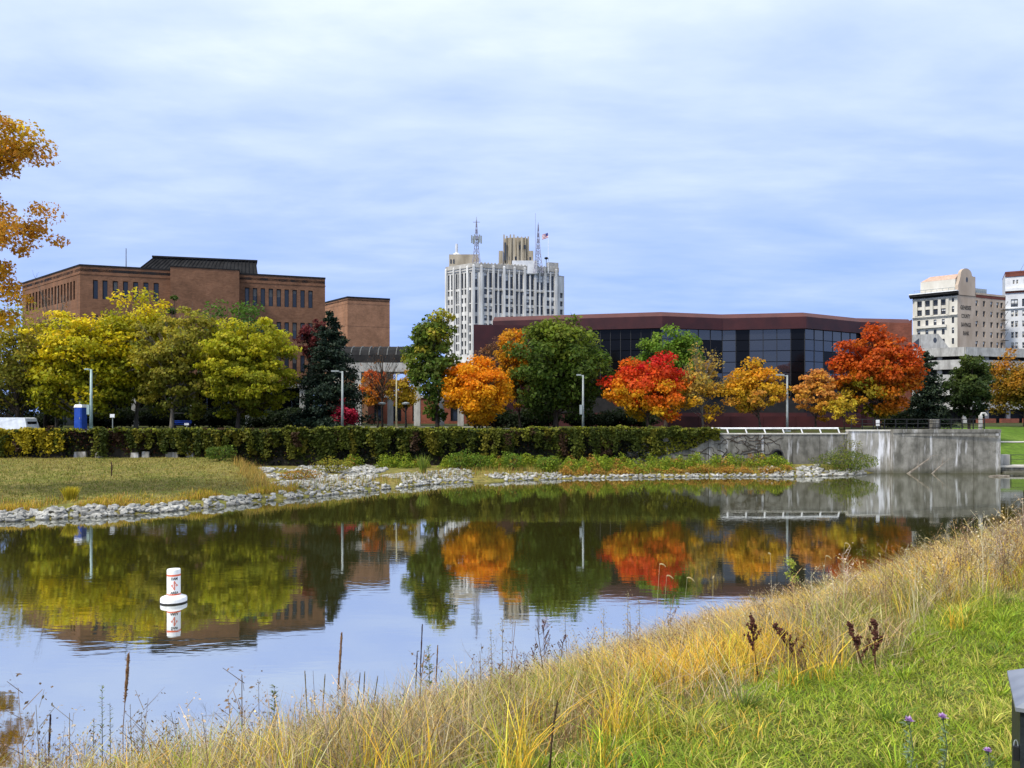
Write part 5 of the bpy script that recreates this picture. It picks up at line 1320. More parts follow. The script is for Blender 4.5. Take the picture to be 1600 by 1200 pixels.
conifer('spruce_tree', 'dark spruce between the rust red tree and the garage', 1448, 40, 548, 80, 42, [(0.018, 0.032, 0.016), (0.028, 0.045, 0.018), (0.02, 0.034, 0.022)])
tree('dark_green_tree', 'rounded dark green tree in front of the parking garage', 1474, 1556, 552, 664, 1514, 79, [(0, (0.022, 0.038, 0.012)), (0.6, (0.045, 0.072, 0.016)), (1, (0.08, 0.11, 0.02))], 8500, 0.28, 90, rc=0.06, seed=18, lump=0.2, trunk=0.18)
tree('russet_tree', 'russet and olive tree cut by the right picture edge', 1542, 1660, 538, 650, 1602, 92, [(0, (0.13, 0.12, 0.015)), (0.5, (0.30, 0.17, 0.015)), (1, (0.50, 0.22, 0.02))], 8500, 0.32, 90, seed=16)
# big oak at the left edge, trunk outside the frame
tree('golden_oak', 'tall golden brown oak reaching in from the left edge', -330, 104, 168, 560, -150, 40.0, OAK, 40000, 0.17, 330, rc=0.027, flat=0.6, seed=17, trunk=0.36, jit=0.2, tnoise=0.1,
     ground_z=float(zfar(np.array(PX(-150, 40.0)), np.array(40.0))), lobes=[(-28, 240, 84, 62), (4, 358, 106, 36), (-40, 460, 62, 62), (-170, 330, 110, 150), (-260, 400, 90, 110), (-90, 560, 50, 30)])
# shrubs, mostly added, near-black to paint the shade under the trees
sx_ = [(190, 'beside the small white sign'), (150, 'behind the leftmost street lamp'), (295, 'right of the olive brown trunk'), (60, 'between van and portable toilet'), (760, 'behind the orange maple trunk'), (2, 'behind the van at the left edge'), (-45, 'partly outside the left edge'), (34, 'right of the van roof'), (505, 'left of the pink shrub'), (455, 'below the yellow green tree'), (405, 'behind the yellow green trunk'), (345, 'near the blue bench'), (240, 'behind the olive brown trunk'), (800, 'left of the big green tree'), (850, 'under the big green tree'), (905, 'behind the third street lamp'), (955, 'left of the red maple trunk'), (1005, 'behind the red maple trunk'), (1400, 'right of the rust red tree trunk'), (1432, 'below the right spruce')]
for k, (x, w_) in enumerate(sx_):
    tree('shade_shrub', 'low shrub darkened as shade, ' + w_, x-34, x+34, 634+(k*7) % 12-(52 if x < 50 else 0), 669, x, 83.5+(k % 3), DGR, 1900, 0.26, 44, seed=60+k, trunk=0.06, cat='shrub', group='shrubs behind the wall', shape='dome', twigs=False)

# ------------------------------------------------------------------ ivy on the old wall
r = np.random.default_rng(99)
n = 60000
X = r.uniform(-46, XI+0.9, n)
pxc = 800+F*X/67
t = r.uniform(0, 1, n)**0.8                                     # 0 bottom, 1 top
thin = np.clip(1-np.abs(pxc-190)/95, 0, 1)                      # sparse stretch around column 190
low = np.clip((pxc-1010)/110, 0, 1)                             # ivy only at the top near its right end
kp = (r.uniform(size=n) > thin*(0.82-0.45*t)) & (t > low*(0.72+0.2*snoise(X, 0*X, 8, 2.0))) & (t > 0.10*thin)
kp &= r.uniform(size=n) < 0.15+0.95*t
kp &= (snoise(X*1.0, t*6, 31, 1.6) > -1.25+0.35*t)
X, t, pxc, thin = X[kp], t[kp], pxc[kp], thin[kp]; n = len(X)
zb_ = zfar(X, wallY(X)-0.3); zt_ = 3.80+0.10*snoise(X, 0*X, 6, 0.7)+0.12*snoise(X, 0*X, 9, 2.6)
bul = 0.08+0.34*np.clip(snoise(X*1.4, t*3, 12, 1.4)*0.9+0.7, 0.1, 1.6)*t**1.6*(1-0.5*low[kp])
top_ = r.uniform(size=n) < 0.16
Z = zb_+(zt_-zb_)*t
Yv = wallY(X)-bul*r.uniform(0.35, 1.0, n)
Z = np.where(top_, zt_+r.uniform(-0.05, 0.17, n), Z); Yv = np.where(top_, wallY(X)+r.uniform(-0.75, 0.5, n), Yv)
bias = np.where(top_[:, None], np.array([0, -0.4, 1.4]), np.array([0, -1.0, 0.55]))
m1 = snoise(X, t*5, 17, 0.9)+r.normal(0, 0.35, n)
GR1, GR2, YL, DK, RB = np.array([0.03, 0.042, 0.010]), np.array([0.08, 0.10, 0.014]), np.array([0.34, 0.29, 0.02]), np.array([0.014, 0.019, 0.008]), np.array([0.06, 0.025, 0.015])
C = np.where((m1 > 0.75)[:, None], GR2, np.where((m1 > 0.15)[:, None], GR1, DK))  # near-black leaves put the shade inside the ivy into the colour
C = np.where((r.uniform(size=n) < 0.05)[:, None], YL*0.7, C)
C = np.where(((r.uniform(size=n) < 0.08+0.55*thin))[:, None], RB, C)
C = np.where((top_ & (r.uniform(size=n) < 0.7))[:, None], np.array([0.20, 0.22, 0.02]), C)  # top leaves painted brighter, as if catching the light
yl = np.clip(1-np.abs(pxc-20)/120, 0, 1)
C = np.where((r.uniform(size=n) < yl*0.8)[:, None], np.array([0.44, 0.35, 0.02]), C)
if True:
    for xk in (122, 150, 205, 222, 262, 290):
        X_ = PX(xk, 65); zq_ = float(zfar(np.array(X_), wallY(X_)-0.4)); mm = MB(); mm.box((X_, float(wallY(X_))-0.04, zq_+0.18), (r.uniform(0.4, 1.3), 0.3, r.uniform(0.3, 0.75)), r.uniform(-0.15, 0.15), r.uniform(0.7, 0.95)); mm.build('footing_stone', M_conc2, ivy_wall)
yr = np.clip((pxc-980)/60, 0, 1)
C = np.where((r.uniform(size=n) < yr*0.6)[:, None], np.array([0.24, 0.24, 0.02]), C)
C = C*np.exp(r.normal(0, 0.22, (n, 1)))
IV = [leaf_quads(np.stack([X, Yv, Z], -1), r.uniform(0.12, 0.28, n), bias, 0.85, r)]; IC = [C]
for k in range(560):                                           # hanging strands, each its own tint
    x = r.uniform(-46, XI+0.4); pxk = 800+F*x/67
    if abs(pxk-190) < 70 and r.uniform() < 0.7: continue
    ln = (0.25+2.2*r.uniform()**2.6)*(0.35 if pxk > 1030 else 1.0); nl = int(26+ln*62); tt = r.uniform(0, 1, nl)
    out_ = 0.30+0.5*r.uniform()
    xx = x+r.normal(0, 0.16, nl)+0.15*np.sin(tt*3+k); zz = 3.80+0.14*r.normal()+0.12*float(snoise(np.array(x), np.array(0.0), 9, 1.2))-tt*ln; yy = wallY(xx)-out_*(1-0.35*tt)-r.uniform(0, 0.15, nl)
    zz = np.maximum(zz, zfar(xx, wallY(xx)-0.4))
    tint = 0.64*np.array([(0.14, 0.17, 0.02), (0.22, 0.23, 0.025), (0.09, 0.12, 0.016), (0.30, 0.27, 0.03), (0.11, 0.06, 0.03)][r.choice(5, p=[0.34, 0.22, 0.30, 0.08, 0.06])])
    if pxk < 130 and r.uniform() < 0.6: tint = np.array((0.46, 0.37, 0.02))
    IV.append(leaf_quads(np.stack([xx, yy, zz], -1), r.uniform(0.13, 0.30, nl), np.array([0, -0.9, 0.8]), 0.85, r)); IC.append(np.tile(tint, (nl, 1))*np.exp(r.normal(0, 0.25, (nl, 1))))
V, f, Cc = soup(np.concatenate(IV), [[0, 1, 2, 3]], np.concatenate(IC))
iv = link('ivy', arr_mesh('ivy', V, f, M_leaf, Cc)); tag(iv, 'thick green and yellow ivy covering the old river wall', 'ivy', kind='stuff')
# bare vine tendrils on the concrete
m = MB()
for k in range(46):
    x = r.uniform(PX(1035, 69), PX(1205, 69)); z = r.uniform(1.6, 3.4); pts = [Vector((x, float(wallY(x))-0.02, z))]; a = r.uniform(-0.9, 0.4)
    for q in range(r.integers(5, 13)):
        a += r.normal(0, 0.55); x += 0.22*math.cos(a); z += 0.16*math.sin(a); z = min(max(z, 0.9), 3.45)
        pts.append(Vector((x, float(wallY(x))-0.025, z)))
    m.tube(pts, list(np.linspace(0.035, 0.012, len(pts))), 4)
tag(m.build('vine_stems', M_bark), 'bare dark vine stems creeping over the concrete wall', 'vine', kind='stuff')

# ------------------------------------------------------------------ riprap stones
def stone_mesh(k):
    rr = np.random.default_rng(500+k); bm = bmesh.new()
    for p in nrm(rr.normal(size=(15, 3)))*rr.uniform(0.8, 1.15, (15, 1))*np.array([1.0, 0.8, 0.62]): bm.verts.new(p)
    bmesh.ops.convex_hull(bm, input=list(bm.verts))
    for v in [v for v in bm.verts if not v.link_faces]: bm.verts.remove(v)
    bmesh.ops.recalc_face_normals(bm, faces=bm.faces)
    me = bpy.data.meshes.new('stone'); bm.to_mesh(me); bm.free(); me.materials.append(M_stone); return me
SM = [stone_mesh(k) for k in range(9)]
r = np.random.default_rng(5)
pts = []
def scatter(x0, x1, dmax, n, s0, s1, patchy=0.0):
    for _ in range(n):
        x = r.uniform(x0, x1); d = r.uniform(-0.35, dmax(x)); y = float(shoreY(x))+d
        if patchy and snoise(np.array(x), np.array(y), 71, 0.9) < -0.45+patchy*(d/dmax(x)-0.5): continue
        pts.append((x, y, r.uniform(s0, s1)))
scatter(-31, -15.5, lambda x: 1.5, 520, 0.09, 0.28)
scatter(-23, -10, lambda x: float(wallY(x)-shoreY(x))-0.6, 2600, 0.09, 0.27, 0.15)
scatter(-10, -3, lambda x: 6.0, 700, 0.08, 0.24, 0.4)
scatter(-3, 4, lambda x: 2.2, 260, 0.08, 0.24, 0.3)
scatter(4, 22, lambda x: 0.8, 240, 0.12, 0.24)
scatter(21, 30.5, lambda x: 2.9 if x < 27 else 1.3, 300, 0.13, 0.30)
pts = [p for p in pts if p[1] < float(wallY(p[0]))-0.3 and (p[0] > float(lawn_edge(p[1]))+0.1 or p[1]-float(shoreY(p[0])) < 1.6)]
pts.sort(key=lambda p: -p[2]/p[1]*(2 if abs(800+F*p[0]/p[1]-800) < 800 else 0.01))
VV, FF = [], []; base = 0
for k, (x, y, s) in enumerate(pts):
    z = float(zfar(np.array(x), np.array(y)))+s*0.22
    me = SM[k % 9]; rot = (r.uniform(-0.4, 0.4), r.uniform(-0.4, 0.4), r.uniform(0, 6.28)); sc = (s*r.uniform(0.9, 1.35), s*r.uniform(0.8, 1.2), s*r.uniform(0.8, 1.2))
    if k < 300:
        o = link('stone', me, far_bank, (x, y, z)); o.rotation_euler = rot; o.scale = sc
    else:
        mt = Matrix.LocRotScale(Vector((x, y, z)), Vector((0, 0, 0)).to_track_quat('Z', 'Y') if False else __import__('mathutils').Euler(rot).to_quaternion(), Vector(sc))
        vv = np.array([mt @ v.co for v in me.vertices]); ff = np.array([p.vertices[:] for p in me.polygons]) if all(len(p.vertices) == 3 for p in me.polygons) else None
        if ff is None: continue
        VV.append(vv); FF.append(ff+base); base += len(vv)
o = link('small_stones', arr_mesh('small_stones', np.concatenate(VV), np.concatenate(FF), M_stone), far_bank); o['kind'] = 'stuff'

# ------------------------------------------------------------------ grass blades
def blades(base, h, w, lean, az, cols, curl=0.6, r=rng, short=False):
    n = len(base); d = np.stack([np.cos(az), np.sin(az), 0*az], -1); sd = np.stack([-np.sin(az), np.cos(az), 0*az], -1)
    tw = r.uniform(-1.2, 1.2, n); sd = nrm(sd*np.cos(tw)[:, None]+d*np.sin(tw)[:, None])
    up = np.array([0, 0, 1.0]); V = np.zeros((n, 7, 3))
    if short:
        V = np.zeros((n, 5, 3))
    for i_, t in enumerate((0.0, 0.55, 1.0) if short else (0.0, 0.38, 0.72, 1.0)):
        c = base+up*(h*(t-0.35*lean*curl*t*t))[:, None]+d*(h*lean*(0.35*t+curl*t*t))[:, None]
        ww = (w*(1-0.55*t)*0.5)[:, None]*sd
        if t < 1: V[:, 2*i_] = c-ww; V[:, 2*i_+1] = c+ww
        else: V[:, -1] = c
    if short: return soup(V, [[0, 1, 3], [0, 3, 2], [2, 3, 4]], cols)
    return soup(V, [[0, 1, 3], [0, 3, 2], [2, 3, 5], [2, 5, 4], [4, 5, 6]], cols)
def mixcols(r, n, cols, p, jit=0.2):
    c = np.array(cols)[r.choice(len(cols), n, p=np.array(p)/sum(p))]
    return np.clip(c*np.exp(r.normal(0, jit, (n, 1)))*np.exp(r.normal(0, 0.06, (n, 3))), 0.002, 0.85)
def stuff(name, parts, mat, label, cat, kind='stuff'):
    Vs, Fs, Cs = [], [], []; b = 0
    for V, f, C in parts: Vs.append(V); Fs.append(f+b); Cs.append(C); b += len(V)
    o = link(name, arr_mesh(name, np.concatenate(Vs), np.concatenate(Fs), mat, np.concatenate(Cs)))
    return tag(o, label, cat, kind=kind)

# far bank: dry fringe, weeds on the stone bench
r = np.random.default_rng(14)
parts = []
n = 9000; X = r.uniform(-34, -13.5, n); Y = shoreY(X)+1.45+np.abs(r.normal(0, 0.8, n)); k = snoise(X, Y, 41, 1.1)
ok = (k > -0.5); X, Y, k = X[ok], Y[ok], k[ok]; n = len(X); bs = np.stack([X, Y, zfar(X, Y)-0.03], -1)
parts.append(blades(bs, r.uniform(0.2, 0.6, n)*(0.6+0.6*np.clip(k, -0.5, 1)), np.full(n, 0.035), r.uniform(0.1, 0.6, n), r.uniform(0, 6.28, n), mixcols(r, n, [(0.56, 0.38, 0.06), (0.46, 0.37, 0.03), (0.28, 0.25, 0.03), (0.46, 0.26, 0.08)], [4, 3, 2, 2]), r=r))
n = 6500; X = r.uniform(-24, -13.0, n); f_ = r.uniform(0, 1, n); Y = shoreY(X)+3+f_*(wallY(X)-shoreY(X)-3.6); ok = np.abs(X-(lawn_edge(Y)-1.0+0.4*snoise(Y, 0*Y, 4, 0.9))) < 0.9
X, Y = X[ok], Y[ok]; n = len(X); bs = np.stack([X, Y, zfar(X, Y)-0.03], -1)
parts.append(blades(bs, r.uniform(0.2, 0.8, n), np.full(n, 0.03), r.uniform(0.1, 0.6, n), r.uniform(0, 6.28, n), mixcols(r, n, [(0.46, 0.30, 0.08), (0.40, 0.26, 0.05), (0.25, 0.2, 0.04)], [4, 3, 2]), r=r))
n = 42000; X = r.uniform(-48, -16, n); f_ = r.uniform(0, 1, n); Y = shoreY(X)+2.5+f_*(wallY(X)-shoreY(X)-2.8); ok = X < lawn_edge(Y)-0.6
X, Y = X[ok], Y[ok]; n = len(X); bs = np.stack([X, Y, zfar(X, Y)-0.02], -1); k = snoise(X, Y, 44, 0.35)+r.normal(0, 0.4, n)
cc_ = np.where((k > 0.1)[:, None], mixcols(r, n, [(0.16, 0.19, 0.03), (0.22, 0.22, 0.04)], [1, 1]), mixcols(r, n, [(0.36, 0.30, 0.07), (0.28, 0.25, 0.05), (0.17, 0.13, 0.04)], [2, 2, 1]))
parts.append(blades(bs, r.uniform(0.06, 0.15, n)*(1+1.2*np.clip(snoise(X, Y, 45, 2.2), 0, 1)), np.full(n, 0.04), r.uniform(0.2, 0.9, n), r.uniform(0, 6.28, n), cc_, r=r))
stuff('lawn_grass', parts, M_blade, 'dry yellowing lawn grass on the left far bank', 'grass')
# leafy weed masses along the bench
parts = []
X = r.uniform(-14, 24, 900); keep = []
nc = 420
X = r.uniform(-13.5, 23.5, nc); wv = wallY(X)-shoreY(X)
dd = np.where(X < 3, wv-r.uniform(0.4, 2.3, nc), r.uniform(0.9, 1, nc)*r.uniform(1.0, np.maximum(wv-0.4, 1.2), nc))
ok = (snoise(X, dd, 51, 0.9) > -0.55+0.5*(X < -2)); X, dd = X[ok], dd[ok]
for x, d in zip(X, dd):
    y = float(shoreY(x))+d; zg = float(zfar(np.array(x), np.array(y))); hgt = r.uniform(0.5, 1.25)*(0.6 if d < 1.8 else 1.0); n = 110
    px_ = r.normal(0, 0.30, n)+x; py_ = r.normal(0, 0.3, n)+y; pz_ = zg+hgt*r.uniform(0, 1, n)**0.8*np.exp(-((px_-x)**2)/0.3)
    dry = (d < 1.9 and r.uniform() < 0.75) or r.uniform() < 0.12
    pc2 = mixcols(r, n, [(0.40, 0.20, 0.04), (0.45, 0.30, 0.05), (0.25, 0.13, 0.04)] if dry else [(0.20, 0.28, 0.02), (0.30, 0.34, 0.03), (0.10, 0.17, 0.018)], [2, 2, 1])
    parts.append(soup(leaf_quads(np.stack([px_, py_, pz_], -1), r.uniform(0.1, 0.26, n), np.array([0, -0.2, 0.7]), 0.4, r), [[0, 1, 2, 3]], pc2))
stuff('bank_weeds', parts, M_leaf, 'green and rusty weeds growing among the stones below the wall', 'weeds')
parts = []
n = 3500; X = r.uniform(-14, 24, n); Y = shoreY(X)+r.uniform(0.8, 4.5, n); ok = Y < wallY(X)-0.3; X, Y = X[ok], Y[ok]; n = len(X); bs = np.stack([X, Y, zfar(X, Y)-0.03], -1)
parts.append(blades(bs, r.uniform(0.3, 0.7, n), np.full(n, 0.03), r.uniform(0.1, 0.6, n), r.uniform(0, 6.28, n), mixcols(r, n, [(0.35, 0.2, 0.05), (0.2, 0.22, 0.03), (0.4, 0.3, 0.06)], [2, 3, 2]), r=r))
stuff('bench_grass', parts, M_blade, 'thin grass between the stones of the far bank', 'grass')
# distinct plants on the far bank
def bush(name, label, x, y_base, wpx, hpx, Y, cols, n, leaf, seed, grassy=False, cat='shrub'):
    rr = np.random.default_rng(seed); X0 = PX(x, Y); zg = float(zfar(np.array(X0), np.array(Y))); w = wpx/F*Y/2; h = hpx/F*Y
    root = empty(name, (X0, Y, zg), label, cat, 'plants on the far bank')
    off = np.array(wl(root))
    if grassy:
        a = rr.uniform(0, 6.28, n); rr_ = rr.uniform(0, 0.35, n)*w; bs = np.stack([X0+rr_*np.cos(a), Y+rr_*np.sin(a), np.full(n, zg-0.05)], -1)
        V, f, C = blades(bs, h*rr.uniform(0.6, 1.1, n), np.full(n, 0.05), rr.uniform(0.05, 0.5, n), a, mixcols(rr, n, cols, [1]*len(cols)), r=rr)
        link('leaves', arr_mesh('leaves', V-off, f, M_blade, C), root)
    else:
        v = nrm(rr.normal(size=(n, 3)))*rr.uniform(0.3, 1, (n, 1))**0.6; lm = 1+0.25*np.sin(4*v[:, 0]+seed)*np.cos(3*v[:, 2])
        p = np.stack([X0+v[:, 0]*w*lm, Y+v[:, 1]*w*0.7, zg+h*0.5+v[:, 2]*h*0.5*lm], -1)
        p[:, 2] = np.maximum(p[:, 2], zg)
        V, f, C = soup(leaf_quads(p, leaf*rr.uniform(0.6, 1.3, n), v*0.5+np.array([0, 0, 0.6]), 0.45, rr), [[0, 1, 2, 3]], mixcols(rr, n, cols, [1]*len(cols)))
        link('leaves', arr_mesh('leaves', V-off, f, M_leaf, C), root)
    m = MB()
    for q in range(7):
        a = rr.uniform(0, 6.28); limb_tubes(m, (X0+0.05*math.cos(a), Y+0.05*math.sin(a), zg-0.05), (X0+w*0.6*math.cos(a), Y+w*0.5*math.sin(a), zg+h*0.75), 0.03, 0.01, rr, 0.1, 4, 3)
    m.build('stems', M_bark, root)
bush('willow_shrub', 'feathery olive green shrub at the foot of the pale wall section', 1322, 738, 96, 36, 67.6, [(0.12, 0.16, 0.02), (0.18, 0.2, 0.03), (0.07, 0.11, 0.015)], 2600, 0.17, 81)
bush('upright_shrub', 'tall thin olive shrub before the white streaked concrete', 1330, 720, 40, 56, 68.4, [(0.13, 0.15, 0.03), (0.2, 0.19, 0.04)], 800, 0.14, 82)
bush('reed_clump', 'tall bright green reed clump standing alone among the stones', 661, 748, 22, 34, 60.5, [(0.16, 0.24, 0.03), (0.24, 0.28, 0.04)], 130, 0.2, 83, True, 'plant')
bush('green_weed', 'dark green leafy weed at the ivy foot where the lawn ends', 345, 735, 56, 26, 62.5, [(0.07, 0.12, 0.018), (0.12, 0.17, 0.02)], 900, 0.2, 84)
bush('yellow_grass_clump', 'bright yellow grass clump on the lawn edge above the stones', 110, 790, 46, 22, 41.3, [(0.5, 0.42, 0.03), (0.42, 0.34, 0.03)], 420, 0.2, 85, True, 'plant')
bush('rusty_weed', 'rusty orange weed patch among the white stones', 470, 768, 62, 18, 54.5, [(0.4, 0.16, 0.03), (0.42, 0.27, 0.04), (0.2, 0.2, 0.03)], 700, 0.17, 86)
bush('gold_weed', 'golden green weed bush on the stones right of the rusty patch', 520, 752, 60, 24, 60, [(0.32, 0.27, 0.03), (0.2, 0.22, 0.03)], 800, 0.18, 87)
for k, x in enumerate((747, 800, 855, 720)):
    bush('leafy_weed', ('leafy green weed below the ivy, %s' % ['below the bright orange maple', 'tallest under the narrow orange tree', 'under the big green tree', 'right of the reed clump'][k]), x, 735, 44, 26+4*(k % 2), 64.5, [(0.10, 0.18, 0.018), (0.17, 0.23, 0.025)], 700, 0.2, 88+k)
m = MB(); c = P(174, 757, 52); zg = float(zfar(np.array(c.x), np.array(52.0)))
m.tube([(c.x, 52, zg-0.05), (c.x+0.03, 52, zg+0.6), (c.x-0.02, 52, zg+1.0)], [0.035, 0.05, 0.02], 6); m.tube([(c.x, 52, zg+0.55), (c.x+0.14, 52, zg+0.8)], [0.02, 0.01], 4)
tag(m.build('dead_stalk', M_stalk, None, (c.x, 52, zg)), 'single dark dead stalk standing on the left lawn', 'stalk')

# ------------------------------------------------------------------ buoy
Yb = CZ*F/(941-HOR); bxp = PX(271.5, Yb); pxm = Yb/F
by = empty('buoy', (bxp, Yb, 0), 'white dam warning buoy with orange diamond floating on the river', 'buoy')
R1 = 10.0*pxm; R2 = 19.6*pxm; hcol = 0.15
m = MB(); m.lathe((bxp, Yb, 0), [(R2*0.9, -0.30), (R2, -0.05), (R2, 0.0), (R2, hcol*0.75), (R2*0.96, hcol), (R2*0.6, hcol+0.05), (R1*1.02, hcol+0.06)], 40); m.build('float_collar', M_buoy, by, smooth=False)
m = MB(); m.lathe((bxp, Yb, 0), [(R2*1.004, -0.04), (R2*1.004, 0.035)], 40); m.build('waterline_band', M_ink, by)
Ht = (941-889)*pxm
m = MB(); m.lathe((bxp, Yb, 0), [(R1*0.98, hcol+0.02), (R1, hcol+0.06), (R1, Ht-0.03), (R1*0.96, Ht), (R1*0.5, Ht+0.012)], 40); m.build('cylinder', M_buoy, by, smooth=False)
def cyl_band(z0, z1, mat, nm):
    m = MB(); n_ = 40
    for k in range(n_):
        a0, a1 = 2*math.pi*k/n_, 2*math.pi*(k+1)/n_; Rq = R1*1.012
        m.quad((bxp+Rq*math.cos(a0), Yb+Rq*math.sin(a0), z0), (bxp+Rq*math.cos(a1), Yb+Rq*math.sin(a1), z0), (bxp+Rq*math.cos(a1), Yb+Rq*math.sin(a1), z1), (bxp+Rq*math.cos(a0), Yb+Rq*math.sin(a0), z1))
    m.build(nm, mat, by)
zb_ = lambda y: (941-y)*pxm*1.0
cyl_band(zb_(899.2), zb_(896.4), M_orange, 'orange_band'); cyl_band(hcol+0.065, hcol+0.10, M_orange, 'orange_band')
def wrap(pts2, faces, mat, nm, rr_=1.02, rot=0.50):
    vs = [(bxp+R1*rr_*math.sin(a/R1+rot), Yb-R1*rr_*math.cos(a/R1+rot), z) for a, z in pts2]
    off = wl(by); me = bpy.data.meshes.new(nm); me.from_pydata([(a-off.x, b-off.y, c-off.z) for a, b, c in vs], [], faces); me.materials.append(mat); link(nm, me, by)
for txt, yc, hh, ww in (('DAM', 902.6, 4.4, 9.4), ('AREA', 924.4, 3.9, 12.4)):
    me, co, w, h = text_mesh(txt, 0.035)
    wrap([(a*ww*pxm/w, zb_(yc)+b*hh*pxm/h) for a, b, _ in co], [p.vertices[:] for p in me.polygons], M_ink, 'lettering'); bpy.data.meshes.remove(me)
zc_ = zb_(913.2); dw, dh = 5.3*pxm, 7.6*pxm
def dia(k, cz=zc_):
    o_ = [(0, dh), (dw, 0), (0, -dh), (-dw, 0)]; return [(a*k, cz+b*k) for a, b in o_]
o4, i4 = dia(1.0), dia(0.62)
wrap(o4+i4, [(0, 1, 5, 4), (1, 2, 6, 5), (2, 3, 7, 6), (3, 0, 4, 7)], M_orange, 'diamond_mark', 1.021)
wrap([(-dw*0.5, zc_-dw*0.09), (dw*0.5, zc_-dw*0.09), (dw*0.5, zc_+dw*0.09), (-dw*0.5, zc_+dw*0.09)], [(0, 1, 2, 3)], M_orange, 'cross_mark', 1.021)
wrap([(-dw*0.12, zc_-dh*0.5), (dw*0.12, zc_-dh*0.5), (dw*0.12, zc_+dh*0.5), (-dw*0.12, zc_+dh*0.5)], [(0, 1, 2, 3)], M_orange, 'cross_mark', 1.023)

# ------------------------------------------------------------------ near bank: lawn, tall grass and weeds
r = np.random.default_rng(77)
def near_points(n, smin, smax, umin, umax, pw=1.0):
    u_ = umin+(umax-umin)*r.uniform(0, 1, n)**pw; s_ = r.uniform(smin, smax, n)
    X_, Y_ = BP0[0]+u_*BU[0]+s_*BN[0], BP0[1]+u_*BU[1]+s_*BN[1]
    return X_, Y_, bank_s(X_, Y_)
def vis(X, Y, mx=0.1):
    return (Y > 2.6) & (np.abs(X/np.maximum(Y, 0.1)) < 0.65+mx)
# short lawn
parts = []
for n, um in ((420000, 9.0), (90000, 30.0)):
    X, Y, s_ = near_points(n, -7.5, 0.9, -4, um)
    e_ = 0.25*snoise(X, Y, 61, 1.8); s_ = bank_raw(X, Y)
    ok = vis(X, Y) & (s_ < 0.25+e_)
    X, Y, s_ = X[ok], Y[ok], s_[ok]; n = len(X); bs = np.stack([X, Y, znear(X, Y)-0.01], -1)
    k = snoise(X, Y, 62, 1.5)*0.9+0.1+r.normal(0, 0.45, n); k2 = snoise(X, Y, 63, 2.4)
    cg = mixcols(r, n, [(0.14, 0.22, 0.018), (0.24, 0.33, 0.022), (0.34, 0.40, 0.035)], [2, 3, 2]); cd = mixcols(r, n, [(0.50, 0.44, 0.11), (0.40, 0.39, 0.07), (0.30, 0.34, 0.04)], [2, 2, 2])
    C = np.where((k > 0.62)[:, None], cd, cg)
    parts.append(blades(bs, r.uniform(0.03, 0.075, n)*(1+0.4*k2+1.3*np.clip(snoise(X, Y, 68, 3.2)-0.45, 0, 1)), r.uniform(0.005, 0.009, n), r.uniform(0.3, 1.7, n), r.uniform(0, 6.28, n), C, 0.7, r, True))
X, Y, s_ = near_points(420, -5, 0.2, -3, 12)
ok = vis(X, Y) & (bank_raw(X, Y) < 0.2)
for x, y, k in zip(X[ok], Y[ok], r.uniform(size=ok.sum())):
    n = int(r.integers(25, 60)); a = r.uniform(0, 6.28, n); q = r.uniform(0, 0.07, n); bx_ = x+q*np.cos(a); by_ = y+q*np.sin(a); bs = np.stack([bx_, by_, znear(bx_, by_)-0.01], -1)
    cs_ = [(0.20, 0.31, 0.02), (0.32, 0.43, 0.03)] if k < 0.5 else [(0.5, 0.46, 0.1), (0.42, 0.40, 0.08)] if k < 0.8 else [(0.09, 0.15, 0.02), (0.14, 0.2, 0.03)]
    parts.append(blades(bs, r.uniform(0.08, 0.2, n), r.uniform(0.004, 0.009, n), r.uniform(0.3, 1.3, n), a, mixcols(r, n, cs_, [1, 1], 0.2), 0.9, r, True))
stuff('near_lawn', parts, M_blade, 'bright green mown grass in the near right corner', 'grass')
# tall dry grass
parts = []
for n, umin, um, pw in ((150000, -7, 9, 1.0), (48000, 5, 34, 1.25)):
    X, Y, s_ = near_points(n, -0.5, 8.5, umin, um, pw)
    e_ = 0.45*snoise(X, Y, 61, 1.8); sr = bank_raw(X, Y)
    ok = vis(X, Y, 0.15) & (sr > e_-0.1) & (s_ < 7.0)
    X, Y, s_, e_ = X[ok], Y[ok], sr[ok], e_[ok]; n = len(X); bs = np.stack([X, Y, znear(X, Y)-0.02], -1)
    edge = np.clip((s_-e_)/0.9, 0.22, 1)
    k = snoise(X, Y, 64, 1.3)*1.1+r.normal(0, 0.3, n); brn = snoise(X, Y, 69, 1.9)+r.normal(0, 0.3, n); gold = snoise(X, Y, 65, 1.2)+r.normal(0, 0.25, n)
    cb = mixcols(r, n, [(0.55, 0.42, 0.21), (0.44, 0.345, 0.21), (0.58, 0.42, 0.16), (0.34, 0.29, 0.13), (0.24, 0.17, 0.08)], [3, 3, 3, 2, 2])
    cgd = mixcols(r, n, [(0.80, 0.48, 0.05), (0.74, 0.50, 0.07), (0.66, 0.38, 0.06)], [3, 2, 2])
    cgr = mixcols(r, n, [(0.28, 0.30, 0.045), (0.36, 0.35, 0.06), (0.19, 0.24, 0.03)], [2, 2, 1])
    C = np.where((gold > 0.36)[:, None], cgd, np.where((k > 0.40)[:, None], cgr, np.where((brn > 0.3)[:, None], mixcols(r, n, [(0.26, 0.19, 0.10), (0.36, 0.29, 0.19), (0.20, 0.16, 0.08)], [2, 2, 1]), cb)))
    C = np.where((r.uniform(size=n) < 0.6*(1-edge))[:, None], cgr, C)
    hh = (0.26+0.36*r.uniform(0, 1, n))*edge*(0.95+0.22*snoise(X, Y, 66, 1.1))*(1+0.45*np.clip((Y-8)/6, 0, 1))
    parts.append(blades(bs, hh, r.uniform(0.003, 0.0065, n)*(1+0.05*Y), r.uniform(0.1, 1.15, n), r.uniform(0, 6.28, n), C, 0.9, r))
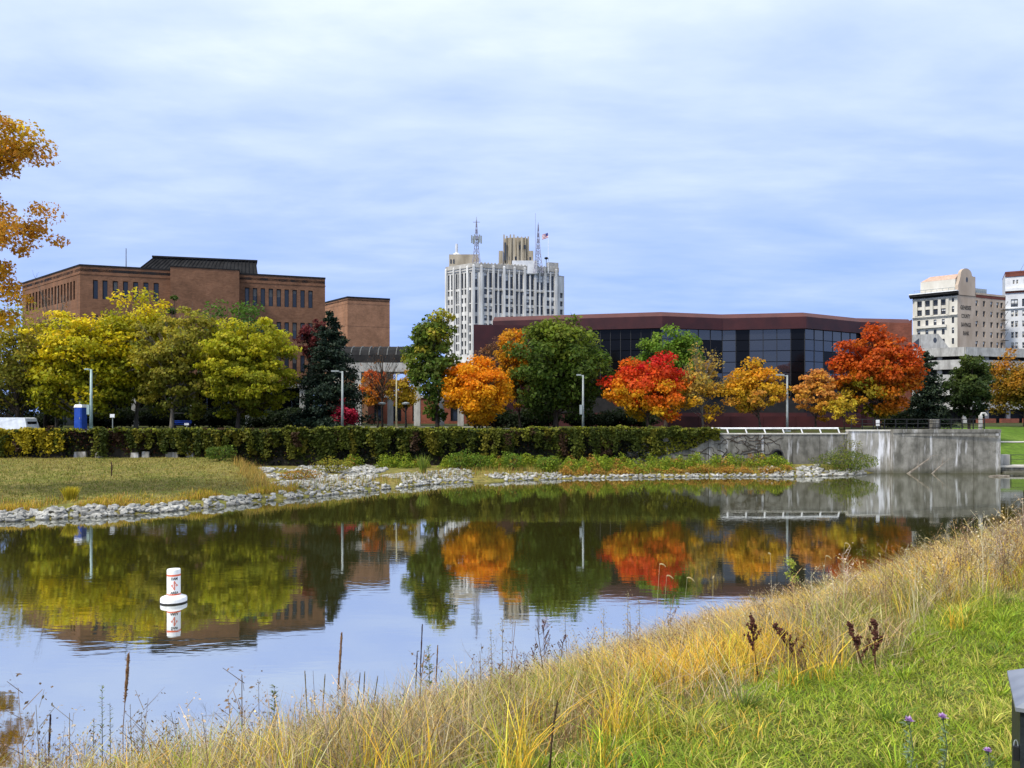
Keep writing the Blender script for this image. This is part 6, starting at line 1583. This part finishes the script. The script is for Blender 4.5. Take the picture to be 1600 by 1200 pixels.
X, Y, s_ = near_points(1500, -0.2, 7.5, -7, 24, 1.2)
ok = vis(X, Y, 0.1) & (bank_raw(X, Y) > -0.15) & (s_ < 6)
for x, y, k in zip(X[ok], Y[ok], r.uniform(size=ok.sum())):
    n = int(r.integers(20, 46)); a = r.uniform(0, 6.28, n); q = r.uniform(0, 0.12, n); bx_ = x+q*np.cos(a); by_ = y+q*np.sin(a); bs = np.stack([bx_, by_, znear(bx_, by_)-0.02], -1)
    cs_ = [(0.78, 0.47, 0.04), (0.70, 0.50, 0.06)] if k < 0.42 else [(0.30, 0.34, 0.03), (0.42, 0.42, 0.045)] if k < 0.66 else [(0.28, 0.17, 0.08), (0.20, 0.12, 0.06)] if k < 0.82 else [(0.62, 0.5, 0.28), (0.5, 0.42, 0.26)]
    parts.append(blades(bs, r.uniform(0.18, 0.5, n)*(1+0.3*(y > 9)), r.uniform(0.003, 0.007, n), r.uniform(0.1, 0.8, n), r.uniform(0, 6.28, n), mixcols(r, n, cs_, [1, 1], 0.22), 1.0, r))
stuff('tall_grass', parts, M_blade, 'tall straw and gold dry grass on the near river bank', 'grass')
# fuzzy seed heads and wiry gone-to-seed weeds filling the dry strip
def weed_template(seed, nb=14):
    rr = np.random.default_rng(seed); out = []
    def strip(a, b, w):
        a, b = np.array(a), np.array(b); d = b-a; s = np.cross(d, rr.normal(size=3)); s = s/np.linalg.norm(s)*w
        out.append([a-s, a+s, b+s*0.6, b-s*0.6])
    strip((0, 0, 0), (0.02, 0, 0.55), 0.006); strip((0.02, 0, 0.55), (0.0, 0.02, 1.0), 0.004)
    for k in range(nb):
        t = rr.uniform(0.3, 1.0); a = rr.uniform(0, 6.28); L_ = rr.uniform(0.12, 0.34)*(1.25-t*0.6)
        b0_ = np.array([0.02*min(t, .55)/.55, 0, t]); e_ = b0_+np.array([math.cos(a)*L_*0.7, math.sin(a)*L_*0.7, L_*0.75])
        strip(b0_, e_, 0.0028)
        for q in range(3):
            p = b0_+(e_-b0_)*rr.uniform(0.5, 1.05)+rr.normal(size=3)*0.025; n1 = nrm(rr.normal(size=3)); n2 = nrm(np.cross(n1, rr.normal(size=3))); s = rr.uniform(0.008, 0.02)
            out.append([p-n1*s, p+n2*s*0.6, p+n1*s, p-n2*s*0.6])
    return np.array(out)
parts = []
TW = [weed_template(900+k) for k in range(6)]
X, Y, s_ = near_points(8500, -0.1, 7.5, -7, 26, 1.35)
e_ = 0.45*snoise(X, Y, 61, 1.8); dens = snoise(X, Y, 67, 1.0)
ok = vis(X, Y, 0.15) & (bank_raw(X, Y) > e_+0.15) & (s_ < 6) & (dens > -0.25)
X, Y = X[ok], Y[ok]; zz = znear(X, Y)
for k in range(6):
    xx, yy, z2 = X[k::6], Y[k::6], zz[k::6]; n = len(xx); a = r.uniform(0, 6.28, n); h = r.uniform(0.28, 0.62, n)*np.where(r.uniform(size=n) < 0.12, 1.35, 1.0)*(1+0.35*np.clip((yy-8)/6, 0, 1)); wd_ = h*r.uniform(0.8, 1.25, n)
    T = TW[k]; q = len(T)
    ca, sa = np.cos(a)[:, None, None], np.sin(a)[:, None, None]
    V = np.empty((n, q, 4, 3)); V[..., 0] = (T[None, ..., 0]*ca-T[None, ..., 1]*sa)*wd_[:, None, None]+xx[:, None, None]+T[None, ..., 2]*r.normal(0, 0.06, (n, 1, 1))
    V[..., 1] = (T[None, ..., 0]*sa+T[None, ..., 1]*ca)*wd_[:, None, None]+yy[:, None, None]; V[..., 2] = T[None, ..., 2]*h[:, None, None]+z2[:, None, None]
    C = mixcols(r, n, [(0.44, 0.36, 0.25), (0.52, 0.44, 0.31), (0.22, 0.145, 0.085), (0.55, 0.40, 0.16), (0.17, 0.10, 0.06)], [3, 2, 4, 3, 3])
    parts.append(soup(V.reshape(-1, 4, 3), [[0, 1, 2, 3]], np.repeat(C, q, axis=0)*np.exp(r.normal(0, 0.15, (n*q, 1)))))
stuff('seedy_weeds', parts, M_blade, 'grey beige wiry weeds gone to seed among the dry grass', 'weeds')

def stand(x, ytop, ybase):
    """foot (where the view ray of the base row meets the near bank) and height of a plant seen from ytop to ybase"""
    for Y in np.arange(2.2, 26, 0.01):
        X = PX(x, Y); zg = float(znear(np.array(X), np.array(Y)))
        if PZ(ybase, Y) <= zg or zg < 0.05: break
    return Vector((X, Y, zg)), PZ(ytop, Y)-zg
def spike(x, ytop, yb, label, head=0.35, rad=0.017, kind='mullein', mat=M_stalk, lean=0.0, seed=1):
    c, h = stand(x, ytop, yb); rr = np.random.default_rng(seed)
    root = empty('weed_stalk', c, label, 'stalk', 'tall stalks on the near bank')
    tip = c+Vector((lean*h, 0, h)); mid = c.lerp(tip, 0.55)+Vector((-0.02*h, 0, 0))
    m = MB(); m.tube([c-Vector((0, 0, 0.03)), mid, tip], [0.006, 0.005, 0.003], 6); m.build('stem', mat, root)
    m = MB(); hb = 1-head
    if kind == 'mullein':
        pts, rad_ = [], []
        for k in range(13):
            t = hb+head*k/12; p = c.lerp(mid, t/0.55) if t < 0.55 else mid.lerp(tip, (t-0.55)/0.45)
            pts.append(p); rad_.append(rad*(0.75+0.35*((k*7) % 3)/2)*math.sin(math.pi*min(1, 0.12+0.86*(1-k/12.5)))**0.5)
        m.tube(pts, rad_, 7)
        for k in range(60):
            t = hb+head*rr.uniform(); p = mid.lerp(tip, max(0, (t-0.55)/0.45)) if t > 0.55 else c.lerp(mid, t/0.55); a = rr.uniform(0, 6.28)
            m.tube([p, p+Vector((math.cos(a)*rad*1.35, math.sin(a)*rad*1.35, rad*0.8))], [rad*0.35, rad*0.15], 4)
    else:                                              # dock: side branches crowded with seeds
        for k in range(9):
            t = hb+head*k/9; p = mid.lerp(tip, max(0, (t-0.55)/0.45)) if t > 0.55 else c.lerp(mid, t/0.55); a = rr.uniform(0, 6.28); L_ = head*h*0.42*(1.1-k/10)
            e_ = p+Vector((math.cos(a)*L_*0.55, math.sin(a)*L_*0.4, L_))
            m.tube([p, p.lerp(e_, 0.5)+Vector((0, 0, -0.01)), e_], [0.003, 0.003, 0.002], 4)
            for q in range(16):
                s = p.lerp(e_, 0.15+0.85*q/16)+Vector(tuple(rr.normal(size=3)*0.006)); w_ = rr.uniform(0.005, 0.010)
                m.tube([s-Vector((0, 0, w_)), s, s+Vector((0, 0, w_))], [w_*0.3, w_, w_*0.2], 5)
    m.build('seed_head', mat, root)
M_dock = noisy('dock_seed', (0.045, 0.014, 0.010), (0.10, 0.035, 0.022), 30, 0.9)
M_purple = noisy('dark_spike', (0.02, 0.012, 0.018), (0.05, 0.03, 0.035), 30, 0.9)
M_brownspike = noisy('brown_spike', (0.12, 0.06, 0.03), (0.24, 0.14, 0.07), 30, 0.9)
spike(193, 1021, 1205, 'tall brown seed stalk with curled head, left of the bare weed', 0.30, 0.020, mat=M_brownspike, lean=0.03, seed=1)
spike(79, 1116, 1215, 'short dark purple spike nearest the left edge', 0.45, 0.012, mat=M_purple, seed=2)
spike(530, 988, 1150, 'tall reddish brown seed spike standing against the reflected sky', 0.45, 0.018, mat=M_brownspike, lean=0.02, seed=3)
spike(660, 975, 1085, 'slim black spike, taller of the dark pair at centre', 0.5, 0.011, mat=M_purple, seed=4)
spike(652, 1018, 1092, 'short black spike beside the taller dark spike at centre', 0.5, 0.010, mat=M_purple, seed=5)
spike(684, 1008, 1092, 'thin brown spike right of the dark pair at centre', 0.5, 0.011, mat=M_brownspike, seed=6)
spike(1186, 962, 1062, 'dark red dock stalk in the middle of the beige grass', 0.6, 0.02, 'dock', M_dock, -0.12, 7)
spike(1368, 968, 1046, 'branched dark red dock stalk at the edge of the green grass', 0.75, 0.02, 'dock', M_dock, 0.0, 8)
spike(1352, 974, 1046, 'dark red dock stalk leaning left beside the branched one', 0.75, 0.02, 'dock', M_dock, -0.35, 9)
spike(1262, 974, 1050, 'arching dark dock stalk left of the branched one', 0.7, 0.02, 'dock', M_dock, -0.75, 10)
spike(856, 968, 1040, 'dark dock stalk rising over the grass crest, left of two', 0.45, 0.02, 'dock', M_dock, -0.05, 11)
spike(872, 992, 1048, 'dark dock stalk rising over the grass crest, right of two', 0.5, 0.02, 'dock', M_dock, 0.1, 12)
spike(836, 1005, 1065, 'reddish dock stalk with open branches near the grass crest', 0.6, 0.02, 'dock', M_dock, 0.0, 13)
spike(770, 1035, 1090, 'small rusty dock stalk below the crest', 0.7, 0.02, 'dock', M_dock, 0.15, 14)
spike(858, 1095, 1205, 'dark wiry stalk low in the grass at the bottom', 0.5, 0.005, 'mullein', M_stalk, 0.12, 15)
for k, (x, y, h) in enumerate(((492, 1048, 1112), (505, 1053, 1118), (556, 1051, 1108), (570, 1049, 1105), (578, 1056, 1104), (540, 1060, 1112))):
    spike(x, y, h, 'slim olive spike ' + ['first left of the tall reddish spike', 'close to the left of the tall reddish spike', 'second right of the tall reddish spike', 'third right of the tall reddish spike', 'outermost right of the tall reddish spike', 'just right of the tall reddish spike'][k], 0.6, 0.009, mat=noisy('olive_spike_%d' % k, (0.10, 0.08, 0.03), (0.2, 0.16, 0.07), 30, 0.9), lean=(-0.1, 0.02, 0.05, 0.0, 0.1, 0.0)[k], seed=30+k)

def leafy_stalk(x, ytop, yb, label, cols, seed, spread=0.07, n=80, leafl=0.06, plume=0):
    c, h = stand(x, ytop, yb); rr = np.random.default_rng(seed)
    root = empty('leafy_stalk', c, label, 'plant', 'leafy plants on the near bank')
    m = MB(); tip = c+Vector((rr.normal()*0.03, 0, h)); m.tube([c-Vector((0, 0, 0.03)), c.lerp(tip, 0.5)+Vector((0.01, 0, 0)), tip], [0.006, 0.005, 0.002], 5); m.build('stem', M_stalk, root)
    t = rr.uniform(0.25, 1.0, n)**0.8; a = rr.uniform(0, 6.28, n); p = np.array(c)+(np.array(tip)-np.array(c))*t[:, None]
    d = np.stack([np.cos(a), np.sin(a), np.full(n, 0.55)], -1); ll = leafl*rr.uniform(0.6, 1.3, n)*(1.25-0.6*t)
    sd = nrm(np.cross(d, np.array([0, 0, 1.0])))*0.16
    V = np.stack([p, p+(d*0.5+sd)*ll[:, None], p+d*ll[:, None]*np.array([1, 1, 0.75]), p+(d*0.5-sd)*ll[:, None]], 1)
    if plume:
        k2 = plume; t2 = rr.uniform(0.72, 1.02, k2); p2 = np.array(c)+(np.array(tip)-np.array(c))*t2[:, None]+rr.normal(size=(k2, 3))*np.array([spread, spread, 0.03])*(1.2-t2)[:, None]*2.2
        V = np.concatenate([V, leaf_quads(p2, rr.uniform(0.012, 0.03, k2), np.array([0, 0, 0.3]), 0.6, rr)])
    V, f, C = soup(V, [[0, 1, 2, 3]], mixcols(rr, len(V), cols, [1]*len(cols)))
    link('leaves', arr_mesh('leaves', V-np.array(wl(root)), f, M_blade, C), root)
G3 = [(0.13, 0.17, 0.03), (0.2, 0.22, 0.05), (0.09, 0.12, 0.03)]; BR3 = [(0.22, 0.15, 0.07), (0.14, 0.09, 0.04), (0.28, 0.22, 0.1)]
leafy_stalk(158, 1070, 1195, 'green leafy stalk with fresh tip left of the brown seed stalk', G3+BR3[:1], 1)
leafy_stalk(171, 1098, 1205, 'brown green leafy stalk touching the tall brown seed stalk', G3+BR3, 2)
leafy_stalk(139, 1122, 1208, 'drooping brown leafy stalk, leftmost of three', BR3+G3[:1], 3)
leafy_stalk(206, 1100, 1175, 'thin grey stalk just right of the brown seed stalk', BR3, 4, n=40, leafl=0.03)
leafy_stalk(224, 1115, 1175, 'thin grey stalk between seed stalk and bare weed', BR3, 5, n=40, leafl=0.03)
leafy_stalk(425, 1072, 1150, 'dark green bottlebrush stalk right of the bare weed', [(0.09, 0.13, 0.04), (0.14, 0.17, 0.06)], 6, n=130, leafl=0.09)
leafy_stalk(404, 1065, 1130, 'thin stalk with small tuft beside the green bottlebrush stalk', BR3, 7, n=30, leafl=0.03, plume=60)
leafy_stalk(495, 1048, 1110, 'wispy grey stalk beside the olive spikes', BR3, 8, n=30, leafl=0.03)
leafy_stalk(672, 1010, 1080, 'green leafy weed beside the black spikes at centre', G3, 9, n=120, leafl=0.10)
for k, (x, y) in enumerate(((768, 985), (784, 968), (886, 952), (942, 950), (978, 925), (998, 940), (1350, 842), (1312, 880))):
    leafy_stalk(x, y, y+62, 'feathery pale seed plume ' + ['above the small rusty dock', 'tall between the spikes and dock pair', 'right of the dock pair', 'midway along the grass crest', 'below the red tree reflection', 'right below the red tree reflection', 'near the upper right of the crest', 'left of the upper right plume'][k], [(0.3, 0.26, 0.14), (0.22, 0.2, 0.1), (0.4, 0.34, 0.2)], 20+k, n=30, leafl=0.07, plume=90)
# yellow green sprig on the crest
c, hs_ = stand(1238, 868, 918); root = empty('leafy_sprig', c, 'yellow green leafy sprig sticking up over the crest', 'plant', 'leafy plants on the near bank')
rr = np.random.default_rng(3); m = MB(); p_ = []
for k in range(7):
    a = rr.uniform(0, 6.28); e_ = c+Vector((0.11*math.cos(a), 0.11*math.sin(a), hs_*(0.6+0.4*rr.uniform()))); limb_tubes(m, c-Vector((0, 0, 0.03)), e_, 0.006, 0.003, rr, 0.05, 4, 3)
    p_.append(np.array(e_)+rr.normal(size=(26, 3))*0.05-np.array([0, 0, 0.05]))
m.build('stems', M_stalk, root); p_ = np.concatenate(p_)
V, f, C = soup(leaf_quads(p_, rr.uniform(0.04, 0.08, len(p_)), np.array([0, -0.4, 0.6]), 0.6, rr), [[0, 1, 2, 3]], mixcols(rr, len(p_), [(0.32, 0.36, 0.05), (0.24, 0.3, 0.04), (0.42, 0.42, 0.07)], [1, 1, 1]))
link('leaves', arr_mesh('leaves', V-np.array(wl(root)), f, M_leaf, C), root)
# foxtails: arching stalk and fuzzy head
def foxtail(x, y, lean, hpx, label, seed):
    rr = np.random.default_rng(seed); c, h = stand(x-lean*26, y, y+hpx); root = empty('foxtail', c, label, 'grass head', 'foxtail heads over the near grass')
    tip = c+Vector((lean*0.10, 0, h)); m = MB(); m.tube([c-Vector((0, 0, 0.03)), c.lerp(tip, 0.6)-Vector((lean*0.02, 0, 0)), tip], [0.003, 0.0028, 0.002], 5); m.build('stem', M_tan, root)
    hp = [tip+Vector((lean*0.12*t+lean*0.03*t*t, 0, 0.075*t-0.15*t*t*abs(lean))) for t in np.linspace(0, 1, 7)]
    m = MB(); m.tube(hp, [0.004, 0.009, 0.011, 0.011, 0.010, 0.007, 0.002], 7)
    hd = m.build('seed_head', M_fox, root)
    n = 160; t = rr.uniform(0, 5.99, n); i0_ = t.astype(int); pp = np.array(hp); p = pp[i0_]+(pp[i0_+1]-pp[i0_])*(t-i0_)[:, None]; d = nrm(rr.normal(size=(n, 3)))*0.022
    sd = nrm(np.cross(d, rr.normal(size=(n, 3))))*0.0012
    V, f, C = soup(np.stack([p-sd, p+sd, p+d+sd*0.3, p+d-sd*0.3], 1), [[0, 1, 2, 3]], mixcols(rr, n, [(0.6, 0.5, 0.3), (0.5, 0.42, 0.2)], [1, 1]))
    link('bristles', arr_mesh('bristles', V-np.array(wl(root)), f, M_blade, C), hd)
M_fox = noisy('foxtail_seed', (0.42, 0.33, 0.15), (0.6, 0.5, 0.28), 60, 0.9)
for k, (x, y, ln, lb) in enumerate(((1045, 882, 0.8, 'upper of two foxtail heads below the red reflection'), (1058, 900, 0.9, 'lower of two foxtail heads below the red reflection'), (1092, 903, 1.0, 'drooping foxtail head right of the red reflection'), (1116, 904, 0.1, 'upright foxtail head right of the red reflection'), (1197, 866, -0.35, 'foxtail head left of the yellow green sprig'), (1310, 869, 1.0, 'drooping foxtail head right of the yellow green sprig'), (1338, 849, 0.9, 'highest foxtail head on the crest'), (1372, 868, -0.2, 'short foxtail head on the crest'), (1465, 841, 1.0, 'foxtail head near the upper right, left of two'), (1480, 846, 1.0, 'foxtail head near the upper right, right of two'))):
    foxtail(x, y, ln, 66, lb, 300+k)
# bare branching dead weed
def bare_weed(x, ytop, yb, label, seed, w=1.0, lean=-0.35):
    c, h = stand(x, ytop, yb); rr = np.random.default_rng(seed); m = MB()
    def rec(p, d, L_, rad, dep):
        e_ = p+d*L_; mid = p.lerp(e_, 0.5)+Vector(tuple(rr.normal(size=3)*0.03*L_)); m.tube([p, mid, e_], [rad, rad*0.85, rad*0.65], 4, cap=False)
        if dep == 0: return
        for _ in range(3 if dep > 1 else 4):
            b = mid.lerp(e_, rr.uniform(-0.6, 1)); nd = (d+Vector((rr.normal()*0.6*w, rr.normal()*0.35, rr.normal()*0.25+0.1))).normalized(); rec(b, nd, L_*rr.uniform(0.45, 0.75), rad*0.62, dep-1)
    rec(c-Vector((0, 0, 0.03)), Vector((lean, 0, 1)).normalized(), h*0.45, 0.005, 4)
    tag(m.build('bare_weed', M_grey_twig, None, c), label, 'dead weed', 'bare dead weeds on the near bank')
M_grey_twig = noisy('grey_twig', (0.16, 0.13, 0.1), (0.3, 0.26, 0.2), 30, 0.9)
bare_weed(345, 1025, 1190, 'large bare branching dead weed leaning left over the water', 11)
bare_weed(545, 1020, 1120, 'small bare twiggy weed left of the tall reddish spike', 12, 0.8, -0.1)
bare_weed(725, 975, 1075, 'fine bare weed reaching over the sky reflection at centre', 13, 1.0, 0.1)
bare_weed(30, 1080, 1210, 'thin bare weed at the left picture edge', 14, 0.7, 0.1)
# purple flowers
def flower(x, y, yb, label, seed, s=0.022):
    c, h = stand(x, y, yb); rr = np.random.default_rng(seed); root = empty('purple_flower', c, label, 'flower', 'purple flowers in the grass')
    tip = c+Vector((0, 0, h)); m = MB(); m.tube([c-Vector((0, 0, 0.02)), c.lerp(tip, 0.5)+Vector((0.02, 0, 0)), tip], [0.003, 0.003, 0.0025], 5); m.build('stem', M_stemgreen, root)
    m = MB(); m.lathe(tip-Vector((0, 0, 0.014)), [(0.003, 0), (0.008, 0.006), (0.006, 0.016)], 8); m.build('flower_base', M_stemgreen, root)
    n = 46; a = rr.uniform(0, 6.28, n); el = rr.uniform(0.1, 1.2, n); d = np.stack([np.cos(a)*np.cos(el), np.sin(a)*np.cos(el), np.sin(el)], -1); sd = nrm(np.cross(d, [0, 0, 1.0]))*0.005; p = np.tile(np.array(tip), (n, 1)); L_ = s*rr.uniform(0.7, 1.1, (n, 1))
    V, f, C = soup(np.stack([p, p+d*L_*0.6+sd, p+d*L_, p+d*L_*0.6-sd], 1), [[0, 1, 2, 3]], mixcols(rr, n, [(0.62, 0.38, 0.72), (0.54, 0.3, 0.66), (0.72, 0.52, 0.8)], [1, 1, 1]))
    link('petals', arr_mesh('petals', V-np.array(wl(root)), f, M_leaf, C), root)
    n = 40; t = rr.uniform(0.05, 0.85, n); p = np.array(c)+(np.array(tip)-np.array(c))*t[:, None]
    V, f, C = soup(leaf_quads(p+rr.normal(size=(n, 3))*0.012, rr.uniform(0.02, 0.05, n), np.array([0, -0.5, 0.4]), 0.22, rr), [[0, 1, 2, 3]], mixcols(rr, n, [(0.16, 0.22, 0.12), (0.2, 0.26, 0.15)], [1, 1]))
    link('leaves', arr_mesh('leaves', V-np.array(wl(root)), f, M_blade, C), root)
M_stemgreen = noisy('flower_stem', (0.09, 0.13, 0.06), (0.14, 0.19, 0.09), 30, 0.8)
flower(1420, 1127, 1215, 'purple thistle flower in the green grass, left of two', 1, 0.027)
flower(1473, 1121, 1212, 'purple thistle flower in the green grass, right of two', 2, 0.025)
flower(1543, 1174, 1225, 'faint lilac flower near the black bin', 3, 0.022)

# ------------------------------------------------------------------ black bin at the right edge
Yn = 2.6; bx0 = PX(1588, Yn)+0.03; bw = 0.46; bd = 0.40; zt_ = PZ(1112, Yn); bc = Vector((bx0+bw/2, Yn+bd/2, float(znear(np.array(bx0+bw/2), np.array(Yn+bd/2)))))
bn_ = empty('bin', bc, 'black metal bin with grey sloped lid and padlock at the right edge', 'bin')
zb_ = bc.z-0.02
m = MB(); m.box((bc.x, bc.y, (zb_+zt_)/2), (bw, bd, zt_-zb_)); m.build('body', M_bin, bn_)
m = MB(); m.box((bc.x+0.009, bc.y-bd/2-0.004, (zb_+zt_)/2-0.02), (bw-0.035, 0.008, zt_-zb_-0.1)); dr_ = m.build('door', M_bin, bn_)
m = MB(); x0_, x1_, y0_, y1_ = bc.x-bw/2-0.014, bc.x+bw/2+0.014, bc.y-bd/2-0.014, bc.y+bd/2+0.014
m.prism([(x0_, y0_), (x1_, y0_), (x1_, y1_), (x0_, y1_)], zt_+0.003, zt_+0.016); m.prism([(x0_, y0_), (x1_, y0_), (x1_, y1_), (x0_, y1_)], zt_+0.016, zt_+0.08, [(x0_+0.11, y0_+0.1), (x1_-0.11, y0_+0.1), (x1_-0.11, y1_-0.1), (x0_+0.11, y1_-0.1)]); m.build('lid', M_binlid, bn_)
m = MB(); zp = PZ(1182, Yn); m.box((bc.x-bw/2-0.010, bc.y-bd/2+0.03, zp), (0.018, 0.03, 0.045)); lk = m.build('padlock', M_blackpaint, bn_)
m = MB(); m.tube([(bc.x-bw/2-0.010+0.006*math.cos(t), bc.y-bd/2+0.03, zp+0.02+0.022*math.sin(t)) for t in np.linspace(0, math.pi, 8)], [0.0022]*8, 5); m.build('shackle', M_grey, lk)
m = MB(); zq = PZ(1128, Yn)
m.box((bc.x-bw/2+0.034, bc.y-bd/2-0.0095, zq), (0.020, 0.002, 0.008)); m.box((bc.x-bw/2+0.036, bc.y-bd/2-0.0095, zq-0.012), (0.012, 0.002, 0.008)); m.build('pale_marking', M_white, dr_)
bn_.rotation_euler = (0, 0, math.radians(-29)); _d = Matrix.Rotation(math.radians(-29), 3, 'Z') @ Vector((-bw/2, -bd/2, 0)); bn_.location += Vector((PX(1594, Yn)-(bc.x+_d.x), Yn-(bc.y+_d.y), 0))
